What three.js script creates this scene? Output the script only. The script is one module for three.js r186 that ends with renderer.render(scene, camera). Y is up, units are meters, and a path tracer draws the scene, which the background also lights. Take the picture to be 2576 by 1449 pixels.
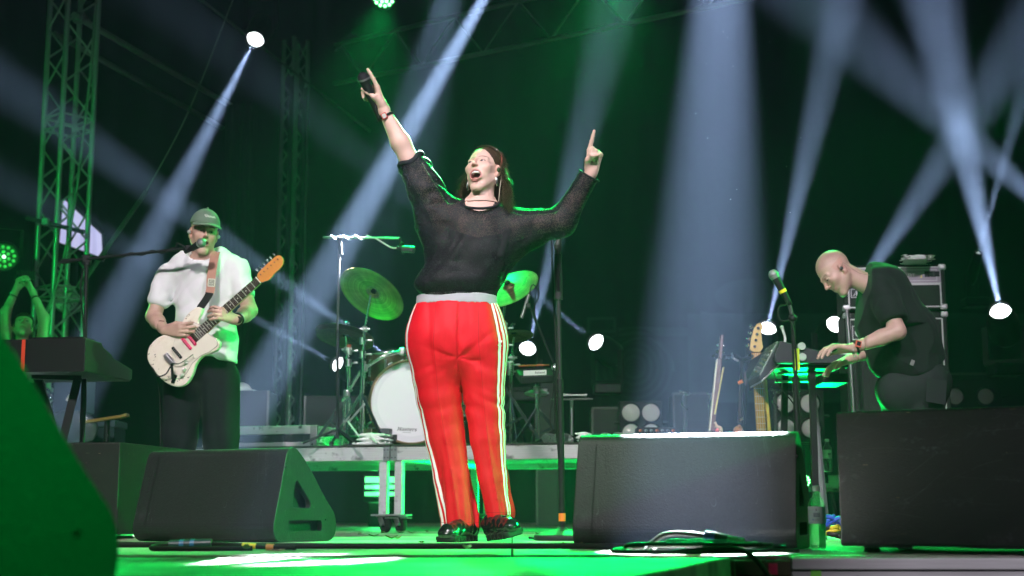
import * as THREE from 'three';
import { RoundedBoxGeometry } from 'three/addons/geometries/RoundedBoxGeometry.js';
import { mergeGeometries, mergeVertices } from 'three/addons/utils/BufferGeometryUtils.js';

// ---------- camera ----------
const F = 3565, CX = 1288, CY = 724.5, HOR = 1289, EYE = 0.125;      // the survey: focal length and horizon of a 2576-wide view
const pitch = Math.atan((HOR - CY) / F);
const scene = new THREE.Scene();
const camera = new THREE.PerspectiveCamera(2 * Math.atan(CY / F) * 180 / Math.PI, 1024 / 576, 0.05, 200);
camera.position.set(0, EYE, 0); camera.rotation.x = pitch;
camera.focus = 6.4; camera.userData.fStop = 2.8;
scene.add(camera);

// ---------- night sky and haze ----------
scene.background = new THREE.Color(0.0003, 0.0005, 0.0006);
scene.fog = new THREE.FogExp2(new THREE.Color().setRGB(0.48, 0.63, 1.0), 0.0036);

const renderer = new THREE.WebGLRenderer();
renderer.toneMapping = THREE.LinearToneMapping;
renderer.toneMappingExposure = 1;
renderer.shadowMap.enabled = true;

// ---------- small helpers ----------
const V = (x, y, z) => new THREE.Vector3(x, y, z);
const lerp = (a, b, t) => a + (b - a) * t, clamp = (x, a = 0, b = 1) => Math.min(b, Math.max(a, x));
const sstep = (a, b, x) => { const t = clamp((x - a) / (b - a)); return t * t * (3 - 2 * t); };
function P(u, v, D) {                                                  // a surveyed sight line, taken at a distance of D metres
  const s = Math.sin(pitch), c = Math.cos(pitch), x = (u - CX) / F, y = (CY - v) / F, d = V(x, s + c * y, -c + s * y);
  return d.multiplyScalar(-D / d.z).add(V(0, EYE, 0));
}
let seed = 7;
const rnd = () => { seed = (seed * 1664525 + 1013904223) >>> 0; return seed / 4294967296; };
const rr = (a, b) => a + (b - a) * rnd();
const hash3 = (x, y, z) => { let h = Math.imul(x, 374761393) ^ Math.imul(y, 668265263) ^ Math.imul(z, 2147483647 ^ 1274126177); h = Math.imul(h ^ (h >>> 13), 1274126177); return ((h ^ (h >>> 16)) >>> 0) / 4294967296; };
function noise3(x, y, z) {
  const ix = Math.floor(x), iy = Math.floor(y), iz = Math.floor(z), fx = x - ix, fy = y - iy, fz = z - iz;
  const u = fx * fx * (3 - 2 * fx), v = fy * fy * (3 - 2 * fy), w = fz * fz * (3 - 2 * fz);
  const h = (a, b, c) => hash3(ix + a, iy + b, iz + c);
  return lerp(lerp(lerp(h(0, 0, 0), h(1, 0, 0), u), lerp(h(0, 1, 0), h(1, 1, 0), u), v), lerp(lerp(h(0, 0, 1), h(1, 0, 1), u), lerp(h(0, 1, 1), h(1, 1, 1), u), v), w);
}
const fbm = (x, y, z, o = 4) => { let s = 0, a = 0.5; for (let i = 0; i < o; i++) { s += a * noise3(x, y, z); x = x * 2.03 + 7.1; y = y * 2.03 + 3.7; z = z * 2.03 + 1.3; a *= 0.5; } return s / (1 - Math.pow(0.5, o)); };
// tiling value noise for textures
const tnoise = (x, y, n, s = 0) => { x = ((x % n) + n) % n; y = ((y % n) + n) % n; const ix = Math.floor(x), iy = Math.floor(y), fx = x - ix, fy = y - iy, u = fx * fx * (3 - 2 * fx), v = fy * fy * (3 - 2 * fy), h = (a, b) => hash3((ix + a) % n, (iy + b) % n, s); return lerp(lerp(h(0, 0), h(1, 0), u), lerp(h(0, 1), h(1, 1), u), v); };
const tfbm = (x, y, n, o = 4, s = 0) => { let r = 0, a = 0.5; for (let i = 0; i < o; i++) { r += a * tnoise(x * n, y * n, n, s + i); n *= 2; a *= 0.5; } return r / (1 - Math.pow(0.5, o)); };

function tex(n, fn, srgb = false, rep = 1) {                          // fn(u, v) -> [r, g, b] or a number, 0..1
  const d = new Uint8Array(n * n * 4);
  for (let j = 0; j < n; j++) for (let i = 0; i < n; i++) {
    const c = fn(i / n, j / n), o = (j * n + i) * 4;
    for (let k = 0; k < 3; k++) d[o + k] = 255 * clamp(c.length ? c[k] : c);
    d[o + 3] = 255;
  }
  const t = new THREE.DataTexture(d, n, n); t.wrapS = t.wrapT = THREE.RepeatWrapping; t.magFilter = THREE.LinearFilter;
  if (srgb) t.colorSpace = THREE.SRGBColorSpace;
  t.repeat.set(rep, rep); t.needsUpdate = true; return t;
}
function canvasTex(w, h, draw) {
  const c = document.createElement('canvas'); c.width = w; c.height = h; draw(c.getContext('2d'), w, h);
  const t = new THREE.CanvasTexture(c); t.colorSpace = THREE.SRGBColorSpace; t.wrapS = t.wrapT = THREE.ClampToEdgeWrapping; return t;
}
const lin = (r, g, b) => new THREE.Color().setRGB(r, g, b);
function mat(c, rough = 0.7, metal = 0, more = {}) { const k = c instanceof THREE.Color ? c : new THREE.Color(c); return new THREE.MeshPhysicalMaterial({ color: k, roughness: rough, metalness: metal, specularIntensity: rough > 0.4 && k.g < 0.06 ? 0.4 : 1, ...more }); }   // matt black things hardly shine

const used = {};
function uname(n) { if (!(n in used)) { used[n] = 0; return n; } used[n]++; return n + '_' + String(used[n]).padStart(3, '0'); }
function tag(o, label, category, group, kind) { if (label) o.userData.label = label; if (category) o.userData.category = category; if (group) o.userData.group = group; if (kind) o.userData.kind = kind; return o; }
function thing(name, label, category, pos = V(0, 0, 0), turn = 0, group) {
  const o = new THREE.Group(); o.name = uname(name); o.position.copy(pos); o.rotation.y = turn; scene.add(o);
  return tag(o, label, category, group);
}
function part(parent, name, geo, m, label) {                          // geometry in the parent's own axes
  const o = new THREE.Mesh(geo, m); o.name = name; o.castShadow = o.receiveShadow = true; parent.add(o); if (label) o.userData.label = label; return o;
}
function wpart(parent, name, geo, m, label) {                         // geometry given in world axes, for a thing that is not turned
  parent.updateWorldMatrix(true, false); const g = geo.clone(); g.applyMatrix4(parent.matrixWorld.clone().invert()); return part(parent, name, g, m, label);
}
function struct(name, geo, m, parent) { const o = new THREE.Mesh(geo, m); o.name = parent ? name : uname(name); o.castShadow = o.receiveShadow = true; (parent || scene).add(o); if (!parent) o.userData.kind = 'structure'; return o; }
const T = (g, x = 0, y = 0, z = 0) => g.translate(x, y, z);
const box = (w, h, d, x = 0, y = 0, z = 0) => T(new THREE.BoxGeometry(w, h, d), x, y, z);
const rbox = (w, h, d, r = 0.005, x = 0, y = 0, z = 0, s = 2) => T(new RoundedBoxGeometry(w, h, d, s, Math.min(r, w / 2.01, h / 2.01, d / 2.01)), x, y, z);
const cyl = (r1, r2, h, seg = 20, x = 0, y = 0, z = 0, open = false) => T(new THREE.CylinderGeometry(r2, r1, h, seg, 1, open), x, y, z);   // r1 below, r2 above
const sph = (r, x = 0, y = 0, z = 0, s = 16) => T(new THREE.SphereGeometry(r, s, Math.ceil(s * 0.7)), x, y, z);
function bar(a, b, r, r2 = r, seg = 10) {                             // a round bar between two points
  const d = b.clone().sub(a), g = new THREE.CylinderGeometry(r2, r, d.length(), seg, 1);
  g.applyQuaternion(new THREE.Quaternion().setFromUnitVectors(V(0, 1, 0), d.clone().normalize())); return T(g, (a.x + b.x) / 2, (a.y + b.y) / 2, (a.z + b.z) / 2);
}
function beam(a, b, w, h, up = V(0, 1, 0)) {                          // a square bar between two points
  const d = b.clone().sub(a), z = d.clone().normalize(), x = up.clone().cross(z); if (x.lengthSq() < 1e-6) x.set(1, 0, 0); x.normalize(); const y = z.clone().cross(x);
  const g = rbox(w, h, d.length(), Math.min(w, h) * 0.08); g.applyMatrix4(new THREE.Matrix4().makeBasis(x, y, z)); return T(g, (a.x + b.x) / 2, (a.y + b.y) / 2, (a.z + b.z) / 2);
}
const hose = (pts, r, seg = pts.length * 8, rad = 7, closed = false) => new THREE.TubeGeometry(new THREE.CatmullRomCurve3(pts, closed, 'centripetal'), seg, r, rad, closed);
const lathe = (pts, seg = 32) => new THREE.LatheGeometry(pts.map(([x, y]) => new THREE.Vector2(x, y)), seg);
const rot = (g, x = 0, y = 0, z = 0) => g.applyMatrix4(new THREE.Matrix4().makeRotationFromEuler(new THREE.Euler(x, y, z)));
const orient = (g, from, dir) => g.applyQuaternion(new THREE.Quaternion().setFromUnitVectors(from, dir.clone().normalize()));
function join(list) {
  const l = list.map((g) => { const c = g.index ? g.toNonIndexed() : g.clone(); for (const k of Object.keys(c.attributes)) if (!['position', 'normal', 'uv'].includes(k)) c.deleteAttribute(k); if (!c.attributes.uv) c.setAttribute('uv', new THREE.BufferAttribute(new Float32Array(c.attributes.position.count * 2), 2)); return c; });
  return mergeGeometries(l);
}
function shapeOf(pts, holes = []) { const s = new THREE.Shape(pts.map(([x, y]) => new THREE.Vector2(x, y))); for (const h of holes) s.holes.push(new THREE.Path(h.map(([x, y]) => new THREE.Vector2(x, y)))); return s; }
function slab(pts, depth, bevel = 0.003, holes = [], curve = 6) { return new THREE.ExtrudeGeometry(shapeOf(pts, holes), { depth, bevelEnabled: bevel > 0, bevelThickness: bevel, bevelSize: bevel, bevelOffset: -bevel, bevelSegments: 2, curveSegments: curve }); }
function roundPoly(pts, radii, n = 6) {                               // a polygon with rounded corners
  const out = [];
  pts.forEach((p, i) => {
    const a = pts[(i + pts.length - 1) % pts.length], b = pts[(i + 1) % pts.length], r = Array.isArray(radii) ? radii[i] : radii;
    const la = Math.hypot(a[0] - p[0], a[1] - p[1]), lb = Math.hypot(b[0] - p[0], b[1] - p[1]), k = Math.min(r, la / 2.01, lb / 2.01);
    const s = [p[0] + (a[0] - p[0]) / la * k, p[1] + (a[1] - p[1]) / la * k], e = [p[0] + (b[0] - p[0]) / lb * k, p[1] + (b[1] - p[1]) / lb * k];
    for (let j = 0; j <= n; j++) { const t = j / n, q = 1 - t; out.push([q * q * s[0] + 2 * q * t * p[0] + t * t * e[0], q * q * s[1] + 2 * q * t * p[1] + t * t * e[1]]); }
  });
  return out;
}
function uvBox(g, s = 1) {                                             // uv in metres by the dominant axis of each normal
  const p = g.attributes.position, n = g.attributes.normal, uv = new Float32Array(p.count * 2);
  for (let i = 0; i < p.count; i++) { const ax = Math.abs(n.getX(i)), ay = Math.abs(n.getY(i)), az = Math.abs(n.getZ(i)), x = p.getX(i), y = p.getY(i), z = p.getZ(i);
    const [a, b] = ay >= ax && ay >= az ? [x, z] : ax >= az ? [z, y] : [x, y]; uv[i * 2] = a * s; uv[i * 2 + 1] = b * s; }
  g.setAttribute('uv', new THREE.BufferAttribute(uv, 2)); return g;
}
// ---------- lamps ----------
const WHITE = lin(0.86, 0.94, 1.0), GREEN = lin(0.0, 1.0, 0.12), WARM = lin(1.0, 0.9, 0.93);
const housingM = mat(0x0c0c0d, 0.5), lampYokeM = mat(0x101012, 0.45);
function spot(parent, pos, target, color, I, deg, R, pen) {           // a lamp's own light, inside its glowing lens
  const l = new THREE.SpotLight(color, I, 0, deg * Math.PI / 180, pen, 2); l.name = 'lamp'; l.castShadow = true; l.shadow.radius = R / 0.02; l.shadow.mapSize.set(1024, 1024);
  parent.worldToLocal(l.position.copy(pos)); parent.worldToLocal(l.target.position.copy(target)); parent.add(l, l.target); return l;
}
function movingHead(label, pos, target, { color = WHITE, I = 9000, deg = 3, R = 0.075, pen = 0.75, glow = 9, group = 'white moving head lamps', floor = true, category = 'stage light', name = 'moving_head_light' } = {}) {
  const d = target.clone().sub(pos).normalize(), o = thing(name, label, category, pos, 0, group); o.updateWorldMatrix(true, false);
  const q = (g) => orient(g, V(0, 1, 0), d);
  part(o, 'lens', q(T(lathe([[0, 0.016], [R * 0.6, 0.013], [R * 0.95, 0.002], [R, -0.012], [R * 0.9, -0.016], [0, -0.016]], 28))), mat(0xffffff, 0.2, 0, { emissive: color.clone().lerp(lin(1, 1, 1), 0.55), emissiveIntensity: glow }));
  part(o, 'head', q(T(lathe([[R * 1.02, 0.03], [R * 1.2, 0.03], [R * 1.25, -0.05], [R * 1.5, -0.12], [R * 1.55, -0.3], [R * 1.1, -0.37], [0, -0.38]], 24))), housingM);
  const s = V(0, 1, 0).cross(d); if (s.lengthSq() < 1e-4) s.set(1, 0, 0); s.normalize();
  const c = d.clone().multiplyScalar(-0.2), k = floor ? -1 : 1, y = V(0, k * 0.3, 0);
  part(o, 'yoke', join([1, -1].map((e) => beam(c.clone().addScaledVector(s, e * R * 1.8), c.clone().addScaledVector(s, e * R * 1.8).add(y), 0.05, 0.03, d)).concat(beam(c.clone().addScaledVector(s, R * 2).add(y), c.clone().addScaledVector(s, -R * 2).add(y), 0.06, 0.05))), lampYokeM);
  part(o, 'base', rbox(0.26, 0.1, 0.24, 0.02, c.x, c.y + k * 0.36, c.z), lampYokeM);
  spot(o, pos, target, color, I, deg, 0.014, pen); return o;
}
// seven beams from the back of the stage
movingHead('bright white lamp behind the drum stands, beam rising right past the mic stand', P(1327, 878, 13), P(1552, 0, 8.4), { pen: 0.95, I: 13000, deg: 2.5, group: undefined });
movingHead('bright white lamp right of the central mic stand, beam slanting up to the left', P(1501, 862, 13), P(700, 230, 9.4), { pen: 0.95, I: 4800, deg: 2.4, R: 0.08, group: undefined });
movingHead('bright white lamp behind the bass headstock, beam rising right', P(1930, 828, 12), P(2120, 0, 8.9), { pen: 0.95, I: 15000, deg: 3.0, group: undefined });
movingHead('bright white lamp just left of the amplifier stack', P(2101, 817, 12.4), P(2440, 300, 8.8), { pen: 0.95, I: 15000, deg: 2.6, R: 0.078, group: undefined });
movingHead('bright white lamp at the far right, beam rising steeply left', P(2517, 785, 11.5), P(2370, 120, 9.2), { pen: 0.95, I: 19000, deg: 4.0, R: 0.085, group: undefined });
movingHead('white lamp peeking out behind the bass drum, beam slanting up left', P(984, 902, 12.2), P(560, 600, 10.6), { pen: 0.95, I: 9000, deg: 3.0, R: 0.075, group: undefined });
movingHead('white lamp half hidden behind the low left cymbal stand', P(852, 917, 13), P(480, 715, 11.5), { pen: 0.95, I: 5000, deg: 2.8, R: 0.07, group: undefined });
movingHead('white lamp hung high on the left, beam falling to lower left', P(643, 98, 12), P(228, 900, 8.6), { I: 25000, deg: 2.4, R: 0.075, pen: 0.9, floor: false, group: undefined });
// hung above the picture's upper edge
movingHead('narrow white beam lamp on the roof truss above the singer', P(1372, -275, 10.9), P(872, 600, 9.05), { I: 105000, deg: 2.0, R: 0.08, pen: 0.95, floor: false, group: undefined });
movingHead('white lamp above the singer aimed at the floor before the left monitor', P(1208, -300, 11.6), V(-0.62, 0, -3.95), { I: 11000, deg: 2.0, R: 0.09, pen: 0.6, floor: false, group: undefined });
movingHead('white lamp above the guitar rack aimed at the right monitor', P(1850, -820, 12.6), V(0.66, 0.36, -5.0), { I: 125000, deg: 1.6, R: 0.11, pen: 0.7, floor: false, group: undefined });
movingHead('white lamp beyond the right edge, beam rising to upper left', P(2760, 640, 12), P(2380, 300, 10.5), { pen: 1, I: 8000, deg: 4.5, R: 0.08, group: undefined });
movingHead('white lamp beyond the right edge with a steep beam', P(2460, 640, 15.2), P(2640, 0, 13.4), { pen: 1, I: 7000, deg: 3.6, R: 0.04, group: undefined, glow: 0.6 });

function ledPar(label, pos, target, { color = GREEN, I = 600, deg = 22, R = 0.1, pen = 0.9, glow = 5, centre = glow, group, category = 'stage light' } = {}) {
  const d = target.clone().sub(pos).normalize(), o = thing('led_wash_light', label, category, pos, 0, group); o.updateWorldMatrix(true, false);
  const q = (g) => orient(g, V(0, 1, 0), d), lensM = mat(lin(0.25, 0.9, 0.35), 0.25, 0, { emissive: color.clone().lerp(lin(0.5, 1, 0.6), 0.4), emissiveIntensity: glow });
  part(o, 'front_plate', q(T(lathe([[0, -0.006], [R, -0.006], [R, -0.02], [0, -0.02]], 30))), mat(lin(0.02, 0.09, 0.035), 0.4));
  const lens = T(lathe([[0, 0.008], [R * 0.1, 0.006], [R * 0.135, -0.006]], 12));
  for (const [n, rad] of [[1, 0], [6, 0.36], [12, 0.72]]) for (let i = 0; i < n; i++) { const a = i / n * Math.PI * 2; part(o, 'lens', q(lens.clone().translate(Math.cos(a) * rad * R, 0, Math.sin(a) * rad * R)), n === 1 && centre !== glow ? mat(lin(0.5, 1, 0.6), 0.25, 0, { emissive: lin(0.4, 1, 0.5), emissiveIntensity: centre }) : lensM); }
  part(o, 'body', q(T(lathe([[R * 1.02, 0.012], [R * 1.1, 0.012], [R * 1.12, -0.06], [R * 0.95, -0.16], [0, -0.17]], 28))), housingM);
  const s = V(0, 1, 0).cross(d).normalize(), c = d.clone().multiplyScalar(-0.07), y = V(0, 0.24, 0);
  part(o, 'yoke', join([1, -1].map((e) => beam(c.clone().addScaledVector(s, e * R * 1.2), c.clone().addScaledVector(s, e * R * 1.2).add(y), 0.03, 0.008, d)).concat(beam(c.clone().addScaledVector(s, R * 1.2).add(y), c.clone().addScaledVector(s, -R * 1.2).add(y), 0.03, 0.008))), lampYokeM);
  spot(o, pos.clone().addScaledVector(d, 0.03), target, color, I, deg, R * 0.7, pen); return o;
}
ledPar('round green lamp with many lenses at the top edge, left of the singer', P(965, -4, 11.2), P(860, 620, 9.4), { I: 260, deg: 24, R: 0.105, glow: 7 });
ledPar('green lamp of many lenses at the left edge beside the truss tower', P(10, 646, 11.8), P(80, 800, 7), { I: 40, deg: 20, R: 0.115, glow: 0.14, centre: 4 });
// green wash lamps outside the picture
ledPar('green wash lamp above the picture at the back of the stage', P(1560, -45, 12.8), V(-0.05, 1.0, -6.2), { I: 480, deg: 15, R: 0.12 });
ledPar('green lamp close above the picture, lighting the singer from behind', P(1620, -90, 9.6), V(0.0, 1.45, -6.25), { I: 330, deg: 9, R: 0.11 });
ledPar('green lamp close above the picture on the left, lighting the singer from behind', P(1090, -110, 9.4), V(-0.15, 1.5, -6.25), { I: 150, deg: 8, R: 0.11 });
ledPar('green wash lamp above the picture behind the keyboard player', P(1990, -220, 12.5), V(2.1, 1.2, -7.7), { I: 330, deg: 7, R: 0.12 });
ledPar('green wash lamp right of the stage front, turned along the monitors', V(4.2, 1.6, -3.5), V(-0.4, 0.12, -5.75), { I: 430, deg: 8.5, R: 0.1 });
ledPar('green wash lamp right of the photographer, turned to the near monitor', V(3.6, 1.2, -2.5), V(-0.66, 0.22, -1.95), { I: 48, deg: 7, R: 0.1 });
ledPar('green wash lamp at the back right, turned to the guitarist', V(4.6, 3.2, -9.4), V(-1.7, 0.9, -7.9), { I: 210, deg: 9, R: 0.1 });
ledPar('green wash lamp above the right wing, turned to the centre floor', V(4.4, 3.6, -7.2), V(0.0, 0, -5.7), { I: 200, deg: 13, R: 0.12 });
ledPar('green wash lamp high on the right, turned down to the thrust', V(2.6, 4.4, -4.4), V(-0.2, 0, -3.3), { I: 40, deg: 21, R: 0.12 });
ledPar('green wash lamp left of the picture, turned to the truss tower', V(-4.4, 2.6, -8.2), V(-4.15, 2.6, -12.3), { I: 24, deg: 30, R: 0.1 });
// the front truss over the stage edge
function frontLamp(label, pos, target, I, deg, color) {
  const o = thing('front_spotlight', label, 'stage light', pos), d = target.clone().sub(pos).normalize(); o.updateWorldMatrix(true, false);
  const q = (g) => orient(g, V(0, 1, 0), d);
  part(o, 'lens', q(T(lathe([[0, 0.02], [0.1, 0.015], [0.16, 0], [0.16, -0.01], [0, -0.01]], 28))), mat(0xffffff, 0.2, 0, { emissive: WARM, emissiveIntensity: 5 }));
  part(o, 'housing', q(T(lathe([[0.165, 0.03], [0.18, 0.03], [0.18, -0.5], [0.12, -0.6], [0, -0.6]], 24))), housingM);
  part(o, 'hanger', bar(V(0, 0.1, 0.1), V(0, 0.7, 0.1), 0.02), lampYokeM);
  spot(o, pos, target, color, I, deg, 0.16, 0.5);
}
frontLamp('front spotlight on the left of the front truss', V(-2.2, 5.0, -0.9), V(-0.7, 1.1, -6.9), 190, 24, WARM);
frontLamp('front spotlight on the right of the front truss', V(2.2, 5.2, -0.9), V(0.5, 1.0, -8.4), 120, 22, lin(0.95, 0.88, 1));
frontLamp('short front spotlight over the right stage edge', V(2.6, 2.4, 2.6), V(1.75, -0.1, -4.2), 75, 8, lin(0.95, 0.9, 1));
// ---------- surface materials ----------
const speckT = tex(512, (u, v) => 0.5 + 0.9 * (tfbm(u, v, 128, 2, 3) - 0.5) + 0.5 * (tfbm(u, v, 48, 2, 9) - 0.5));
speckT.repeat.set(3.2, 3.2);
const wedgeT = tex(1024, (u, v) => { let c = 0.150 + 0.02 * (tfbm(u, v, 7, 5, 3) - 0.5) + 0.03 * (tfbm(u, v, 200, 2, 7) - 0.5); const k = tnoise(u * 300, v * 300, 300, 9), z = tfbm(u, v, 9, 4, 33); if (k > 0.985) c += 0.22; if (z > 0.7) c += (z - 0.7) * 0.35; const sc = Math.abs(tnoise(u * 40 + v * 9, v * 3, 120, 5) - 0.5); if (sc < 0.004 && z > 0.55) c += 0.1; return [c, c, c * 1.06]; }, true);
const wedgeM = mat(0xffffff, 0.45, 0, { map: wedgeT, specularIntensity: 0.4, bumpMap: speckT, bumpScale: 0.0008 });
const dirtT = tex(1024, (u, v) => {
  let c = 0.58 + 0.34 * (tfbm(u, v, 5, 6, 1) - 0.5) + 0.16 * (tfbm(u, v, 60, 3, 5) - 0.5) + 0.10 * (tnoise(u * 6, v * 90, 90, 17) - 0.5);
  const st = tfbm(u, v * 0.5, 10, 4, 21); if (st > 0.58) c -= (st - 0.58) * 1.3;
  const sp = tnoise(u * 220, v * 220, 220, 4); if (sp > 0.93) c -= 0.16;
  return [c * 1.02, c * 0.985, c * 0.92];
}, true);
const floorRough = tex(512, (u, v) => 0.34 + 0.5 * tfbm(u, v, 8, 5, 31));
const floorM = mat(0xffffff, 1.0, 0, { map: dirtT, roughnessMap: floorRough, bumpMap: speckT, bumpScale: 0.0006 });
const scuffT = tex(512, (u, v) => {
  let c = 0.80 + 0.10 * (tfbm(u, v, 6, 5, 2) - 0.5) + 0.06 * (tnoise(u * 8, v * 256, 256, 6) - 0.5);
  const k = tfbm(u, v, 24, 4, 12), a = tfbm(u, v, 5, 3, 40); if (k > 0.6 && a > 0.5) c -= (k - 0.6) * 1.5; const q = tnoise(u * 140, v * 50, 50 * 14, 15); if (q > 0.965 && a > 0.45) c -= 0.22;
  return [c, c * 0.985, c * 0.99];
}, true);
const aluM = mat(lin(0.8, 0.79, 0.82), 0.42, 0.18, { map: scuffT });
const steelM = mat(lin(0.42, 0.42, 0.44), 0.4, 0.7, { map: scuffT });
const chromeM = mat(lin(0.82, 0.82, 0.84), 0.14, 1.0);
const chromeDullM = mat(lin(0.6, 0.6, 0.62), 0.28, 1.0);
const blackM = mat(lin(0.014, 0.014, 0.016), 0.5);
const blackGlossM = mat(lin(0.012, 0.012, 0.013), 0.22);
const rubberM = mat(lin(0.012, 0.012, 0.012), 0.75);
const darkClothM = mat(lin(0.008, 0.008, 0.009), 0.95);
const plyM = mat(lin(0.03, 0.028, 0.025), 0.7);
const truss_M = mat(lin(0.45, 0.45, 0.46), 0.38, 0.65);
const woodEdgeM = mat(lin(0.10, 0.065, 0.045), 0.7);

// ---------- ground, stage deck ----------
struct('ground', box(80, 0.1, 80, 0, -1.45, -12), mat(lin(0.02, 0.021, 0.02), 0.9));
{
  const fl = struct('stage_floor', box(17, 0.1, 14.6, 0, -0.09, -11.95), mat(lin(0.02, 0.02, 0.02), 0.8));
  fl.position.set(0, 0, 0);
  const gvar = [0, 1, 2].map((k) => uvBox(rbox(1.994, 0.04, 0.994, 0.003), 0.37).translate(0, 0, 0));
  gvar.forEach((g, k) => { const uv = g.attributes.uv; for (let i = 0; i < uv.count; i++) uv.setXY(i, uv.getX(i) + k * 0.33, uv.getY(i) + k * 0.21); });
  for (let r = 0; r < 14; r++) for (let c = 0; c < 8; c++) {
    const z = -4.75 - r - 0.05, x = -7 + c * 2 + (r % 2 ? 0 : 0);
    if (Math.abs(x) > 8) continue;
    const o = struct('deck_panel', gvar[(r * 3 + c) % 3], floorM, fl); o.position.set(x, -0.02 - (r * 7 + c * 3) % 4 * 0.0004, z);
  }
}
{ // the thrust that runs towards the crowd, its right side slanting
  const pts = [[0.615, -4.06], [0.06, -2.3], [-0.19, -1.5], [-5, -1.5], [-7, -4.06]];
  const g = slab(pts.map(([x, z]) => [x, -z]), 0.05, 0.004); g.rotateX(-Math.PI / 2); g.translate(0, -0.054, 0); uvBox(g, 0.37);
  const th = struct('thrust_stage', g, floorM);
  const A = V(0.6, -0.14, -4.06), B = V(-0.2, -0.14, -1.5), n = V(B.z - A.z, 0, A.x - B.x).normalize();
  const rail = uvBox(beam(A, B, 0.03, 0.17)); struct('edge_rail', rail, mat(lin(0.42, 0.42, 0.4), 0.5, 0.3, { map: scuffT }), th);
  const lip = uvBox(beam(A.clone().add(V(0.018, 0.045, 0.004)), B.clone().add(V(0.018, 0.045, 0.004)), 0.02, 0.02)); struct('rail_lip', lip, aluM, th);
  const rail2 = uvBox(beam(V(-0.21, -0.14, -1.51), V(-4.98, -0.14, -1.51), 0.03, 0.17)); struct('edge_rail', rail2, aluM, th);
  for (const x of [0.3, -1.5, -3.5]) struct('support_leg', box(0.06, 1.2, 0.06, x, -0.83, -3.6), steelM, th);
}
struct('seam_strip', rbox(7.5, 0.05, 0.17, 0.006, -3.12, -0.032, -4.155), woodEdgeM);
{ // right front: aluminium fascia and the open bay beside the thrust
  const f = struct('stage_fascia', uvBox(rbox(5.0, 0.035, 0.06, 0.004, 3.31, -0.022, -4.21)), aluM);
  struct('fascia_profile', uvBox(rbox(5.0, 0.21, 0.045, 0.004, 3.312, -0.146, -4.222)), aluM, f);
  struct('fascia_groove', box(4.98, 0.006, 0.004, 3.31, -0.083, -4.1985), mat(lin(0.03, 0.03, 0.03), 0.8), f);
  struct('fascia_groove', box(4.98, 0.004, 0.004, 3.31, -0.042, -4.1985), mat(lin(0.05, 0.05, 0.05), 0.8), f);
  struct('stage_skin', uvBox(rbox(6.0, 0.04, 0.5, 0.004, 3.6, -0.0205, -4.47)), floorM, f);
}
{
  const o = thing('wooden_beam', 'brown wooden board edge bridging the gap in the stage front', 'board', V(0.71, -0.03, -4.22));
  part(o, 'plank', rbox(0.2, 0.045, 0.06, 0.004, 0, -0.005, 0), woodEdgeM);
  const s = thing('scaffold_frame', 'dark scaffold frame seen through the gap below the stage front', 'scaffold', V(0.73, -1.4, -4.5));
  for (const [x, w] of [[-0.07, 0.012], [0.0, 0.009], [0.035, 0.012], [0.09, 0.009]]) part(s, 'upright', box(w, 1.3, 0.02, x, 0.66, 0), steelM);
  for (const y of [1.335, 1.29, 1.25]) part(s, 'crossbar', box(0.2, 0.008, 0.014, 0, y, 0.012), steelM);
  part(s, 'back_panel', box(0.3, 1.3, 0.02, 0, 0.65, -0.2), blackM);
}
function tape(name, label, geo, c, parent, e) { const o = struct(name, geo, mat(c, 0.55)); delete o.userData.kind; return tag(o, label, 'tape'); }
tape('pink_tape', 'pink tape hanging on the wooden board edge', join([box(0.026, 0.032, 0.002, 0.757, -0.037, -4.186), box(0.026, 0.002, 0.03, 0.757, -0.006, -4.2)]), lin(0.9, 0.02, 0.16));
tape('green_tape', 'lime green tape strip down the metal stage fascia', box(0.03, 0.2, 0.002, 0.883, -0.105, -4.196), lin(0.24, 0.85, 0.08));

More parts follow.
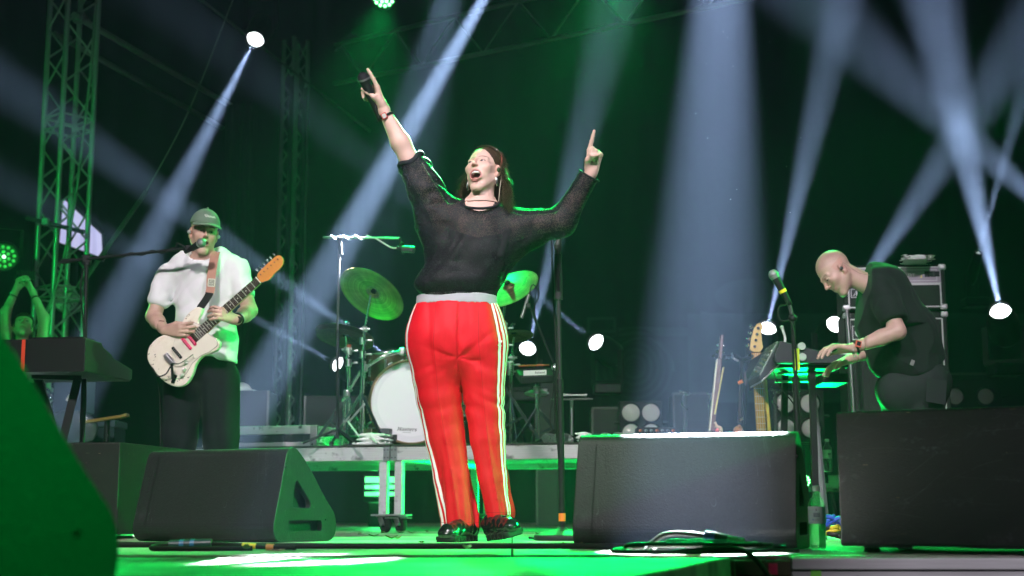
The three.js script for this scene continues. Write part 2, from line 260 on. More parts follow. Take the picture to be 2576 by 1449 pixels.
// ---------- backdrop cloth with a faint print ----------
{
  const W = 18, H = 9.2, g = new THREE.PlaneGeometry(W, H, 220, 8), p = g.attributes.position;
  for (let i = 0; i < p.count; i++) { const x = p.getX(i); p.setZ(i, 0.05 * Math.sin(x * 5.1) * (0.5 + noise3(x * 0.7, 0, 0)) + 0.03 * Math.sin(x * 13 + 2 * noise3(x, 1, 0))); }
  g.computeVertexNormals();
  const print = canvasTex(2048, 1024, (c, w, h) => {
    c.fillStyle = '#0d0d0e'; c.fillRect(0, 0, w, h);
    const X = (u) => ((u - CX) / F * 16.6 / W + 0.5) * w, Y = (v) => { const q = P(CX, v, 16.6).y; return (1 - (q + 0.4) / H) * h; };
    c.fillStyle = '#2c3230'; c.strokeStyle = '#2c3230'; c.lineWidth = 5;
    c.fillRect(X(1560), Y(818), X(1740) - X(1560), Y(840) - Y(818));                       // shelf-like band
    c.fillRect(X(1740), Y(782), X(1778), Y(1010) - Y(782)); c.fillRect(X(1740), Y(782), X(1764) - X(1740), Y(1010) - Y(782));
    c.lineWidth = 11; c.beginPath(); c.ellipse(X(1775), Y(818), X(1810) - X(1775), Y(850) - Y(818), 0, -1.6, 1.6); c.stroke();
    c.lineWidth = 4; c.strokeRect(X(1485), Y(795), X(1552) - X(1485), Y(828) - Y(795));
    c.beginPath(); c.ellipse(X(1620), Y(930), X(1700) - X(1620), Y(846) - Y(930) + 2 * (Y(930) - Y(846)), 0, Math.PI, 2 * Math.PI); c.stroke();
    c.fillStyle = '#1a1f1d'; c.beginPath(); c.ellipse(X(1900), Y(740), X(1990) - X(1900), Y(785) - Y(740), 0, 0, 7); c.fill();
    c.fillStyle = '#161b19'; c.beginPath(); c.ellipse(X(1350), Y(960), 46, 60, 0, 0, 7); c.fill(); c.fillRect(X(1290), Y(985), 120, 50);
    c.strokeStyle = '#1b201e'; for (let k = 0; k < 5; k++) { c.beginPath(); c.arc(X(1600), Y(920), 14 + k * 9, 0, 7); c.stroke(); }
  });
  const o = struct('backdrop_cloth', g, mat(0xffffff, 0.95, 0, { map: print, side: THREE.DoubleSide })); o.position.set(0, H / 2 - 0.4, -16.8);
  delete o.userData.kind; tag(o, 'black backdrop cloth with a faint grey print behind the whole stage', 'backdrop');
}
for (const [u0, u1, D, lab] of [[700, 716, 14.2, 'black curtain leg behind the guitar headstock'], [735, 752, 14.6, 'dark curtain edge left of the big cymbal'], [540, 620, 15.2, 'wide black side curtain behind the guitarist']]) {
  const a = P(u0, 1200, D), b = P(u1, 1200, D), w = b.x - a.x, g = new THREE.PlaneGeometry(w, 4.6, 24, 2), p = g.attributes.position;
  for (let i = 0; i < p.count; i++) p.setZ(i, 0.03 * Math.sin(p.getX(i) * 60));
  g.computeVertexNormals(); const o = struct('side_curtain', g, mat(lin(0.02, 0.021, 0.024), 0.9, 0, { side: THREE.DoubleSide })); o.position.set((a.x + b.x) / 2, 2.3, -D);
  delete o.userData.kind; tag(o, lab, 'curtain');
}

// ---------- trusses and pipes ----------
function trussRun(name, label, A, B, side, bay, { m = truss_M, r = 0.025, rb = 0.009, up = V(0, 1, 0), turn = 0, rungs = [], group, flat = false } = {}) {
  const o = thing(name, label, 'truss', A, 0, group), d = B.clone().sub(A), L = d.length(), z = d.clone().normalize(), x0 = up.clone().cross(z).normalize(), y0 = z.clone().cross(x0);
  const x = x0.clone().multiplyScalar(Math.cos(turn)).addScaledVector(y0, Math.sin(turn)), y = y0.clone().multiplyScalar(Math.cos(turn)).addScaledVector(x0, -Math.sin(turn));
  const h = side / 2, C = [[h, h], [-h, h], [-h, -h], [h, -h]].map(([a, b]) => x.clone().multiplyScalar(a).addScaledVector(y, b)), at = (i, t) => C[i].clone().addScaledVector(z, t);
  const chord = bar(V(0, 0, 0), z.clone().multiplyScalar(L), r, r, 10);
  C.forEach((c, i) => { if (!flat || i < 2) part(o, 'chord', chord, m).position.copy(c); });
  const n = Math.max(2, Math.round(L / bay)), s = L / n;
  for (let f = 0; f < (flat ? 1 : 4); f++) { const i = f, j = (f + 1) % 4, ga = bar(at(i, 0), at(j, s / 2), rb, rb, 6), gb = bar(at(j, s / 2), at(i, s), rb, rb, 6);
    for (let k = 0; k < n; k++) for (const g of [ga, gb]) part(o, 'brace', g, m).position.copy(z.clone().multiplyScalar(k * s)); }
  for (const t of rungs) for (let f = 0; f < 4; f++) part(o, 'rung', bar(at(f, t), at((f + 1) % 4, t), rb * 1.2, rb * 1.2, 6), m);
  return o;
}
const towerX = P(128, 1180, 12.5).x;
trussRun('truss_tower', 'tall square aluminium truss tower at the left edge of the stage', V(towerX, 0, -12.5), V(towerX, 6.2, -12.5), 0.31, 0.55, { up: V(0, 0, 1), turn: Math.PI / 4 + 0.06, r: 0.024, rb: 0.0095, rungs: [0.02, 2.0, 2.1, 3.55, 3.66, 5.9] });
trussRun('truss_tower', 'dim truss tower far back between guitarist and drums', V(P(718, 1200, 16).x, 0, -16), V(P(718, 1200, 16).x, 5.6, -16), 0.2, 0.5, { up: V(0, 0, 1), turn: Math.PI / 4 });
{
  const A = P(770, 262, 17.8), B = P(2420, -60, 11.6), g = (a) => a.clone().add(V(0, 0.28, 0.2));
  trussRun('roof_truss', 'long roof truss slanting up to the right across the top', g(A), g(B), 0.5, 1.05, { r: 0.026, rb: 0.011, flat: true, turn: Math.PI / 2, m: mat(lin(0.3, 0.3, 0.31), 0.45, 0.4) });
}
function pole(name, label, a, b, r, m, category = 'pipe', extra) { const o = thing(name, label, category, a.clone()); part(o, 'tube', bar(V(0, 0, 0), b.clone().sub(a), r, r, 10), m); if (extra) extra(o, a, b); return o; }
const clampOn = (t) => (o, a, b) => { const d = b.clone().sub(a), c = d.clone().multiplyScalar(t); part(o, 'clamp', rbox(0.1, 0.09, 0.09, 0.015, c.x, c.y, c.z), steelM); };
pole('roof_pipe', 'upper roof pipe clamped to the truss tower, running back', P(186, 38, 12.3), P(640, 300, 16.8), 0.03, mat(lin(0.3, 0.3, 0.3), 0.5, 0.4), 'pipe', clampOn(0.02));
pole('roof_pipe', 'lower roof pipe behind the truss tower, running back', P(138, 85, 12.7), P(560, 322, 16.8), 0.028, mat(lin(0.25, 0.25, 0.25), 0.5, 0.4), 'pipe', clampOn(0.05));
pole('roof_pipe', 'thin roof pipe right of the high white lamp', P(480, -20, 13.5), P(930, 330, 16.8), 0.014, mat(lin(0.16, 0.16, 0.16), 0.5, 0.4));
{
  const o = thing('hanging_cable', 'thin cable slanting down the right side of the truss tower', 'cable', P(241, -5, 12.0));
  wpart(o, 'cable', hose([P(243, -10, 12), P(228, 180, 12), P(206, 370, 12), P(186, 520, 12), P(150, 690, 12), P(112, 800, 12)], 0.013, 60), mat(lin(0.2, 0.21, 0.2), 0.5));
  const q = thing('stay_rope', 'thin stay rope slanting from the roof to the boom microphone', 'rope', P(585, 10, 13));
  wpart(q, 'rope', hose([P(590, -10, 13), P(470, 290, 12.4), P(368, 482, 11.8)], 0.006, 30), mat(lin(0.2, 0.22, 0.2), 0.6));
  pole('stay_bar', 'dark slanting bar in front of the bright screen', P(368, 482, 11.8), P(196, 728, 11.2), 0.019, mat(lin(0.05, 0.052, 0.05), 0.5));
}
pole('tower_bar', 'dark horizontal bar clamped across the truss tower', P(66, 548, 12.2), P(212, 584, 12.2), 0.02, mat(lin(0.03, 0.03, 0.03), 0.5), 'pipe', (o) => { part(o, 'clamp', rbox(0.06, 0.07, 0.07, 0.01, 0.18, -0.04, 0.02), steelM); });
{ // the bright screen beyond the stage
  const o = thing('video_screen', 'bright bluish white video screen far behind the truss tower', 'screen', P(222, 585, 15.8));
  const streak = canvasTex(256, 256, (c, w, h) => { c.fillStyle = '#cfcfff'; c.fillRect(0, 0, w, h); for (let i = 0; i < 70; i++) { c.fillStyle = `rgba(${i % 2 ? '90,90,150' : '255,255,255'},0.10)`; c.fillRect((i * 37) % w, 0, 3 + (i * 13) % 14, h); } });
  const c0 = V(o.position.x, o.position.y, o.position.z), L = (u, v) => P(u, v, 15.8).sub(c0);
  const quad = [L(160, 500), L(255, 590), L(258, 648), L(150, 610)];
  const g = new THREE.BufferGeometry(); const pos = [], uv = [], idx = [0, 2, 1, 0, 3, 2];
  quad.forEach((q, i) => { pos.push(q.x, q.y, q.z); uv.push([0, 1, 1, 0][i], [1, 1, 0, 0][i]); });
  g.setAttribute('position', new THREE.Float32BufferAttribute(pos, 3)); g.setAttribute('uv', new THREE.Float32BufferAttribute(uv, 2)); g.setIndex(idx); g.computeVertexNormals();
  part(o, 'screen', g, mat(0x000000, 0.6, 0, { emissive: 0xffffff, emissiveMap: streak, emissiveIntensity: 0.95, side: THREE.DoubleSide }));
  part(o, 'casing', join([[0, 1], [1, 2], [2, 3], [3, 0]].map(([a, b]) => bar(quad[a].clone().add(V(0, 0, -0.05)), quad[b].clone().add(V(0, 0, -0.05)), 0.04))), blackM);
  part(o, 'support', bar(L(210, 640), V(L(210, 640).x, -o.position.y - 1.4, 0), 0.05), blackM);
}
{ // clock on a post
  const c = P(165, 752, 12.9), o = thing('clock', 'pale round clock on a post beside the truss tower', 'clock', V(c.x, 0, c.z)), R = 0.122;
  const face = canvasTex(256, 256, (x, w) => { x.fillStyle = '#d9e0d6'; x.fillRect(0, 0, w, w); x.fillStyle = '#222'; for (let i = 0; i < 12; i++) { const a = i / 12 * 6.2832; x.beginPath(); x.arc(128 + 100 * Math.sin(a), 128 - 100 * Math.cos(a), i % 3 ? 6 : 10, 0, 7); x.fill(); } });
  const head = new THREE.Group(); head.position.set(0, c.y, 0); head.rotation.set(0.05, 0.65, 0); head.name = 'clock_head'; o.add(head);
  part(head, 'case', rot(lathe([[0, -0.03], [R, -0.03], [R * 1.05, 0], [R, 0.02], [R * 0.95, 0.012]], 36), Math.PI / 2), mat(lin(0.4, 0.42, 0.4), 0.5));
  part(head, 'dial', T(new THREE.CircleGeometry(R * 0.96, 36), 0, 0, 0.012), mat(0xffffff, 0.6, 0, { map: face }));
  part(head, 'hour_hand', bar(V(0, 0, 0.017), V(-0.028, 0.052, 0.017), 0.004), blackM); part(head, 'minute_hand', bar(V(0, 0, 0.02), V(0.06, -0.07, 0.02), 0.003), blackM);
  part(o, 'post', bar(V(0, 0, -0.03), V(0, c.y - R, -0.03), 0.03), mat(lin(0.25, 0.26, 0.25), 0.5)); part(o, 'arm', beam(V(0.01, c.y - R - 0.02, -0.03), V(0.13, c.y - R + 0.03, -0.03), 0.03, 0.03), mat(lin(0.25, 0.26, 0.25), 0.5));
}
// ---------- drum riser ----------
const RY = 0.548, RT = -0.28;                                          // top height and turn of the riser
const rFront = V(-0.77, 0, -9.0);                                      // the joint between its two decks, at the front edge
const rAxis = V(Math.cos(RT), 0, -Math.sin(RT)), rBack = V(Math.sin(RT), 0, Math.cos(RT)).negate();   // along the front edge to the right; away from the crowd
const onRiser = (x, d, y = 0) => rFront.clone().addScaledVector(rAxis, x).addScaledVector(rBack, d).setY(RY + y);
function caster() {
  const g = new THREE.Group(); g.name = 'caster';
  return { wheel: rot(lathe([[0.02, -0.016], [0.045, -0.018], [0.05, -0.012], [0.05, 0.012], [0.045, 0.018], [0.02, 0.016]], 24), 0, 0, Math.PI / 2), fork: join([beam(V(-0.024, 0, 0), V(-0.026, 0.05, -0.03), 0.004, 0.045), beam(V(0.024, 0, 0), V(0.026, 0.05, -0.03), 0.004, 0.045), rbox(0.06, 0.012, 0.1, 0.003, 0, 0.052, -0.02), bar(V(-0.03, 0, 0), V(0.03, 0, 0), 0.008)]), brake: rbox(0.04, 0.008, 0.08, 0.003, 0, 0.04, 0.06) };
}
const casterG = caster();
function deck(label, x0, x1, depth) {
  const o = thing('riser_deck', label, 'stage riser', V(rFront.x, 0, rFront.z), RT, 'decks of the drum riser'), w = x1 - x0, xm = (x0 + x1) / 2;
  part(o, 'top_board', uvBox(rbox(w - 0.004, 0.014, depth, 0.003, xm, RY - 0.007, -depth / 2), 0.5), plyM);
  const H = 0.085, y = RY - 0.015 - H / 2;
  part(o, 'front_rail', uvBox(rbox(w - 0.09, H, 0.04, 0.004, xm, y, -0.02)), aluM);
  part(o, 'back_rail', uvBox(rbox(w - 0.01, H, 0.04, 0.004, xm, y, -depth + 0.02)), aluM);
  part(o, 'side_rail', uvBox(rbox(0.04, H, depth - 0.09, 0.004, x0 + 0.022, y, -depth / 2)), aluM); part(o, 'side_rail', uvBox(rbox(0.04, H, depth - 0.09, 0.004, x1 - 0.022, y, -depth / 2)), aluM);
  for (let k = 1; k < 4; k++) part(o, 'cross_beam', uvBox(rbox(w - 0.1, 0.05, 0.05, 0.004, xm, y + 0.012, -depth * k / 4)), aluM);
  for (const [x, s] of [[x0, 1], [x1, -1]]) {
    const cp = part(o, 'corner_plate', uvBox(rbox(0.044, H + 0.004, 0.046, 0.003, x + s * 0.023, y, -0.021)), steelM);
    for (const [a, b] of [[-1, -1], [1, -1], [-1, 1], [1, 1]]) part(cp, 'bolt', rot(cyl(0.004, 0.004, 0.004, 8), Math.PI / 2).translate(x + s * 0.023 + a * 0.011, y + b * 0.024, 0.003), blackM);
    for (const z of [-0.04, -depth + 0.06]) {
      const lx = x + s * 0.05;
      part(o, 'leg', uvBox(rbox(0.052, RY - 0.21, 0.052, 0.004, lx, (RY - 0.1 + 0.11) / 2, z)), aluM);
      part(o, 'foot_plate', rbox(0.13, 0.012, 0.12, 0.003, lx, 0.108, z), steelM);
      const c = new THREE.Group(); c.name = 'caster'; c.position.set(lx + 0.02, 0.05, z + 0.02); c.rotation.y = 0.9 + x; o.add(c);
      part(c, 'wheel', casterG.wheel, rubberM); part(c, 'fork', casterG.fork, steelM); part(c, 'brake', casterG.brake, steelM);
    }
  }
  return o;
}
deck('aluminium riser deck carrying the drum kit, front centre', 0.002, 2.0, 2.0);
deck('aluminium riser deck behind the guitarist with the flight case on it', -2.0, -0.002, 2.0);
{ // the low riser on the right that carries the bass amplifier
  const o = thing('riser_deck', 'low riser deck under the bass amplifier behind the right box', 'stage riser', V(2.9, 0, -9.9), -0.3); 
  part(o, 'top_board', rbox(2.4, 0.014, 1.6, 0.003, 0, 0.373, 0), plyM); part(o, 'front_rail', uvBox(rbox(2.3, 0.085, 0.04, 0.004, 0, 0.322, 0.78)), aluM); part(o, 'back_rail', uvBox(rbox(2.3, 0.085, 0.04, 0.004, 0, 0.322, -0.78)), aluM);
  for (const x of [-1.17, 1.17]) { const cp = part(o, 'corner_plate', uvBox(rbox(0.05, 0.09, 0.05, 0.003, x, 0.322, 0.776)), aluM); for (const [a, b] of [[-1, -1], [1, -1], [-1, 1], [1, 1]]) part(cp, 'bolt', rot(cyl(0.004, 0.004, 0.004, 8), Math.PI / 2).translate(x + a * 0.012, 0.322 + b * 0.025, 0.803), blackM); for (const z of [-0.74, 0.74]) part(o, 'leg', rbox(0.05, 0.28, 0.05, 0.003, x * 0.98, 0.14, z), aluM); }
}
{ // bright green panel lamp on the floor under the riser
  const p = P(957, 1228, 12.4), o = thing('green_panel_light', 'bright green panel lamp glowing under the drum riser', 'stage light', p);
  for (let k = 0; k < 3; k++) part(o, 'light_cell', box(0.27, 0.034 + (k === 0 ? 0.02 : 0), 0.02, 0, 0.07 - k * 0.06, 0), mat(0x000000, 0.4, 0, { emissive: lin(0.12, 1, 0.3), emissiveIntensity: 2.4 }));
  part(o, 'frame', join([rbox(0.3, 0.012, 0.03, 0.002, 0, 0.105, 0), rbox(0.3, 0.012, 0.03, 0.002, 0, 0.04, 0), rbox(0.3, 0.012, 0.03, 0.002, 0, -0.02, 0), rbox(0.3, 0.012, 0.03, 0.002, 0, -0.08, 0), box(0.3, 0.24, 0.02, 0, 0, -0.03)]), housingM);
  part(o, 'stand', rbox(0.2, p.y - 0.12, 0.1, 0.01, 0, -(p.y + 0.12) / 2, -0.02), housingM);
  const l = new THREE.PointLight(lin(0.05, 1, 0.2), 2); l.position.set(0, 0, 0.06); l.castShadow = true; l.shadow.radius = 4; o.add(l);
}
// green floor lamps behind the riser
ledPar('green floor lamp behind the drum riser, hidden by the right monitor', V(1.75, 0.16, -9.7), V(-1.2, 0.4, -9.75), { I: 150, deg: 33, R: 0.09, glow: 4 });
ledPar('green floor lamp behind the drum riser centre', V(1.1, 0.14, -11.2), V(-0.6, 0.5, -10.6), { I: 100, deg: 34, R: 0.09, glow: 3 });
ledPar('left one of the two small bright green lamps low behind the keyboard stand', P(2023, 1210, 9.2), V(0.95, 0.2, -4.7), { I: 40, deg: 38, R: 0.045, glow: 9 });
ledPar('right one of the two small bright green lamps low behind the keyboard stand', P(2056, 1212, 9.25), V(1.5, 0.6, -7.0), { I: 14, deg: 38, R: 0.045, glow: 9 });

// ---------- stage monitors ----------
function wedge(label, corner, turn, w, hgt = 0.4, dep = 0.45, holed = true) {          // corner: the right bottom edge of the face turned to the crowd
  const o = thing('stage_monitor', label, 'monitor speaker', corner, turn, 'wedge monitors'), prof = [[0.03, 0], [0, 0.05], [0.085, hgt - 0.02], [0.11, hgt], [0.15, hgt], [0.24, hgt * 0.82], [0.36, hgt * 0.48], [dep, 0.11], [dep, 0.03], [dep - 0.04, 0]];
  const rp = roundPoly(prof, [0.03, 0.05, 0.03, 0.02, 0.05, 0.1, 0.1, 0.06, 0.03, 0.03], 5).map(([d, h]) => [-d, h]);
  const place = (g, x) => { g.rotateY(Math.PI / 2); return uvBox(T(g, x, 0, 0)); };
  // shape x axis -> local -z after the turn: profile depth runs away from the crowd
  const fix = (pts) => pts.map(([d, h]) => [-d, h]);
  part(o, 'cabinet', place(slab(fix(rp), w - 0.13, 0.006), -w + 0.065), wedgeM);
  const rim = () => { const inner = rp.map(([d, h]) => [d + (-0.2 - d) * 0.08, h + (0.16 - h) * 0.08]); return slab(fix(rp), 0.05, 0.002, [fix(inner)]); }; part(o, 'side_rim', place(rim(), -0.07), wedgeM); part(o, 'side_rim', place(rim(), -w + 0.02), wedgeM);
  const tri = roundPoly([[-0.155, 0.265], [-0.125, 0.145], [-0.26, 0.145], [-0.255, 0.175]].map(([d, h]) => [d * dep / 0.45, h]), [0.015, 0.02, 0.02, 0.02], 4), slot = roundPoly([[-0.1, 0.095], [-0.345, 0.095], [-0.345, 0.042], [-0.1, 0.042]].map(([d, h]) => [d * dep / 0.45, h]), 0.015, 4);
  const side = () => slab(fix(rp), 0.02, 0.004, holed ? [fix(tri), fix(slot)] : []);
  part(o, 'side_panel', place(side(), -0.0215), wedgeM);
  part(o, 'side_panel', place(side(), -w), wedgeM);
  for (const [d, h] of [[0.075, 0.315], [0.37, 0.095]]) part(o, 'screw', rot(cyl(0.006, 0.006, 0.006, 10), 0, 0, Math.PI / 2).translate(0.004, h, -d), blackM);
  const gr = (a, b) => V(-w / 2, a, -b);
  part(o, 'front_grille', beam(gr(hgt * 0.94, 0.19), gr(0.12, dep - 0.005), w - 0.06, 0.006, V(1, 0, 0).cross(V(0, 1, 0))), mat(lin(0.015, 0.015, 0.016), 0.6, 0.3));
  return o;
}
const WT = -0.5;
wedge('black wedge monitor left of the singer, green lit side panel with handle holes', V(-1.0, 0, -6.0), WT, 0.78);
wedge('black wedge monitor right of the singer, its top edge glaring white', V(0.957, 0, -4.86), -0.34, 0.785, 0.405, 0.37);
wedge('out of focus black wedge monitor in the left foreground, washed green', V(-0.80, 0, -1.72), -0.52, 0.7, 0.42, 0.45, false);

// ---------- scratched black boxes ----------
function scratched(seedN, base = '#0b0b0d') {
  return canvasTex(1024, 512, (c, w, h) => {
    seed = seedN; c.fillStyle = base; c.fillRect(0, 0, w, h);
    for (let i = 0; i < 900; i++) { c.fillStyle = `rgba(${rnd() < 0.5 ? '60,60,66' : '0,0,0'},${rr(0.01, 0.05)})`; c.beginPath(); c.ellipse(rr(0, w), rr(0, h), rr(4, 60), rr(3, 30), rr(0, 3), 0, 7); c.fill(); }
    for (let i = 0; i < 90; i++) { const x = rr(0, w * 0.7), y = rr(0, h * 0.8), a = rr(-0.9, 0.3), l = rr(20, 190); c.strokeStyle = `rgba(150,150,160,${rr(0.05, 0.28)})`; c.lineWidth = rr(0.6, 2.2); c.beginPath(); c.moveTo(x, y); c.quadraticCurveTo(x + l * 0.5 * Math.cos(a) + rr(-12, 12), y + l * 0.5 * Math.sin(a) + rr(-12, 12), x + l * Math.cos(a), y + l * Math.sin(a)); c.stroke(); }
    for (let i = 0; i < 26; i++) { const x = rr(0, w * 0.8), y = rr(0, h); c.fillStyle = `rgba(120,122,130,${rr(0.05, 0.2)})`; for (let k = 0; k < 14; k++) { c.beginPath(); c.ellipse(x + rr(-36, 36), y + rr(-14, 14), rr(2, 12), rr(1, 7), rr(0, 3), 0, 7); c.fill(); } }
    for (let i = 0; i < 34; i++) { c.fillStyle = `rgba(${rnd() < 0.5 ? '150,110,60' : '180,150,120'},${rr(0.2, 0.7)})`; c.fillRect(rr(0, w), rnd() < 0.6 ? rr(0, 10) : rr(0, h), rr(2, 18), rr(1, 4)); }
  });
}
function roadBox(label, corner, turn, w, h, d, seedN, side) {
  const o = thing('speaker_box', label, 'box', corner, turn), m = mat(0xffffff, 0.5, 0, { map: scratched(seedN), bumpMap: speckT, bumpScale: 0.0006 });
  const g = rbox(w, h - 0.02, d, 0.008, 0, h / 2 + 0.01, -d / 2), p = g.attributes.position, n = g.attributes.normal, uv = new Float32Array(p.count * 2);
  for (let i = 0; i < p.count; i++) { const t = Math.abs(n.getZ(i)) > 0.5 ? [p.getX(i) / w + 0.5, p.getY(i) / h] : Math.abs(n.getX(i)) > 0.5 ? [p.getZ(i) / d + 1, p.getY(i) / h] : [p.getX(i) / w + 0.5, p.getZ(i) / d + 1]; uv.set(t, i * 2); }
  g.setAttribute('uv', new THREE.BufferAttribute(uv, 2)); T(g, side * w / 2, 0, 0); part(o, 'cabinet', g, m);
  for (const [x, z] of [[0.08, -0.08], [w - 0.08, -0.08], [0.08, -d + 0.08], [w - 0.08, -d + 0.08]]) part(o, 'foot', cyl(0.025, 0.022, 0.02, 14, side * x, 0.01, z), rubberM);
  return o;
}
roadBox('scratched black plywood box filling the lower right corner', V(1.04, 0, -4.56), -0.5, 1.25, 0.443, 0.6, 41, 1);
roadBox('black box with a green lit side behind the left monitor', V(-1.885, 0, -6.86), -0.17, 1.1, 0.46, 1.0, 97, -1);
{ const g = rbox(1.4, 0.03, 0.1, 0.012, 0, 0, 0), p = g.attributes.position; const o = thing('black_cloth', 'rumpled black cloth along the foot of the right box', 'cloth', V(1.62, 0.015, -4.17), -0.5);
  const pg = new THREE.PlaneGeometry(1.2, 0.1, 80, 10), q = pg.attributes.position; for (let i = 0; i < q.count; i++) { const x = q.getX(i), y = q.getY(i); q.setZ(i, 0.025 * (fbm(x * 5, y * 16, 2, 3) - 0.35) * (1 - Math.pow(Math.abs(y) / 0.05, 2)) + 0.004); } pg.rotateX(-Math.PI / 2); pg.computeVertexNormals(); part(o, 'fabric', pg, mat(lin(0.01, 0.01, 0.012), 0.8, 0, { side: THREE.DoubleSide })); }
// ---------- bodies and clothes: distance fields meshed by surface nets ----------
const smin = (a, b, k) => { const h = Math.max(k - Math.abs(a - b), 0) / k; return Math.min(a, b) - h * h * k * 0.25; };
const smax = (a, b, k) => -smin(-a, -b, k);
function rc(a, b, ra, rb, k = 0.03) {                                  // tapered capsule
  const bax = b.x - a.x, bay = b.y - a.y, baz = b.z - a.z, l2 = bax * bax + bay * bay + baz * baz || 1e-9, dr = ra - rb, a2 = l2 - dr * dr, il2 = 1 / l2, m = Math.max(ra, rb);
  const lo = [Math.min(a.x, b.x) - m, Math.min(a.y, b.y) - m, Math.min(a.z, b.z) - m], hi = [Math.max(a.x, b.x) + m, Math.max(a.y, b.y) + m, Math.max(a.z, b.z) + m];
  return { k, lo, hi, f(x, y, z) {
    const px = x - a.x, py = y - a.y, pz = z - a.z, yy = px * bax + py * bay + pz * baz, zz = yy - l2, qx = px * l2 - bax * yy, qy = py * l2 - bay * yy, qz = pz * l2 - baz * yy, x2 = qx * qx + qy * qy + qz * qz, y2 = yy * yy * l2, z2 = zz * zz * l2, kk = Math.sign(dr) * dr * dr * x2;
    if (Math.sign(zz) * a2 * z2 > kk) return Math.sqrt(x2 + z2) * il2 - rb;
    if (Math.sign(yy) * a2 * y2 < kk) return Math.sqrt(x2 + y2) * il2 - ra;
    return (Math.sqrt(Math.max(0, x2 * a2 * il2)) + yy * dr) * il2 - ra;
  } };
}
function el(c, r, k = 0.03, q) {                                      // ellipsoid, turned by q
  const iq = q ? q.clone().invert() : null, v = V(0, 0, 0), m = Math.max(r.x, r.y, r.z);
  return { k, lo: [c.x - m, c.y - m, c.z - m], hi: [c.x + m, c.y + m, c.z + m], f(x, y, z) {
    v.set(x - c.x, y - c.y, z - c.z); if (iq) v.applyQuaternion(iq);
    const a = v.x / r.x, b = v.y / r.y, d = v.z / r.z, k0 = Math.sqrt(a * a + b * b + d * d), k1 = Math.sqrt(a * a / (r.x * r.x) + b * b / (r.y * r.y) + d * d / (r.z * r.z));
    return k1 < 1e-6 ? -Math.min(r.x, r.y, r.z) : k0 * (k0 - 1) / k1;
  } };
}
function flat(pr, zc, s) { return { k: pr.k, lo: [pr.lo[0], pr.lo[1], zc + (pr.lo[2] - zc) * s], hi: [pr.hi[0], pr.hi[1], zc + (pr.hi[2] - zc) * s], f: (x, y, z) => pr.f(x, y, zc + (z - zc) / s) * (s + 1) / 2 }; }
function field(prims) {
  const n = prims.length; let lo = [9e9, 9e9, 9e9], hi = [-9e9, -9e9, -9e9];
  for (const p of prims) for (let i = 0; i < 3; i++) { lo[i] = Math.min(lo[i], p.lo[i]); hi[i] = Math.max(hi[i], p.hi[i]); }
  const f = (x, y, z) => {
    let d = 9;
    for (let i = 0; i < n; i++) {
      const p = prims[i], ax = Math.max(p.lo[0] - x, 0, x - p.hi[0]), ay = Math.max(p.lo[1] - y, 0, y - p.hi[1]), az = Math.max(p.lo[2] - z, 0, z - p.hi[2]), b = Math.sqrt(ax * ax + ay * ay + az * az);
      if (b > d + p.k + 0.001) continue;
      d = d > 8 ? p.f(x, y, z) : smin(d, p.f(x, y, z), p.k);
    }
    return d;
  };
  f.lo = lo; f.hi = hi; return f;
}
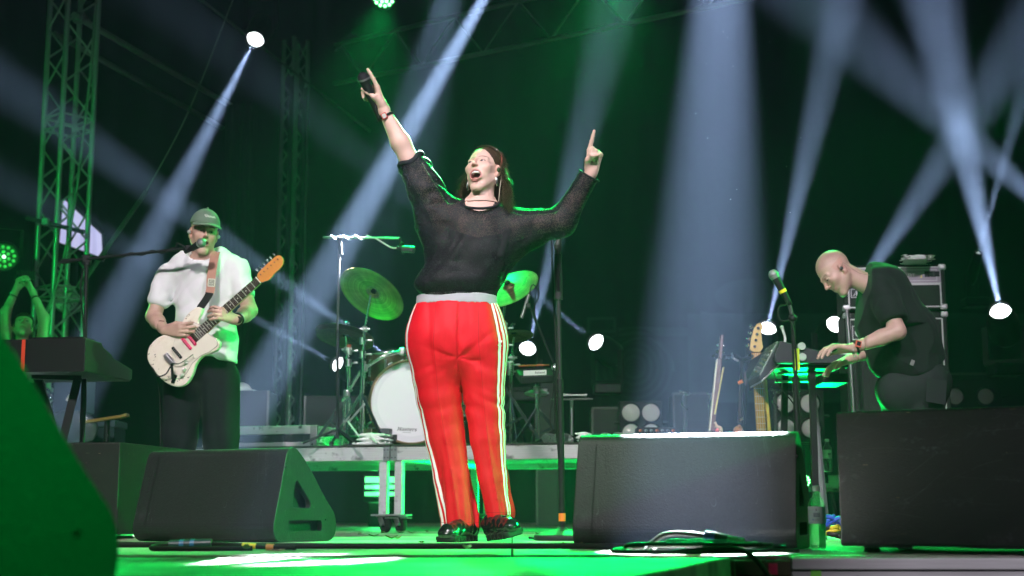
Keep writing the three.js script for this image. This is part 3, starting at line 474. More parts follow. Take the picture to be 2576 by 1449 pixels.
function netMesh(f, cell, lo = f.lo, hi = f.hi, pad = 0.03) {
  const B = 4, o = lo.map((v) => v - pad), N = [0, 1, 2].map((i) => Math.ceil((hi[i] + pad - o[i]) / cell / B) * B + 1), [nx, ny, nz] = N, S = new Float32Array(nx * ny * nz), id = (i, j, k) => (k * ny + j) * nx + i, done = new Uint8Array(nx * ny * nz);
  const val = (i, j, k) => { const q = id(i, j, k); if (!done[q]) { done[q] = 1; S[q] = f(o[0] + i * cell, o[1] + j * cell, o[2] + k * cell); } return S[q]; };
  const reach = cell * B * 1.9;
  for (let k = 0; k < nz - 1; k += B) for (let j = 0; j < ny - 1; j += B) for (let i = 0; i < nx - 1; i += B) {
    const c = f(o[0] + (i + B / 2) * cell, o[1] + (j + B / 2) * cell, o[2] + (k + B / 2) * cell);
    if (Math.abs(c) > reach) { for (let c2 = 0; c2 <= B; c2++) for (let b = 0; b <= B; b++) for (let a = 0; a <= B; a++) { const q = id(i + a, j + b, k + c2); if (!done[q]) S[q] = c; } }
    else for (let c2 = 0; c2 <= B; c2++) for (let b = 0; b <= B; b++) for (let a = 0; a <= B; a++) val(i + a, j + b, k + c2);
  }
  const vid = new Int32Array(nx * ny * nz).fill(-1), pos = [], idx = [], E = [[0, 1], [2, 3], [4, 5], [6, 7], [0, 2], [1, 3], [4, 6], [5, 7], [0, 4], [1, 5], [2, 6], [3, 7]], g = new Float32Array(8);
  for (let k = 0; k < nz - 1; k++) for (let j = 0; j < ny - 1; j++) for (let i = 0; i < nx - 1; i++) {
    let mask = 0; for (let c = 0; c < 8; c++) { g[c] = S[id(i + (c & 1), j + ((c >> 1) & 1), k + (c >> 2))]; if (g[c] < 0) mask |= 1 << c; }
    if (mask === 0 || mask === 255) continue;
    let x = 0, y = 0, z = 0, n = 0;
    for (const [a, b] of E) { if ((g[a] < 0) === (g[b] < 0)) continue; const t = g[a] / (g[a] - g[b]); x += lerp(a & 1, b & 1, t); y += lerp((a >> 1) & 1, (b >> 1) & 1, t); z += lerp(a >> 2, b >> 2, t); n++; }
    vid[id(i, j, k)] = pos.length / 3; pos.push(o[0] + (i + x / n) * cell, o[1] + (j + y / n) * cell, o[2] + (k + z / n) * cell);
  }
  const quad = (a, b, c, d, fl) => { if (a < 0 || b < 0 || c < 0 || d < 0) return; fl ? idx.push(a, c, b, a, d, c) : idx.push(a, b, c, a, c, d); };
  for (let k = 1; k < nz - 1; k++) for (let j = 1; j < ny - 1; j++) for (let i = 1; i < nx - 1; i++) {
    const s = S[id(i, j, k)] < 0;
    if (s !== S[id(i + 1, j, k)] < 0) quad(vid[id(i, j - 1, k - 1)], vid[id(i, j, k - 1)], vid[id(i, j, k)], vid[id(i, j - 1, k)], !s);
    if (s !== S[id(i, j + 1, k)] < 0) quad(vid[id(i - 1, j, k - 1)], vid[id(i - 1, j, k)], vid[id(i, j, k)], vid[id(i, j, k - 1)], !s);
    if (s !== S[id(i, j, k + 1)] < 0) quad(vid[id(i - 1, j - 1, k)], vid[id(i, j - 1, k)], vid[id(i, j, k)], vid[id(i - 1, j, k)], !s);
  }
  const geo = new THREE.BufferGeometry(); geo.setAttribute('position', new THREE.Float32BufferAttribute(pos, 3)); geo.setIndex(idx); geo.computeVertexNormals(); return geo;
}
function paint(geo, col, uvf) {                                        // vertex colours and uv from the position
  const p = geo.attributes.position, nn = geo.attributes.normal, c = new Float32Array(p.count * 3), uv = new Float32Array(p.count * 2);
  for (let i = 0; i < p.count; i++) { const x = p.getX(i), y = p.getY(i), z = p.getZ(i); if (col) c.set(col(x, y, z), i * 3); uv.set(uvf ? uvf(x, y, z) : [x + 0.55 * z, y + 0.3 * z], i * 2); }
  if (col) geo.setAttribute('color', new THREE.BufferAttribute(c, 3)); geo.setAttribute('uv', new THREE.BufferAttribute(uv, 2)); return geo;
}
const mergeBody = (list) => mergeGeometries(list);
const ridge = (x, y, z) => 1 - Math.abs(2 * noise3(x, y, z) - 1);
function folds(x, y, z, s, dx, dy, dz) { const w = 0.5 * (noise3(x * s * 0.35 + 9, y * s * 0.35, z * s * 0.35) - 0.5); return ridge(x * s * dx + w * 3, y * s * dy + w * 3, z * s * dz + w * 2); }

// hands: frame f (fingers), n (palm faces), s (thumb side)
function handPrims(W, f, n, s, { curls, thumb, scale = 1, spread = 0.06 }) {
  const L = [[0.044, 0.027, 0.022], [0.049, 0.031, 0.023], [0.045, 0.029, 0.022], [0.035, 0.022, 0.019]], K = [[0.088, 0.029], [0.092, 0.0095], [0.086, -0.0095], [0.077, -0.027]], out = [], at = (a, b, c) => W.clone().addScaledVector(f, a * scale).addScaledVector(s, b * scale).addScaledVector(n, c * scale);
  K.forEach(([a, b], i) => {
    const k0 = at(a, b, -0.004); out.push(rc(at(0.01, b * 0.55, 0), k0, 0.0165 * scale, 0.0118 * scale, 0.014));
    let p = k0, ang = 0; const side = s.clone().multiplyScalar((1.2 - i) * spread);
    L[i].forEach((len, j) => { ang += curls[i][j]; const d = f.clone().multiplyScalar(Math.cos(ang)).addScaledVector(n, Math.sin(ang)).add(side).normalize(), q = p.clone().addScaledVector(d, len * scale); out.push(rc(p, q, [0.0106, 0.0096, 0.0086][j] * scale, [0.0096, 0.0086, 0.0072][j] * scale, j ? 0.004 : 0.006)); p = q; });
  });
  const tb = [at(0.015, 0.016, 0.008), ...thumb.map(([a, b, c]) => at(a, b, c))]; out.push(rc(tb[0], tb[1], 0.0175 * scale, 0.0145 * scale, 0.016), rc(tb[1], tb[2], 0.0118 * scale, 0.0102 * scale, 0.006), rc(tb[2], tb[3], 0.0102 * scale, 0.0078 * scale, 0.004));
  return out;
}
// a head in its own axes: x to its left, y up, z out of the face
function headField({ open = 0, lids = 0.3, female = false, jaw = 1 }) {
  const yo = open * 0.026, zo = -open * 0.012, S = (c, r, k) => el(V(...c), V(...r), k);
  const base = field([S([0, 0.042, -0.018], [0.075, 0.088, 0.096], 0.03), S([0, -0.03, 0.026], [0.06, 0.08, 0.064], 0.035)]);
  const cr = [rc(V(0.052, -0.045, -0.008), V(0.014, -0.098 - yo, 0.062 + zo), 0.02 * jaw, 0.0165 * jaw, 0.022), S([0, -0.1 - yo, 0.07 + zo], [0.02, 0.016, 0.016], 0.02), S([0.043, -0.014, 0.056], [0.021, 0.02, 0.022], 0.024), rc(V(0.003, 0.03, 0.087), V(0.044, 0.03, 0.064), female ? 0.008 : 0.0105, 0.008, 0.014),
    rc(V(0, 0.024, 0.084), V(0, -0.013, 0.108), 0.0065, 0.0088, 0.008), S([0, -0.015, 0.108], [0.0095, 0.0085, 0.0085], 0.005), S([0.0108, -0.019, 0.098], [0.0068, 0.0068, 0.009], 0.005)];
  const eye = S([0.031, 0.0105, 0.0735], [0.0142, 0.0142, 0.0142], 0.004), socket = S([0.031, 0.0125, 0.1], [0.021, 0.0125, 0.02], 0.01), slit = S([0.0315, 0.0095, 0.088], [0.0132, 0.0012 + 0.0042 * lids, 0.012], 0.002);
  const ear = S([0.0775, -0.004, -0.012], [0.0085, 0.031, 0.018], 0.006), concha = S([0.087, -0.005, -0.008], [0.0085, 0.017, 0.0095], 0.003), lobe = S([0.0745, -0.032, -0.004], [0.006, 0.009, 0.009], 0.006);
  const my = -0.054 - yo * 0.5, oh = 0.004 + open * 0.0185, ow = 0.0235 + open * 0.0035, cav = S([0, my, 0.086], [ow, oh, 0.04], 0.004), nos = S([0.0058, -0.0235, 0.1], [0.0034, 0.004, 0.0048], 0.002);
  return (x, y, z) => {
    const ax = Math.abs(x); let d = base(ax, y, z);
    for (const p of cr) d = smin(d, p.f(ax, y, z), p.k);
    d = smax(d, -socket.f(ax, y, z), 0.012); d = smin(d, eye.f(ax, y, z), 0.005); if (lids > 0) d = smax(d, -slit.f(ax, y, z), 0.0015);
    const q = Math.sqrt((ax / (ow + 0.002)) ** 2 + ((y - my) / (oh + 0.004)) ** 2), zs = 0.0865 - 14 * ax * ax - 1.2 * (y - my) ** 2 - open * 0.004, lip = Math.sqrt(((q - 1) * Math.min(ow, oh + 0.008)) ** 2 + (z - zs) ** 2) - (0.0034 + 0.0012 * sstep(my, my - 0.02, y)); d = smin(d, lip, 0.009);
    if (open > 0) d = smax(d, -cav.f(ax, y, z), 0.003); d = smax(d, -nos.f(ax, y, z), 0.002);
    let e = smin(ear.f(ax, y, z), lobe.f(ax, y, z), 0.008); e = smax(e, -concha.f(ax, y, z), 0.004); return smin(d, e, 0.008);
  };
}
function headPrim(hf, M, s) {                                          // the head set into a body's field
  const inv = M.clone().invert(), e = inv.elements, c = V(0, 0, 0).applyMatrix4(M), R = 0.17 * s; return { k: 0.02, lo: [c.x - R, c.y - R, c.z - R], hi: [c.x + R, c.y + R, c.z + R], inv, f: (x, y, z) => hf((e[0] * x + e[4] * y + e[8] * z + e[12]), (e[1] * x + e[5] * y + e[9] * z + e[13]), (e[2] * x + e[6] * y + e[10] * z + e[14])) * s };
}
function frame(c, fwd, up, s) { const z = fwd.clone().normalize(), x = up.clone().cross(z).normalize(), y = z.clone().cross(x); return new THREE.Matrix4().makeBasis(x.multiplyScalar(s), y.multiplyScalar(s), z.multiplyScalar(s)).setPosition(c); }
const skinM = mat(0xffffff, 0.48, 0, { vertexColors: true, sheen: 0.15, sheenColor: new THREE.Color(0.6, 0.3, 0.25) });
function skinColor(tone, M, { lips = [0.42, 0.12, 0.11], brow = [0.1, 0.06, 0.04], open = 0, stubble = 0, scalp = 0, lidTone = 0 } = {}) {
  const e = M ? M.clone().invert().elements : null;
  return (x, y, z) => {
    const n = 0.92 + 0.16 * fbm(x * 30, y * 30, z * 30, 2); let c = [tone[0] * n, tone[1] * n, tone[2] * n];
    if (e) {
      const hx = e[0] * x + e[4] * y + e[8] * z + e[12], hy = e[1] * x + e[5] * y + e[9] * z + e[13], hz = e[2] * x + e[6] * y + e[10] * z + e[14], ax = Math.abs(hx);
      if (Math.abs(hx) < 0.13 && Math.abs(hy) < 0.2 && Math.abs(hz) < 0.16) {
        const mix = (t, k) => { c = c.map((v, i) => lerp(v, t[i], clamp(k))); };
        const my = -0.054 - open * 0.013, q = Math.sqrt((ax / (0.0262 + open * 0.002)) ** 2 + ((hy - my) / (0.0085 + open * 0.0185)) ** 2); if (hz > 0.05) mix(lips, sstep(1.26, 1.1, q) * 0.7);
        if (open > 0 && q < 0.93 && hz < 0.083) mix([0.09, 0.02, 0.018], sstep(0.95, 0.8, q));
        const by = 0.034 + 0.006 * Math.sin(clamp((ax - 0.012) / 0.034) * 2.6); if (hz > 0.03 && ax > 0.01 && ax < 0.052) mix(brow, 0.75 * sstep(0.0065, 0.0025, Math.abs(hy - by)) * sstep(0.008, 0.016, ax) * sstep(0.056, 0.046, ax));
        if (hz > 0.03) mix([tone[0] * 1.0, tone[1] * 0.72, tone[2] * 0.68], 0.3 * Math.exp(-((ax - 0.043) ** 2 + (hy + 0.02) ** 2) / 0.0005)); mix([tone[0] * 0.95, tone[1] * 0.68, tone[2] * 0.62], hz > 0.09 ? 0.35 : 0); if (ax > 0.068 && Math.abs(hy) < 0.045) mix([tone[0] * 0.98, tone[1] * 0.7, tone[2] * 0.64], 0.45);
        if (hz > 0.05) mix([brow[0] * 0.6, brow[1] * 0.6, brow[2] * 0.6], 0.95 * sstep(0.0032, 0.0014, Math.abs(hy - 0.0135 + (ax - 0.031) ** 2 * 14 + 0.002 * lidTone)) * sstep(0.016, 0.0125, Math.abs(ax - 0.0315)));
        if (stubble) mix([tone[0] * 0.62, tone[1] * 0.6, tone[2] * 0.6], stubble * sstep(-0.02, -0.06, hy) * sstep(0.0, 0.03, hz) * (0.5 + 0.5 * noise3(hx * 400, hy * 400, hz * 400))); if (scalp) mix([0.16, 0.12, 0.1], scalp * sstep(0.055, 0.075, hy + 0.35 * (0.02 - hz)) * (0.6 + 0.4 * noise3(hx * 300, hy * 300, hz * 300)));
      }
    }
    return c;
  };
}
function eyes(parent, M, s, look = V(0, 0, 1)) {
  const o = parent.matrixWorld; for (const sx of [1, -1]) {
    const c = V(sx * 0.031, 0.0105, 0.0735), g = new THREE.SphereGeometry(0.0131, 18, 14), p = g.attributes.position, col = []; const d = look.clone().normalize();
    for (let i = 0; i < p.count; i++) { const a = V(p.getX(i), p.getY(i), p.getZ(i)).normalize().dot(d); col.push(...(a > 0.955 ? [0.006, 0.006, 0.006] : a > 0.8 ? [0.035, 0.035, 0.032] : [0.42, 0.39, 0.37])); }
    g.setAttribute('color', new THREE.Float32BufferAttribute(col, 3)); g.translate(c.x, c.y, c.z); g.applyMatrix4(M); wpart(parent, 'eyeball', g, mat(0xffffff, 0.08, 0, { vertexColors: true }));
  }
}
function strands(list, r0, r1, segs = 7) {                              // thin tapering hair tubes, three-sided
  const pos = [], idx = [], nor = [];
  for (const pts of list) {
    const c = new THREE.CatmullRomCurve3(pts), base = pos.length / 3;
    for (let i = 0; i <= segs; i++) { const t = i / segs, p = c.getPoint(t), d = c.getTangent(t), a = V(0, 1, 0.3).cross(d).normalize(), b = d.clone().cross(a), r = lerp(r0, r1, t); for (let k = 0; k < 3; k++) { const an = k * 2.0944, n = a.clone().multiplyScalar(Math.cos(an)).addScaledVector(b, Math.sin(an)); pos.push(p.x + n.x * r, p.y + n.y * r, p.z + n.z * r); nor.push(n.x, n.y, n.z); } }
    for (let i = 0; i < segs; i++) for (let k = 0; k < 3; k++) { const a = base + i * 3 + k, b = base + i * 3 + (k + 1) % 3; idx.push(a, b, a + 3, b, b + 3, a + 3); }
  }
  const g = new THREE.BufferGeometry(); g.setAttribute('position', new THREE.Float32BufferAttribute(pos, 3)); g.setAttribute('normal', new THREE.Float32BufferAttribute(nor, 3)); g.setIndex(idx); return g;
}
const inBox = (f, lo, hi) => { const g = (x, y, z) => Math.max(f(x, y, z), lo[0] - x, x - hi[0], lo[1] - y, y - hi[1], lo[2] - z, z - hi[2]); g.lo = lo; g.hi = hi; return g; };
const outBoxes = (f, bs) => { const g = (x, y, z) => { let d = f(x, y, z); for (const [lo, hi] of bs) d = Math.max(d, Math.min(x - lo[0], hi[0] - x, y - lo[1], hi[1] - y, z - lo[2], hi[2] - z)); return d; }; g.lo = f.lo; g.hi = f.hi; return g; };
const around = (pts, r) => { const lo = [9, 9, 9].map((v) => v * 9), hi = lo.map((v) => -v); for (const p of pts) [p.x, p.y, p.z].forEach((v, i) => { lo[i] = Math.min(lo[i], v - r); hi[i] = Math.max(hi[i], v + r); }); return [lo, hi]; };
function bodyMesh(prims, fine, cells = [0.011, 0.0028]) {               // one skin: coarse trunk and limbs, fine head and hands
  const f = field(prims); return mergeBody([netMesh(outBoxes(f, fine), cells[0]), ...fine.map(([lo, hi]) => netMesh(inBox(f, lo, hi), cells[1], lo, hi, cells[1] * 2))]);
}
// ---------- drum kit on the riser ----------
const brassT = tex(512, (u, v) => { const r = Math.hypot(u - 0.5, v - 0.5), a = Math.atan2(v - 0.5, u - 0.5), k = 0.55 + 0.22 * (noise3(r * 160, 3, 1) - 0.5) + 0.3 * (fbm(Math.cos(a) * 3, Math.sin(a) * 3, r * 3, 3) - 0.5); return [k * 0.95, k * 0.86, k * 0.6]; }, true);
const brassM = mat(0xffffff, 0.36, 0.75, { map: brassT, bumpMap: tex(256, (u, v) => { const r = Math.hypot(u - 0.5, v - 0.5); return 0.5 + 0.5 * Math.sin(r * 420); }), bumpScale: 0.0001 });
function cymbalGeo(R) {
  const pr = [[0.006, 0.03], [R * 0.13, 0.026], [R * 0.2, 0.012], [R * 0.24, 0.008], [R * 0.6, 0.001], [R, -0.012], [R, -0.0135], [R * 0.6, -0.0006], [R * 0.24, 0.006], [R * 0.2, 0.0105], [R * 0.13, 0.0243], [0.006, 0.0283]];
  const g = lathe(pr, 64), p = g.attributes.position, uv = g.attributes.uv; for (let i = 0; i < p.count; i++) uv.setXY(i, 0.5 + p.getX(i) / R * 0.5, 0.5 + p.getZ(i) / R * 0.5); return g;
}
function cymbal(label, c, n, R, stamp) {
  const o = thing('cymbal', label, 'cymbal', c), q = (g) => orient(g, V(0, 1, 0), n);
  part(o, 'plate', q(cymbalGeo(R)), brassM); part(o, 'felt', q(T(lathe([[0.005, 0.028], [0.02, 0.03], [0.02, 0.045], [0.005, 0.048]], 18))), darkClothM); part(o, 'wing_nut', q(join([cyl(0.006, 0.006, 0.05, 10, 0, 0.06, 0), rbox(0.034, 0.012, 0.004, 0.002, 0, 0.075, 0)])), chromeM); part(o, 'lower_felt', q(cyl(0.019, 0.019, 0.014, 18, 0, 0.016, 0)), darkClothM);
  if (stamp) { const t = canvasTex(256, 96, (x, w, h) => { x.clearRect(0, 0, w, h); x.fillStyle = '#111'; x.font = 'italic bold 64px serif'; x.textAlign = 'center'; x.fillText(stamp, w / 2, 66); }); const pg = new THREE.PlaneGeometry(0.1, 0.036); pg.rotateX(Math.PI / 2); pg.rotateY(stamp === 'Zildjian' ? 1.2 : 0.4); part(o, 'stamp', q(T(pg, R * 0.55, 0.0035, R * 0.1)), mat(0xffffff, 0.5, 0, { map: t, transparent: true, side: THREE.DoubleSide })); }
  return o;
}
function stand(name, label, top, foot, { tilt, legs = 3, spread = 0.2, hub = 0.36, r = 0.0105, joints = [0.45, 0.75], turn = 0.4, m = chromeM, legM = m, bend, group, category = 'drum stand', clip } = {}) {
  const o = thing(name, label, category, foot.clone(), 0, group), base = V(0, 0, 0), H = top.y - foot.y, knee = bend ? bend.clone().sub(foot) : V(0, H * 0.82, 0), tp = top.clone().sub(foot);
  part(o, 'lower_tube', bar(V(0, 0.03, 0), V(0, hub + 0.18, 0), r * 1.25), m);
  part(o, 'middle_tube', bar(V(0, hub, 0), knee, r), m); part(o, 'upper_tube', bar(knee, tp, r * 0.75), m);
  for (const t of joints) { const y = lerp(hub + 0.1, knee.y, t), g = join([cyl(r * 2, r * 2, 0.045, 12, 0, y, 0), bar(V(0, y, 0), V(0.045, y, 0.02), 0.006), rbox(0.03, 0.012, 0.01, 0.003, 0.05, y, 0.022)]); part(o, 'clamp', g, chromeDullM); }
  part(o, 'tilter', join([sph(r * 2.2, knee.x, knee.y, knee.z, 10), bar(knee.clone().add(V(-0.03, 0, 0.01)), knee.clone().add(V(0.035, 0, 0.01)), 0.007)]), chromeDullM);
  for (let i = 0; i < legs; i++) { const a = turn + i / legs * Math.PI * 2, e = V(Math.cos(a) * spread, 0.012, Math.sin(a) * spread), lg = part(o, 'leg', join([beam(V(0, hub * 0.95, 0), e, 0.008, 0.02), beam(V(0, hub * 0.3, 0), e.clone().multiplyScalar(0.55).setY(hub * 0.46), 0.006, 0.014)]), legM); part(lg, 'rubber_foot', sph(0.016, e.x, 0.014, e.z, 8), rubberM); }
  if (clip) clip(o); return o;
}
{ // bass drum
  const c = P(1035, 1012, 9.45), R = 0.272, L = 0.42, o = thing('bass_drum', 'bass drum with white front head and bronze hoop', 'bass drum', V(c.x, RY, c.z), 0.1), y = c.y - RY;
  const Z = (g) => T(rot(g, Math.PI / 2), 0, y, 0);
  const wrapM = mat(0xffffff, 0.3, 0.1, { clearcoat: 0.6, map: tex(256, (u, v) => { const k = 0.12 + 0.3 * Math.pow(tnoise(u * 90, v * 90, 90, 2), 3) + 0.1 * (tfbm(u, v, 6, 3, 8) - 0.5); return [k * 0.9, k * 0.72, k * 0.4]; }, true) });
  part(o, 'shell', Z(lathe([[R - 0.006, -0.01], [R, -0.01], [R, -L], [R - 0.006, -L]], 64)), wrapM);
  const head = canvasTex(1024, 1024, (x, w) => { x.fillStyle = '#e9e7ec'; x.fillRect(0, 0, w, w); x.fillStyle = '#dcdce2'; x.beginPath(); x.arc(512, 512, 500, 0, 7); x.fill(); x.fillStyle = '#e6e5ea'; x.beginPath(); x.arc(512, 512, 432, 0, 7); x.fill();
    for (let i = 0; i < 90; i++) { x.fillStyle = `rgba(150,148,160,${rr(0.02, 0.1)})`; x.beginPath(); x.ellipse(rr(60, 960), rr(60, 960), rr(1, 9), rr(1, 6), rr(0, 3), 0, 7); x.fill(); }
    x.fillStyle = '#26262a'; x.font = 'italic bold 62px serif'; x.textAlign = 'center'; x.save(); x.translate(455, 875); x.rotate(0.04); x.fillText('Masters', 0, 0); for (let i = 0; i < 6; i++) x.fillRect(-50 + i * 18, 18, 11, 5); x.restore(); });
  const hg = new THREE.CircleGeometry(R - 0.003, 64); part(o, 'front_head', T(hg, 0, y, 0.012), mat(0xffffff, 0.55, 0, { map: head }));
  part(o, 'port_patch', T(new THREE.CircleGeometry(0.062, 32), 0.125, y + 0.03, 0.0145), mat(lin(0.86, 0.86, 0.88), 0.5));
  const hoopM = mat(lin(0.26, 0.19, 0.11), 0.35, 0.2);
  part(o, 'front_hoop', Z(lathe([[R - 0.004, 0.026], [R + 0.014, 0.026], [R + 0.014, -0.018], [R + 0.002, -0.018]], 64)), hoopM); part(o, 'back_hoop', Z(lathe([[R - 0.004, -L + 0.018], [R + 0.014, -L + 0.018], [R + 0.014, -L - 0.026], [R - 0.004, -L - 0.026]], 64)), hoopM);
  for (let i = 0; i < 10; i++) { const a = i / 10 * Math.PI * 2 + 0.2, x = Math.cos(a), yy = Math.sin(a); const lug = part(o, 'claw', T(rot(join([rbox(0.036, 0.03, 0.05, 0.006, 0, R + 0.014, 0.0), bar(V(0, R + 0.02, -0.02), V(0, R + 0.022, -0.13), 0.004), rbox(0.024, 0.02, 0.06, 0.006, 0, R + 0.012, -0.15)]), 0, 0, a - Math.PI / 2), 0, y, 0), chromeM); }
  for (const s of [-1, 1]) part(o, 'spur', bar(V(s * R * 0.8, y - R * 0.6, -0.1), V(s * (R + 0.09), 0.01, 0.06), 0.009), chromeM);
}
{ // small dark toms
  for (const [u, v, D, r, h, lab] of [[975, 930, 9.75, 0.15, 0.2, 'dark sparkle tom half hidden behind the bass drum'], [1168, 985, 9.8, 0.2, 0.36, 'floor tom glimpsed between the red trouser legs']]) {
    const c = P(u, v, D), o = thing('tom_drum', lab, 'drum', c), tm = mat(lin(0.06, 0.05, 0.025), 0.25, 0.2, { clearcoat: 0.7 });
    part(o, 'shell', lathe([[r - 0.005, -h / 2], [r, -h / 2], [r, h / 2], [r - 0.005, h / 2]], 40), tm); part(o, 'top_head', cyl(r, r, 0.004, 40, 0, h / 2 + 0.004, 0), mat(lin(0.7, 0.7, 0.72), 0.5));
    for (const s of [-1, 1]) part(o, 'rim', lathe([[r, s * h / 2 - 0.008], [r + 0.01, s * h / 2 - 0.008], [r + 0.01, s * h / 2 + 0.01], [r, s * h / 2 + 0.01]], 40), chromeM);
    for (let i = 0; i < 8; i++) { const a = i / 8 * 6.283; part(o, 'lug', rbox(0.018, h * 0.6, 0.014, 0.004, (r + 0.008) * Math.cos(a), 0, (r + 0.008) * Math.sin(a)), chromeM); }
    for (let i = 0; i < 3; i++) { const a = i / 3 * 6.283 + 0.5; part(o, 'leg', bar(V((r + 0.02) * Math.cos(a), 0, (r + 0.02) * Math.sin(a)), V((r + 0.05) * Math.cos(a), RY - c.y + 0.005, (r + 0.05) * Math.sin(a)), 0.006), chromeM); }
  }
}
const foot = (u, D) => { const p = P(u, 1118, D); p.y = RY; return p; };
cymbal('large crash cymbal tilted steeply, left of the singer', P(937, 737, 9.15), V(0.40, 0.755, -0.51), 0.232);
stand('cymbal_stand', 'chrome stand of the large tilted crash cymbal', P(933, 742, 9.16), foot(908, 9.2), { bend: P(917, 828, 9.18), spread: 0.2, turn: 2.7 });
cymbal('low flat hi-hat cymbal at the far left of the kit', P(868, 838, 9.3), V(0.16, 0.97, -0.24), 0.195);
cymbal('lower hi-hat cymbal under the flat one', P(868, 843, 9.3).add(V(0, -0.016, 0)), V(0.16, 0.97, -0.24), 0.192);
stand('hi_hat_stand', 'chrome stand under the flat hi-hat cymbals', P(869, 835, 9.3).add(V(0, 0.04, 0)), foot(873, 9.3), { bend: P(872, 880, 9.3), spread: 0.22, turn: 0.9, joints: [0.5, 0.95], clip: (o) => part(o, 'clutch', cyl(0.02, 0.018, 0.03, 14, 0, P(872, 872, 9.3).y - RY, 0.0), mat(lin(0.4, 0.05, 0.03), 0.4)) });
cymbal('crash cymbal glowing green just right of the singer', P(1281, 722, 9.2), V(-0.38, 0.72, 0.58), 0.2, 'Zildjian');
stand('cymbal_stand', 'chrome stand right behind the singer carrying the green crash cymbal', P(1276, 728, 9.22), foot(1266, 9.25), { bend: P(1264, 815, 9.24), spread: 0.26, turn: 0.25, r: 0.013, hub: 0.42, joints: [0.1, 0.5, 0.9] });
cymbal('small low splash cymbal right of the red trousers', P(1293, 842, 9.5), V(-0.1, 0.97, -0.2), 0.13);
stand('cymbal_stand', 'short chrome stand under the small low splash cymbal', P(1293, 846, 9.5), foot(1285, 9.7), { bend: P(1288, 900, 9.6), spread: 0.16, turn: 1.3 });
{ // curved rack bar
  const o = thing('rack_bar', 'curved chrome rack bar arching up to the bass drum', 'drum rack', V(P(850, 1000, 9.25).x, RY, -9.25));
  wpart(o, 'curved_bar', hose([P(862, 1010, 9.3), P(880, 978, 9.3), P(905, 938, 9.28), P(940, 910, 9.26), P(975, 892, 9.26), P(1014, 884, 9.3)], 0.0125, 60, 12), chromeM);
  for (const [u, v] of [[872, 990], [917, 926], [1012, 884]]) { const q = P(u, v, 9.27); wpart(o, 'clamp', join([rbox(0.04, 0.05, 0.05, 0.01, q.x, q.y, q.z), bar(q, q.clone().add(V(0.04, 0.02, 0.03)), 0.006)]), chromeDullM); }
  wpart(o, 'upright', bar(P(866, 1010, 9.32), V(P(866, 1010, 9.32).x, RY + 0.01, -9.32), 0.012), chromeM);
}
{ // boomerang-shaped green lit pedal frame
  const o = thing('stand_brace', 'bent flat metal brace lit green beside the bass drum', 'drum hardware', foot(880, 9.15));
  wpart(o, 'upper_arm', beam(P(918, 1015, 9.2), P(877, 1062, 9.12), 0.01, 0.03, V(0, 0, 1)), chromeDullM); wpart(o, 'lower_arm', beam(P(877, 1062, 9.12), P(905, 1100, 9.08), 0.01, 0.03, V(0, 0, 1)), chromeDullM); wpart(o, 'foot_bar', beam(P(932, 1098, 9.05), P(950, 1116, 9.03), 0.012, 0.03, V(0, 0, 1)), chromeDullM);
}
// ---------- microphones and their stands ----------
const grilleM = mat(lin(0.35, 0.35, 0.36), 0.4, 0.8, { bumpMap: tex(128, (u, v) => (Math.sin(u * 6.283 * 24) * Math.sin(v * 6.283 * 24) > 0 ? 1 : 0.2)), bumpScale: 0.001 });
function vocalMic(name, label, tip, dir, { len = 0.15, s = 1, body = blackM, ball = grilleM, ring, group } = {}) {   // dir points from the ball to the cable end
  const o = thing(name, label, 'microphone', tip, 0, group), q = (g) => orient(g, V(0, -1, 0), dir);
  part(o, 'grille', q(T(lathe([[0, 0.026], [0.014, 0.023], [0.023, 0.012], [0.0255, 0], [0.024, -0.012], [0.021, -0.022]].map(([a, b]) => [a * s, b * s]), 22))), ball);
  part(o, 'collar', q(T(lathe([[0.0245, 0.002], [0.0265, 0.002], [0.0265, -0.006], [0.0245, -0.006]].map(([a, b]) => [a * s, b * s]), 22))), steelM);
  part(o, 'body', q(T(lathe([[0.021, -0.022], [0.0195, -0.05], [0.013, -len], [0.012, -len - 0.02], [0, -len - 0.02]].map(([a, b]) => [a * s, b * s]), 20))), body);
  if (ring) part(o, 'tape_ring', q(T(cyl(0.0185 * s, 0.0195 * s, 0.016, 18, 0, -len * 0.62 * s, 0))), ring);
  return o;
}
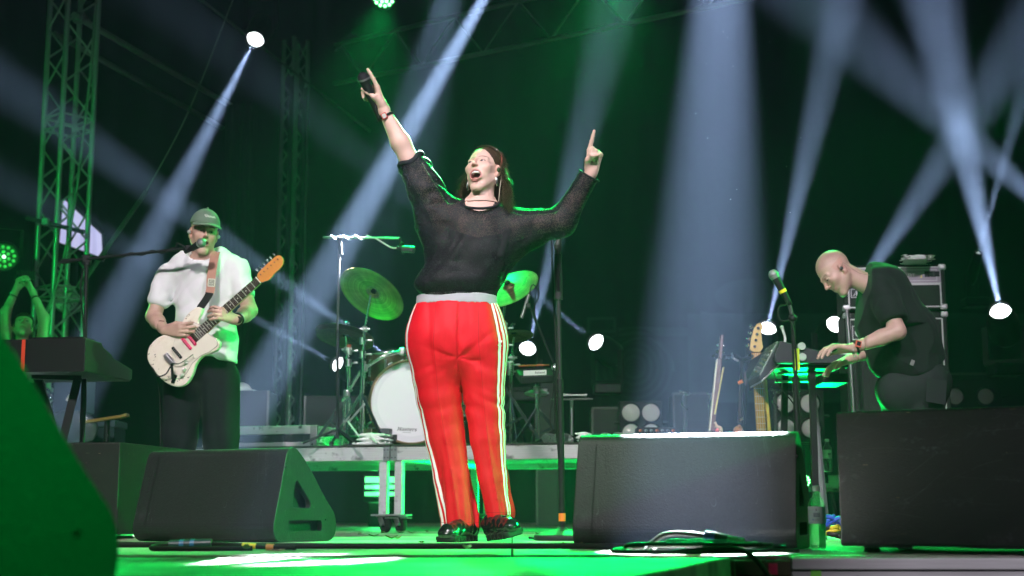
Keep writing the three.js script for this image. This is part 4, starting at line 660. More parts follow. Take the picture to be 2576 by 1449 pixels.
{ // stand in front of the singer's left side, round base, no microphone in it
  const f = V(P(1415, 1357, 6.52).x, 0, -6.52), top = P(1403, 605, 6.5), o = thing('microphone_stand', 'black straight microphone stand with round base and orange tape, right of the singer', 'mic stand', f), H = top.y;
  const at = (t) => V(lerp(0, top.x - f.x, t), lerp(0, H, t), 0);
  part(o, 'base', lathe([[0, 0.062], [0.02, 0.06], [0.024, 0.05], [0.09, 0.036], [0.126, 0.026], [0.13, 0.02], [0.13, 0.002], [0.12, 0]], 48), mat(lin(0.03, 0.03, 0.033), 0.45, 0, { bumpMap: speckT, bumpScale: 0.0004 }));
  part(o, 'lower_tube', bar(at(0.03), at(0.53), 0.0155), blackM); part(o, 'upper_tube', bar(at(0.5), at(0.95), 0.0105), mat(lin(0.03, 0.03, 0.032), 0.3)); part(o, 'collar', bar(at(0.495), at(0.53), 0.0185), blackM);
  part(o, 'grip', bar(at(0.8), at(0.955), 0.0195, 0.0175, 16), mat(lin(0.025, 0.025, 0.027), 0.45)); part(o, 'grip_window', beam(at(0.825).add(V(0, 0, 0.019)), at(0.92).add(V(0, 0, 0.018)), 0.014, 0.002, V(0, 0, 1)), blackGlossM);
  part(o, 'clip', join([bar(at(0.955), at(0.985), 0.015, 0.019, 14), bar(at(0.985), at(1.012).add(V(0.01, 0, 0)), 0.019, 0.01, 14)]), mat(lin(0.03, 0.03, 0.03), 0.3));
  part(o, 'tape_ring', bar(at(0.062), at(0.088), 0.0165, 0.0165, 16), mat(lin(0.85, 0.22, 0.03), 0.5)); part(o, 'floor_tape', rbox(0.024, 0.003, 0.05, 0.001, 0, 0.055, 0.02).rotateX(0.25), blackM);
  const c = thing('microphone_cable', 'thin black cable hanging down behind the central microphone stand', 'cable', V(f.x, 0, f.z)); wpart(c, 'cable', hose([P(1388, 600, 6.62), P(1391, 720, 6.62), P(1400, 900, 6.6), P(1398, 1040, 6.6), P(1408, 1200, 6.62), V(f.x - 0.02, 0.008, -6.66), V(f.x - 0.15, 0.008, -6.72)], 0.0045, 80), rubberM);
}
{ // guitarist's boom stand
  const f = V(P(209, 1120, 7.9).x, 0, -7.9), joint = P(219, 652, 7.9), o = thing('microphone_stand', 'black boom microphone stand in front of the guitarist', 'mic stand', f);
  wpart(o, 'lower_tube', bar(V(f.x, 0.05, f.z), P(213, 900, 7.9), 0.0145), blackM); wpart(o, 'upper_tube', bar(P(213, 905, 7.9), P(218, 668, 7.9), 0.0105), blackM); wpart(o, 'clutch', bar(P(213, 925, 7.9), P(213, 880, 7.9), 0.018), blackM);
  wpart(o, 'boom', bar(P(150, 659, 7.93), P(470, 625, 7.74), 0.009), blackM); wpart(o, 'counterweight', bar(P(158, 658, 7.93), P(190, 655, 7.91), 0.014), blackM); wpart(o, 'boom_clamp', join([bar(P(219, 668, 7.9), joint, 0.02), rbox(0.05, 0.05, 0.04, 0.01, joint.x, joint.y, joint.z)]), blackM);
  for (let i = 0; i < 3; i++) { const a = 0.5 + i * 2.094; wpart(o, 'leg', bar(V(f.x, 0.12, f.z), V(f.x + 0.3 * Math.cos(a), 0.01, f.z + 0.3 * Math.sin(a)), 0.009), blackM); }
  const cb = []; for (let i = 0; i <= 40; i++) { const t = i / 40, q = P(lerp(225, 440, t), lerp(651.5, 628, t), lerp(7.9, 7.76, t)); q.y += 0.011 * Math.cos(t * 26); q.z += 0.011 * Math.sin(t * 26); cb.push(q); }
  const c = thing('microphone_cable', 'black cable wound round the guitarist boom and down its stand', 'cable', V(f.x, 0, f.z)); wpart(c, 'cable', hose([V(f.x + 0.2, 0.01, f.z + 0.2), V(f.x + 0.02, 0.04, f.z + 0.03), P(216, 1000, 7.87), P(210, 830, 7.87), P(205, 700, 7.87), ...cb, P(447, 612, 7.74), P(462, 620, 7.72), P(473, 632, 7.7), P(481, 630, 7.7)], 0.0042, 260), rubberM);
  const tip = P(507, 611, 7.66); vocalMic('vocal_microphone', 'vocal microphone at the guitarist mouth', tip, P(478, 627, 7.72).sub(tip), { len: 0.12 });
  const clip = thing('microphone_clip', 'black clip holding the guitarist microphone on its boom', 'mic clip', P(470, 626, 7.74)); wpart(clip, 'clamp', join([bar(P(462, 626, 7.745), P(480, 624, 7.73), 0.014), rbox(0.05, 0.03, 0.04, 0.008, P(478, 624, 7.73).x, P(478, 624, 7.73).y, -7.73)]), blackM);
}
{ // overhead drum mic
  const f = foot(849, 9.05), o = thing('microphone_stand', 'overhead boom stand left of the drum kit, its boom glaring white', 'mic stand', f);
  wpart(o, 'lower_tube', bar(f.clone().add(V(0, 0.04, 0)), P(849, 830, 9.05), 0.0115), blackM); wpart(o, 'upper_tube', bar(P(849, 840, 9.05), P(854, 604, 9.05), 0.0085), mat(lin(0.05, 0.05, 0.05), 0.3)); wpart(o, 'boom', bar(P(813, 597, 9.1), P(1006, 599, 8.95), 0.0065), chromeDullM);
  wpart(o, 'boom_clamp', join([sph(0.02, P(854, 600, 9.05).x, P(854, 600, 9.05).y, -9.05, 10), bar(P(854, 604, 9.05), P(857, 640, 9.05), 0.014)]), blackM);
  for (let i = 0; i < 3; i++) { const a = 0.9 + i * 2.094; wpart(o, 'leg', bar(f.clone().add(V(0, 0.1, 0)), f.clone().add(V(0.22 * Math.cos(a), 0.01, 0.22 * Math.sin(a))), 0.008), blackM); }
  const cb = []; for (let i = 0; i <= 30; i++) { const t = i / 30, q = P(lerp(832, 930, t), 598, lerp(9.08, 9.0, t)); q.y += 0.011 * Math.cos(t * 20); q.z += 0.011 * Math.sin(t * 20); cb.push(q); }
  const c = thing('microphone_cable', 'pale cable wound round the overhead boom and drooping to its microphone', 'cable', P(930, 598, 9)); wpart(c, 'cable', hose([...cb, P(945, 600, 8.98), P(965, 612, 8.96), P(985, 623, 8.95), P(1002, 624, 8.94)], 0.005, 160), mat(lin(0.5, 0.5, 0.5), 0.35));
  const m = thing('condenser_microphone', 'large overhead condenser microphone left of the singer', 'microphone', P(1016, 626, 8.94)); wpart(m, 'body', bar(P(1012, 626, 8.94), P(1042, 628, 8.92), 0.0215, 0.0215, 18), mat(lin(0.05, 0.055, 0.055), 0.35, 0.4)); wpart(m, 'shock_ring', T(rot(new THREE.TorusGeometry(0.036, 0.005, 8, 24), 0, Math.PI / 2.6), P(1012, 624, 8.94).x, P(1012, 624, 8.94).y, -8.94), blackM); wpart(m, 'hanger', join([bar(P(1006, 599, 8.95), P(1008, 616, 8.94), 0.008), bar(P(998, 623, 8.94), P(1012, 626, 8.94), 0.012)]), blackM);
}
{ // pencil microphone and its boom right of the singer
  const o = thing('condenser_microphone', 'slim pencil microphone hanging under the green crash cymbal', 'microphone', P(1322, 772, 9.0)); wpart(o, 'body', bar(P(1331, 741, 9.0), P(1312, 800, 9.0), 0.0115), mat(lin(0.25, 0.27, 0.25), 0.3, 0.7)); wpart(o, 'clip', rbox(0.035, 0.03, 0.04, 0.006, P(1324, 770, 9).x + 0.012, P(1324, 770, 9).y, -9.0), blackM);
  const s = thing('microphone_stand', 'dark boom stand slanting down behind the central microphone stand', 'mic stand', foot(1420, 9.1)); wpart(s, 'boom', bar(P(1336, 778, 9.02), P(1396, 924, 9.06), 0.0075), blackM); wpart(s, 'upright', bar(P(1396, 924, 9.06), foot(1398, 9.1), 0.01), blackM); wpart(s, 'boom_clamp', sph(0.024, P(1396, 924, 9.06).x, P(1396, 924, 9.06).y, -9.06, 10), chromeDullM);
  for (let i = 0; i < 3; i++) { const a = 0.2 + i * 2.094, f = foot(1398, 9.1); wpart(s, 'leg', bar(f.clone().add(V(0, 0.1, 0)), f.clone().add(V(0.2 * Math.cos(a), 0.01, 0.2 * Math.sin(a))), 0.008), blackM); }
  const c = thing('microphone_cable', 'black cable looping from the pencil microphone', 'cable', P(1350, 740, 9)); wpart(c, 'cable', hose([P(1331, 740, 9), P(1340, 716, 9), P(1352, 726, 9), P(1355, 748, 9), P(1344, 775, 9), P(1350, 812, 9.02), P(1372, 868, 9.03), P(1392, 925, 9.03), P(1390, 1000, 9.05), P(1384, 1060, 9.03), P(1400, 1110, 9.0)], 0.0045, 110), rubberM);
}
{ // sampler pad on its stand
  const c = P(1347, 945, 9.2), o = thing('sampler_pad', 'black percussion sampler pad with a white label strip', 'sampler', c);
  part(o, 'case', T(rot(rbox(0.235, 0.055, 0.2, 0.012), 0.35, 0.15, 0), 0, 0, 0), mat(lin(0.02, 0.02, 0.022), 0.5));
  const t = canvasTex(256, 64, (x, w, h) => { x.fillStyle = '#e4e6e2'; x.fillRect(0, 0, w, h); x.fillStyle = '#444'; x.font = 'bold 34px sans-serif'; x.fillText('Roland', 126, 44); });
  part(o, 'label_strip', T(rot(new THREE.PlaneGeometry(0.15, 0.034), 0.35, 0.15, 0), -0.005, 0.008, 0.113), mat(0xffffff, 0.5, 0, { map: t })); part(o, 'top_edge', T(rot(rbox(0.2, 0.008, 0.012, 0.002), 0.35, 0.15, 0), -0.01, 0.06, 0.07), mat(lin(0.3, 0.06, 0.02), 0.5));
  stand('sampler_stand', 'chrome tripod stand under the percussion sampler', P(1352, 962, 9.22), foot(1352, 9.22), { bend: P(1352, 980, 9.22), spread: 0.2, turn: 0.3, r: 0.012, hub: 0.26, joints: [0.3, 0.7] });
  const w = thing('drum_cushion', 'pale oval drum cushion behind the sampler stand', 'cushion', P(1350, 990, 9.5)); part(w, 'pad', T(new THREE.SphereGeometry(0.1, 24, 14).scale(0.85, 0.24, 0.7), 0, 0, 0), mat(lin(0.6, 0.6, 0.6), 0.8)); part(w, 'stem', bar(V(0, -0.02, 0), V(0, RY - w.position.y, 0), 0.011), chromeDullM);
  const tb = thing('side_tray', 'small tray of sticks and cables lit green, right of the sampler', 'tray', P(1438, 1004, 9.4)); part(tb, 'tray', T(rot(rbox(0.24, 0.01, 0.2, 0.003), 0.1, 0.2, 0.02)), mat(lin(0.1, 0.12, 0.1), 0.4)); part(tb, 'post', bar(V(0, 0, 0), V(0, RY - tb.position.y, 0), 0.012), chromeDullM);
  for (let i = 0; i < 5; i++) part(tb, 'drum_stick', bar(V(-0.1 + i * 0.012, 0.02 + i * 0.004, 0.06 - i * 0.03), V(0.1, 0.026, 0.02 - i * 0.02), 0.007, 0.005), mat(i % 2 ? lin(0.5, 0.4, 0.28) : lin(0.6, 0.62, 0.6), 0.5));
  const sn = thing('stage_box', 'dark stage box with a row of plugged cables on the riser', 'stage box', onRiser(1.66, 0.2)); part(sn, 'case', rbox(0.24, 0.09, 0.14, 0.008, 0, 0.045, 0), blackM); for (let i = 0; i < 7; i++) { part(sn, 'plug', bar(V(-0.1 + i * 0.033, 0.07, 0.07), V(-0.1 + i * 0.033, 0.065, 0.12), 0.008), i % 3 ? chromeDullM : mat(lin(0.8, 0.2, 0.05), 0.4)); part(sn, 'lead', hose([V(-0.1 + i * 0.033, 0.065, 0.12), V(-0.1 + i * 0.034, 0.05, 0.17), V(-0.12 + i * 0.04, 0.008, 0.18), V(-0.1 + i * 0.05, 0.008, 0.02 + 0.1)], 0.004, 20), rubberM); }
}
// ---------- towels, bottles and cases on the riser ----------
const towelM = mat(lin(0.78, 0.77, 0.78), 0.95, 0, { bumpMap: tex(256, (u, v) => tfbm(u, v, 64, 2, 3)), bumpScale: 0.002, sheen: 0.3, sheenColor: new THREE.Color(0xffffff) });
function towel(label, pos, w, h, d, turn, s) {                          // soft stacked folds
  const o = thing('towel', label, 'towel', pos, turn), n = 3, t = h / n, slabF = (k) => { const cx = (k - 1) * 0.012 * (s % 2 ? 1 : -1), hw = w / 2 * (1 - k * 0.12) - t * 0.5, hd = d / 2 - t * 0.5; return (x, y, z) => { const yy = y - t * (k + 0.5) + (k ? 0.5 * h * Math.pow(Math.max(0, Math.abs(x - cx) / w - 0.22), 1.4) : 0), q = [Math.abs(x - cx) - hw, Math.abs(yy) - t * 0.1, Math.abs(z) - hd]; return Math.hypot(Math.max(q[0], 0), Math.max(q[1], 0), Math.max(q[2], 0)) - t * 0.42; }; }, fs = [0, 1, 2].map(slabF);
  const f = (x, y, z) => { const w1 = 0.02 * (fbm(x * 9 + s, y * 9, z * 9, 2) - 0.5), d = smin(smin(fs[0](x + w1, y, z), fs[1](x + w1, y + w1 * 0.6, z), 0.006), fs[2](x - w1, y + w1, z), 0.006); return Math.max(d + 0.014 * (fbm(x * 20 + s, y * 24, z * 20, 3) - 0.5) + 0.02 * Math.abs(x) / w, 0.001 - y); }; f.lo = [-w * 0.65, 0, -d * 0.65]; f.hi = [w * 0.65, h * 1.25, d * 0.65]; part(o, 'folded_cloth', paint(netMesh(f, 0.0045), null), towelM);
  return o;
}
towel('folded white towel at the riser front left of the drums', onRiser(-0.145, 0.1), 0.26, 0.075, 0.16, RT, 3);
towel('rolled white towel at the riser front beside the mic stand', onRiser(1.245, 0.09), 0.135, 0.06, 0.13, RT, 4);
towel('white towel draped on the bass amplifier head', P(2305, 672, 9.2).setY(1.748), 0.32, 0.035, 0.3, -0.12, 8);
const petM = mat(lin(0.9, 1.0, 0.94), 0.42, 0, { transmission: 1, thickness: 0.0, ior: 1.45, side: THREE.DoubleSide });
const waterM = mat(lin(0.96, 1.0, 0.98), 0.02, 0, { transmission: 1, thickness: 0.05, ior: 1.33 });
const bottleProf = [[0.001, 0.004], [0.018, 0.002], [0.028, 0.004], [0.0305, 0.018], [0.0295, 0.03], [0.031, 0.04], [0.0295, 0.05], [0.031, 0.06], [0.0295, 0.07], [0.031, 0.08], [0.03, 0.09], [0.031, 0.10], [0.031, 0.155], [0.029, 0.168], [0.022, 0.184], [0.0135, 0.194], [0.0128, 0.205], [0.0128, 0.214]];
const bottleG = lathe(bottleProf, 36);
{ const p = bottleG.attributes.position; for (let i = 0; i < p.count; i++) { const y = p.getY(i); if (y < 0.03) { const a = Math.atan2(p.getZ(i), p.getX(i)), k = 1 - 0.1 * (1 - y / 0.03) * (0.5 + 0.5 * Math.cos(a * 5)); p.setX(i, p.getX(i) * k); p.setZ(i, p.getZ(i) * k); } } bottleG.computeVertexNormals(); }
const waterG = (h) => lathe([[0, 0.007], [0.026, 0.007], [0.029, 0.018], [0.0285, h], [0, h]], 30);
const capG = lathe([[0, 0.232], [0.0135, 0.231], [0.0148, 0.226], [0.0148, 0.212], [0.0135, 0.211]], 24), capM = mat(lin(0.8, 0.82, 0.8), 0.4);
const labelT = canvasTex(512, 160, (x, w, h) => { x.fillStyle = '#c9ccd2'; x.fillRect(0, 0, w, h); x.fillStyle = '#8fa3ad'; x.fillRect(330, 0, 60, h); x.fillStyle = '#3c4650'; for (let i = 0; i < 26; i++) x.fillRect(250 + i * 2.4, 58, (i * 7) % 3 ? 1 : 1.8, 42); for (let i = 0; i < 4; i++) x.fillRect(262, 112 + i * 6, 50 - (i * 13) % 17, 1.5); x.fillStyle = '#2e7fb8'; x.beginPath(); x.arc(246, 122, 6, 0, 7); x.fill(); x.fillStyle = '#222'; x.beginPath(); x.moveTo(270, 20); x.lineTo(284, 20); x.lineTo(277, 30); x.fill(); x.fillRect(274, 30, 6, 12); });
function bottle(label, pos, { turn = 0, water = 0.12, lying, lab = true, s = 1, group } = {}) {
  const o = thing('water_bottle', label, 'bottle', pos, turn, group); o.scale.setScalar(s);
  part(o, 'shell', bottleG, petM); if (!lying && water) part(o, 'water', waterG(water), waterM);
  part(o, 'cap', capG, capM); if (lab) part(o, 'paper_label', T(new THREE.CylinderGeometry(0.0316, 0.0316, 0.062, 36, 1, true, 2.2), 0, 0.125, 0), mat(0xffffff, 0.5, 0, { map: labelT, side: THREE.DoubleSide }));
  if (lying) { o.rotation.set(lying[0], turn, lying[1], 'YXZ'); } return o;
}
bottle('half full water bottle standing between right monitor and black box', P(2058, 1382, 4.82).setY(0.001), { turn: 0.4, water: 0.13, s: 0.92 });
bottle('small clear bottle standing on the low riser behind the right box', V(P(2083, 1190, 9.2).x, 0.381, -9.2), { turn: 0.9, water: 0, s: 0.92 });
for (const [x, d, lab] of [[0.985, 0.11, 'leftmost of the clear bottles lying end-on by the rolled towel'], [1.062, 0.1, 'clear bottle lying end-on right against the rolled towel'], [1.35, 0.13, 'clear bottle lying half behind the central microphone stand'], [1.43, 0.1, 'rightmost of the clear bottles lying end-on on the riser']]) bottle(lab, onRiser(x, d, 0.032), { turn: RT + rr(-0.2, 0.2), lying: [-Math.PI / 2 + 0.02, 0], lab: false });
for (const [x, d, lab] of [[-0.47, 0.1, 'clear bottle lying sideways by the aluminium flight case'], [-0.33, 0.08, 'clear bottle lying sideways next to the folded towel']]) bottle(lab, onRiser(x, d, 0.032), { turn: RT + 1.2, lying: [-Math.PI / 2 + 0.02, 0], lab: false });
{ // flight case with aluminium edges
  const o = thing('flight_case', 'open black flight case with aluminium edges on the riser left of the drums', 'flight case', onRiser(-0.96, 0.12), RT), w = 0.8, h = 0.135, d = 0.5;
  part(o, 'panel', rbox(w - 0.01, h - 0.02, d - 0.01, 0.004, 0, h / 2, -d / 2), mat(lin(0.02, 0.021, 0.024), 0.6)); part(o, 'top_rail', uvBox(rbox(w, 0.055, 0.02, 0.004, 0, h - 0.024, 0.004)), aluM); part(o, 'bottom_rail', uvBox(rbox(w, 0.03, 0.02, 0.004, 0, 0.016, 0.004)), aluM);
  part(o, 'side_rail', uvBox(rbox(0.02, 0.05, d, 0.004, w / 2, h - 0.025, -d / 2)), aluM); part(o, 'side_rail', uvBox(rbox(0.02, 0.03, d, 0.004, w / 2, 0.016, -d / 2)), aluM); for (const s of [-1, 1]) part(o, 'corner', uvBox(rbox(0.05, h + 0.008, 0.03, 0.006, s * (w / 2 - 0.012), h / 2, 0.006)), steelM);
  for (let i = 0; i < 4; i++) part(o, 'rivet', sph(0.005, w / 2 + 0.011, 0.03 + i * 0.028, -0.02, 8), steelM);
  const pb = thing('pedal_board', 'low pedal board with small pedals behind the lying bottles', 'pedal board', onRiser(-0.36, 0.4), RT); part(pb, 'board', rbox(0.5, 0.05, 0.25, 0.005, 0, 0.06, 0).rotateX(0.12), blackM); for (let i = 0; i < 4; i++) { const q = part(pb, 'pedal', rbox(0.08, 0.04, 0.12, 0.006, -0.18 + i * 0.12, 0.105, 0), mat([lin(0.1, 0.1, 0.1), lin(0.06, 0.1, 0.12), lin(0.12, 0.1, 0.06), lin(0.08, 0.08, 0.1)][i], 0.4)); part(q, 'knob', cyl(0.01, 0.009, 0.014, 12, -0.2 + i * 0.12, 0.132, -0.03), chromeDullM); part(q, 'knob', cyl(0.01, 0.009, 0.014, 12, -0.16 + i * 0.12, 0.132, -0.03), chromeDullM); }
}
for (const [u, v, D, w, h, d, lab] of [[636, 1090, 10.4, 0.28, 0.9, 0.4, 'tall dark case behind the guitarist with a cap lying on it'], [880, 1035, 10.6, 0.6, 1.2, 0.5, 'dark equipment rack behind the hi-hat stand']]) { const b = P(u, v, D), o = thing('equipment_case', lab, 'case', V(b.x, u < 700 ? 0 : RY, b.z)); const H = u < 700 ? P(u, 988, D).y : 0.42; part(o, 'panel', rbox(w, H, d, 0.008, 0, H / 2, 0), mat(lin(0.02, 0.022, 0.025), 0.6)); part(o, 'edge', join([rbox(0.015, H, 0.015, 0.003, -w / 2, H / 2, d / 2), rbox(0.015, H, 0.015, 0.003, w / 2, H / 2, d / 2)]), mat(lin(0.12, 0.12, 0.13), 0.4, 0.5)); }
{ const b = P(614, 986, 10.3), o = thing('baseball_cap', 'pale cap lit green lying on the dark case behind the guitarist', 'cap', V(b.x, P(614, 988, 10.4).y + 0.002, b.z)), cm = mat(lin(0.4, 0.45, 0.4), 0.9); part(o, 'crown', T(new THREE.SphereGeometry(0.075, 24, 14, 0, 6.3, 0, 1.6).scale(1, 0.85, 1.1), -0.02, 0, 0), cm); part(o, 'brim', T(rot(new THREE.CylinderGeometry(0.07, 0.07, 0.006, 24).scale(1.1, 1, 1), 0, 0, -0.22), 0.06, 0.008, 0), cm); }
// ---------- bass amplifier ----------
{
  const c = V(P(2254, 1100, 9.45).x, 0.38, -9.45), o = thing('bass_amplifier', 'tall bass amplifier stack with silver edged grilles behind the keyboard player', 'amplifier', c, -0.1), W = 0.665, D = 0.36;
  const toplex = mat(lin(0.012, 0.012, 0.013), 0.55, 0, { bumpMap: speckT, bumpScale: 0.0005 }), clothT = mat(lin(0.03, 0.03, 0.032), 0.9, 0, { bumpMap: tex(128, (u, v) => 0.5 + 0.5 * Math.sin(u * 6.283 * 32) * Math.sin(v * 6.283 * 32)), bumpScale: 0.002 }), pipM = mat(lin(0.55, 0.54, 0.55), 0.35, 0.4);
  const frame = (y0, y1, z) => join([box(W - 0.07, 0.008, 0.008, 0, y0, z), box(W - 0.07, 0.008, 0.008, 0, y1, z), box(0.008, y1 - y0, 0.008, -W / 2 + 0.035, (y0 + y1) / 2, z), box(0.008, y1 - y0, 0.008, W / 2 - 0.035, (y0 + y1) / 2, z)]);
  const H1 = 1.055, H2 = 0.305, cab = part(o, 'cabinet', rbox(W, H1, D, 0.012, 0, H1 / 2, 0), toplex); part(cab, 'grille_cloth', box(W - 0.08, H1 - 0.09, 0.006, 0, H1 / 2, D / 2 + 0.002), clothT); part(cab, 'piping', frame(0.05, H1 - 0.05, D / 2 + 0.004), pipM);
  const head = part(o, 'amplifier_head', rbox(W, H2, D, 0.012, 0, H1 + 0.008 + H2 / 2, 0), toplex); part(head, 'grille_cloth', box(W - 0.08, 0.145, 0.006, 0, H1 + 0.105, D / 2 + 0.002), clothT); part(head, 'piping', frame(H1 + 0.03, H1 + 0.178, D / 2 + 0.004), pipM);
  const panT = canvasTex(1024, 160, (x, w, h) => { x.fillStyle = '#9a8f9c'; x.fillRect(0, 0, w, h); x.strokeStyle = '#cfc8d2'; x.lineWidth = 6; x.strokeRect(560, 22, 420, 116); x.fillStyle = '#e8e6ea'; x.font = 'italic bold 46px sans-serif'; x.fillText('SVT', 660, 92); x.fillStyle = '#f2d92a'; x.font = 'bold 40px sans-serif'; x.fillText('4', 800, 108); x.fillStyle = '#0c0c0e'; x.fillRect(848, 38, 52, 62); x.fillRect(916, 38, 52, 62); x.fillRect(470, 40, 44, 60); x.fillStyle = '#1a1a1c'; for (let i = 0; i < 7; i++) { x.beginPath(); x.arc(50 + i * 58, 78, 20, 0, 7); x.fill(); } });
  part(head, 'control_panel', box(W - 0.06, 0.1, 0.006, 0, H1 + 0.24, D / 2 + 0.002), mat(0xffffff, 0.35, 0.2, { map: panT })); for (let i = 0; i < 6; i++) part(head, 'knob', rot(cyl(0.014, 0.012, 0.02, 14), Math.PI / 2).translate(-0.27 + i * 0.037, H1 + 0.24, D / 2 + 0.014), blackGlossM); for (const x of [0.236, 0.28]) part(head, 'rocker_switch', rbox(0.03, 0.036, 0.012, 0.003, x, H1 + 0.247, D / 2 + 0.006), blackGlossM); part(head, 'trim', join([box(W - 0.06, 0.006, 0.008, 0, H1 + 0.294, D / 2 + 0.004), box(W - 0.06, 0.006, 0.008, 0, H1 + 0.186, D / 2 + 0.004)]), pipM);
  for (const s of [-1, 1]) for (const y of [0.02, H1 - 0.02, H1 + 0.03, H1 + H2 - 0.01]) part(o, 'corner', rbox(0.05, 0.04, 0.05, 0.012, s * (W / 2 - 0.018), y, D / 2 - 0.018), mat(lin(0.7, 0.7, 0.7), 0.3, 0.6));
  const lg = (t) => canvasTex(128, 160, t), logo1 = canvasTex(160, 96, (x) => { x.fillStyle = '#b9b6bd'; x.fillRect(0, 0, 160, 96); x.fillStyle = '#121214'; x.fillRect(8, 8, 144, 80); x.fillStyle = '#d6d3da'; x.font = 'italic bold 70px serif'; x.fillText('Am', 20, 76); });
  const logo2 = canvasTex(160, 192, (x) => { x.fillStyle = '#c9c6cd'; x.fillRect(0, 0, 160, 192); x.fillStyle = '#1a1a1c'; x.fillRect(8, 8, 144, 138); x.strokeStyle = '#e6e4ea'; x.lineWidth = 13; for (const r of [18, 48]) { x.beginPath(); x.arc(80, 76, r, 0.4, 6.1); x.stroke(); } x.fillRect(20, 156, 120, 24); });
  part(head, 'logo_plate', box(0.1, 0.06, 0.006, -0.235, H1 + 0.125, D / 2 + 0.009), mat(0xffffff, 0.4, 0.2, { map: logo1 })); part(cab, 'logo_plate', box(0.1, 0.115, 0.006, -0.235, H1 - 0.15, D / 2 + 0.009), mat(0xffffff, 0.4, 0.2, { map: logo2 }));
  const tr = P(2141, 880, 9.2); const sm = thing('upright_tube', 'vertical tube lit green beside the amplifier', 'pipe', V(tr.x, 0, -9.1)); part(sm, 'tube', bar(V(0, 0, 0), V(-0.04, 1.42, 0), 0.014), chromeDullM); part(sm, 'brace', beam(V(0.0, 0.62, 0), V(-0.13, 0.5, 0.1), 0.02, 0.03), chromeDullM);
}
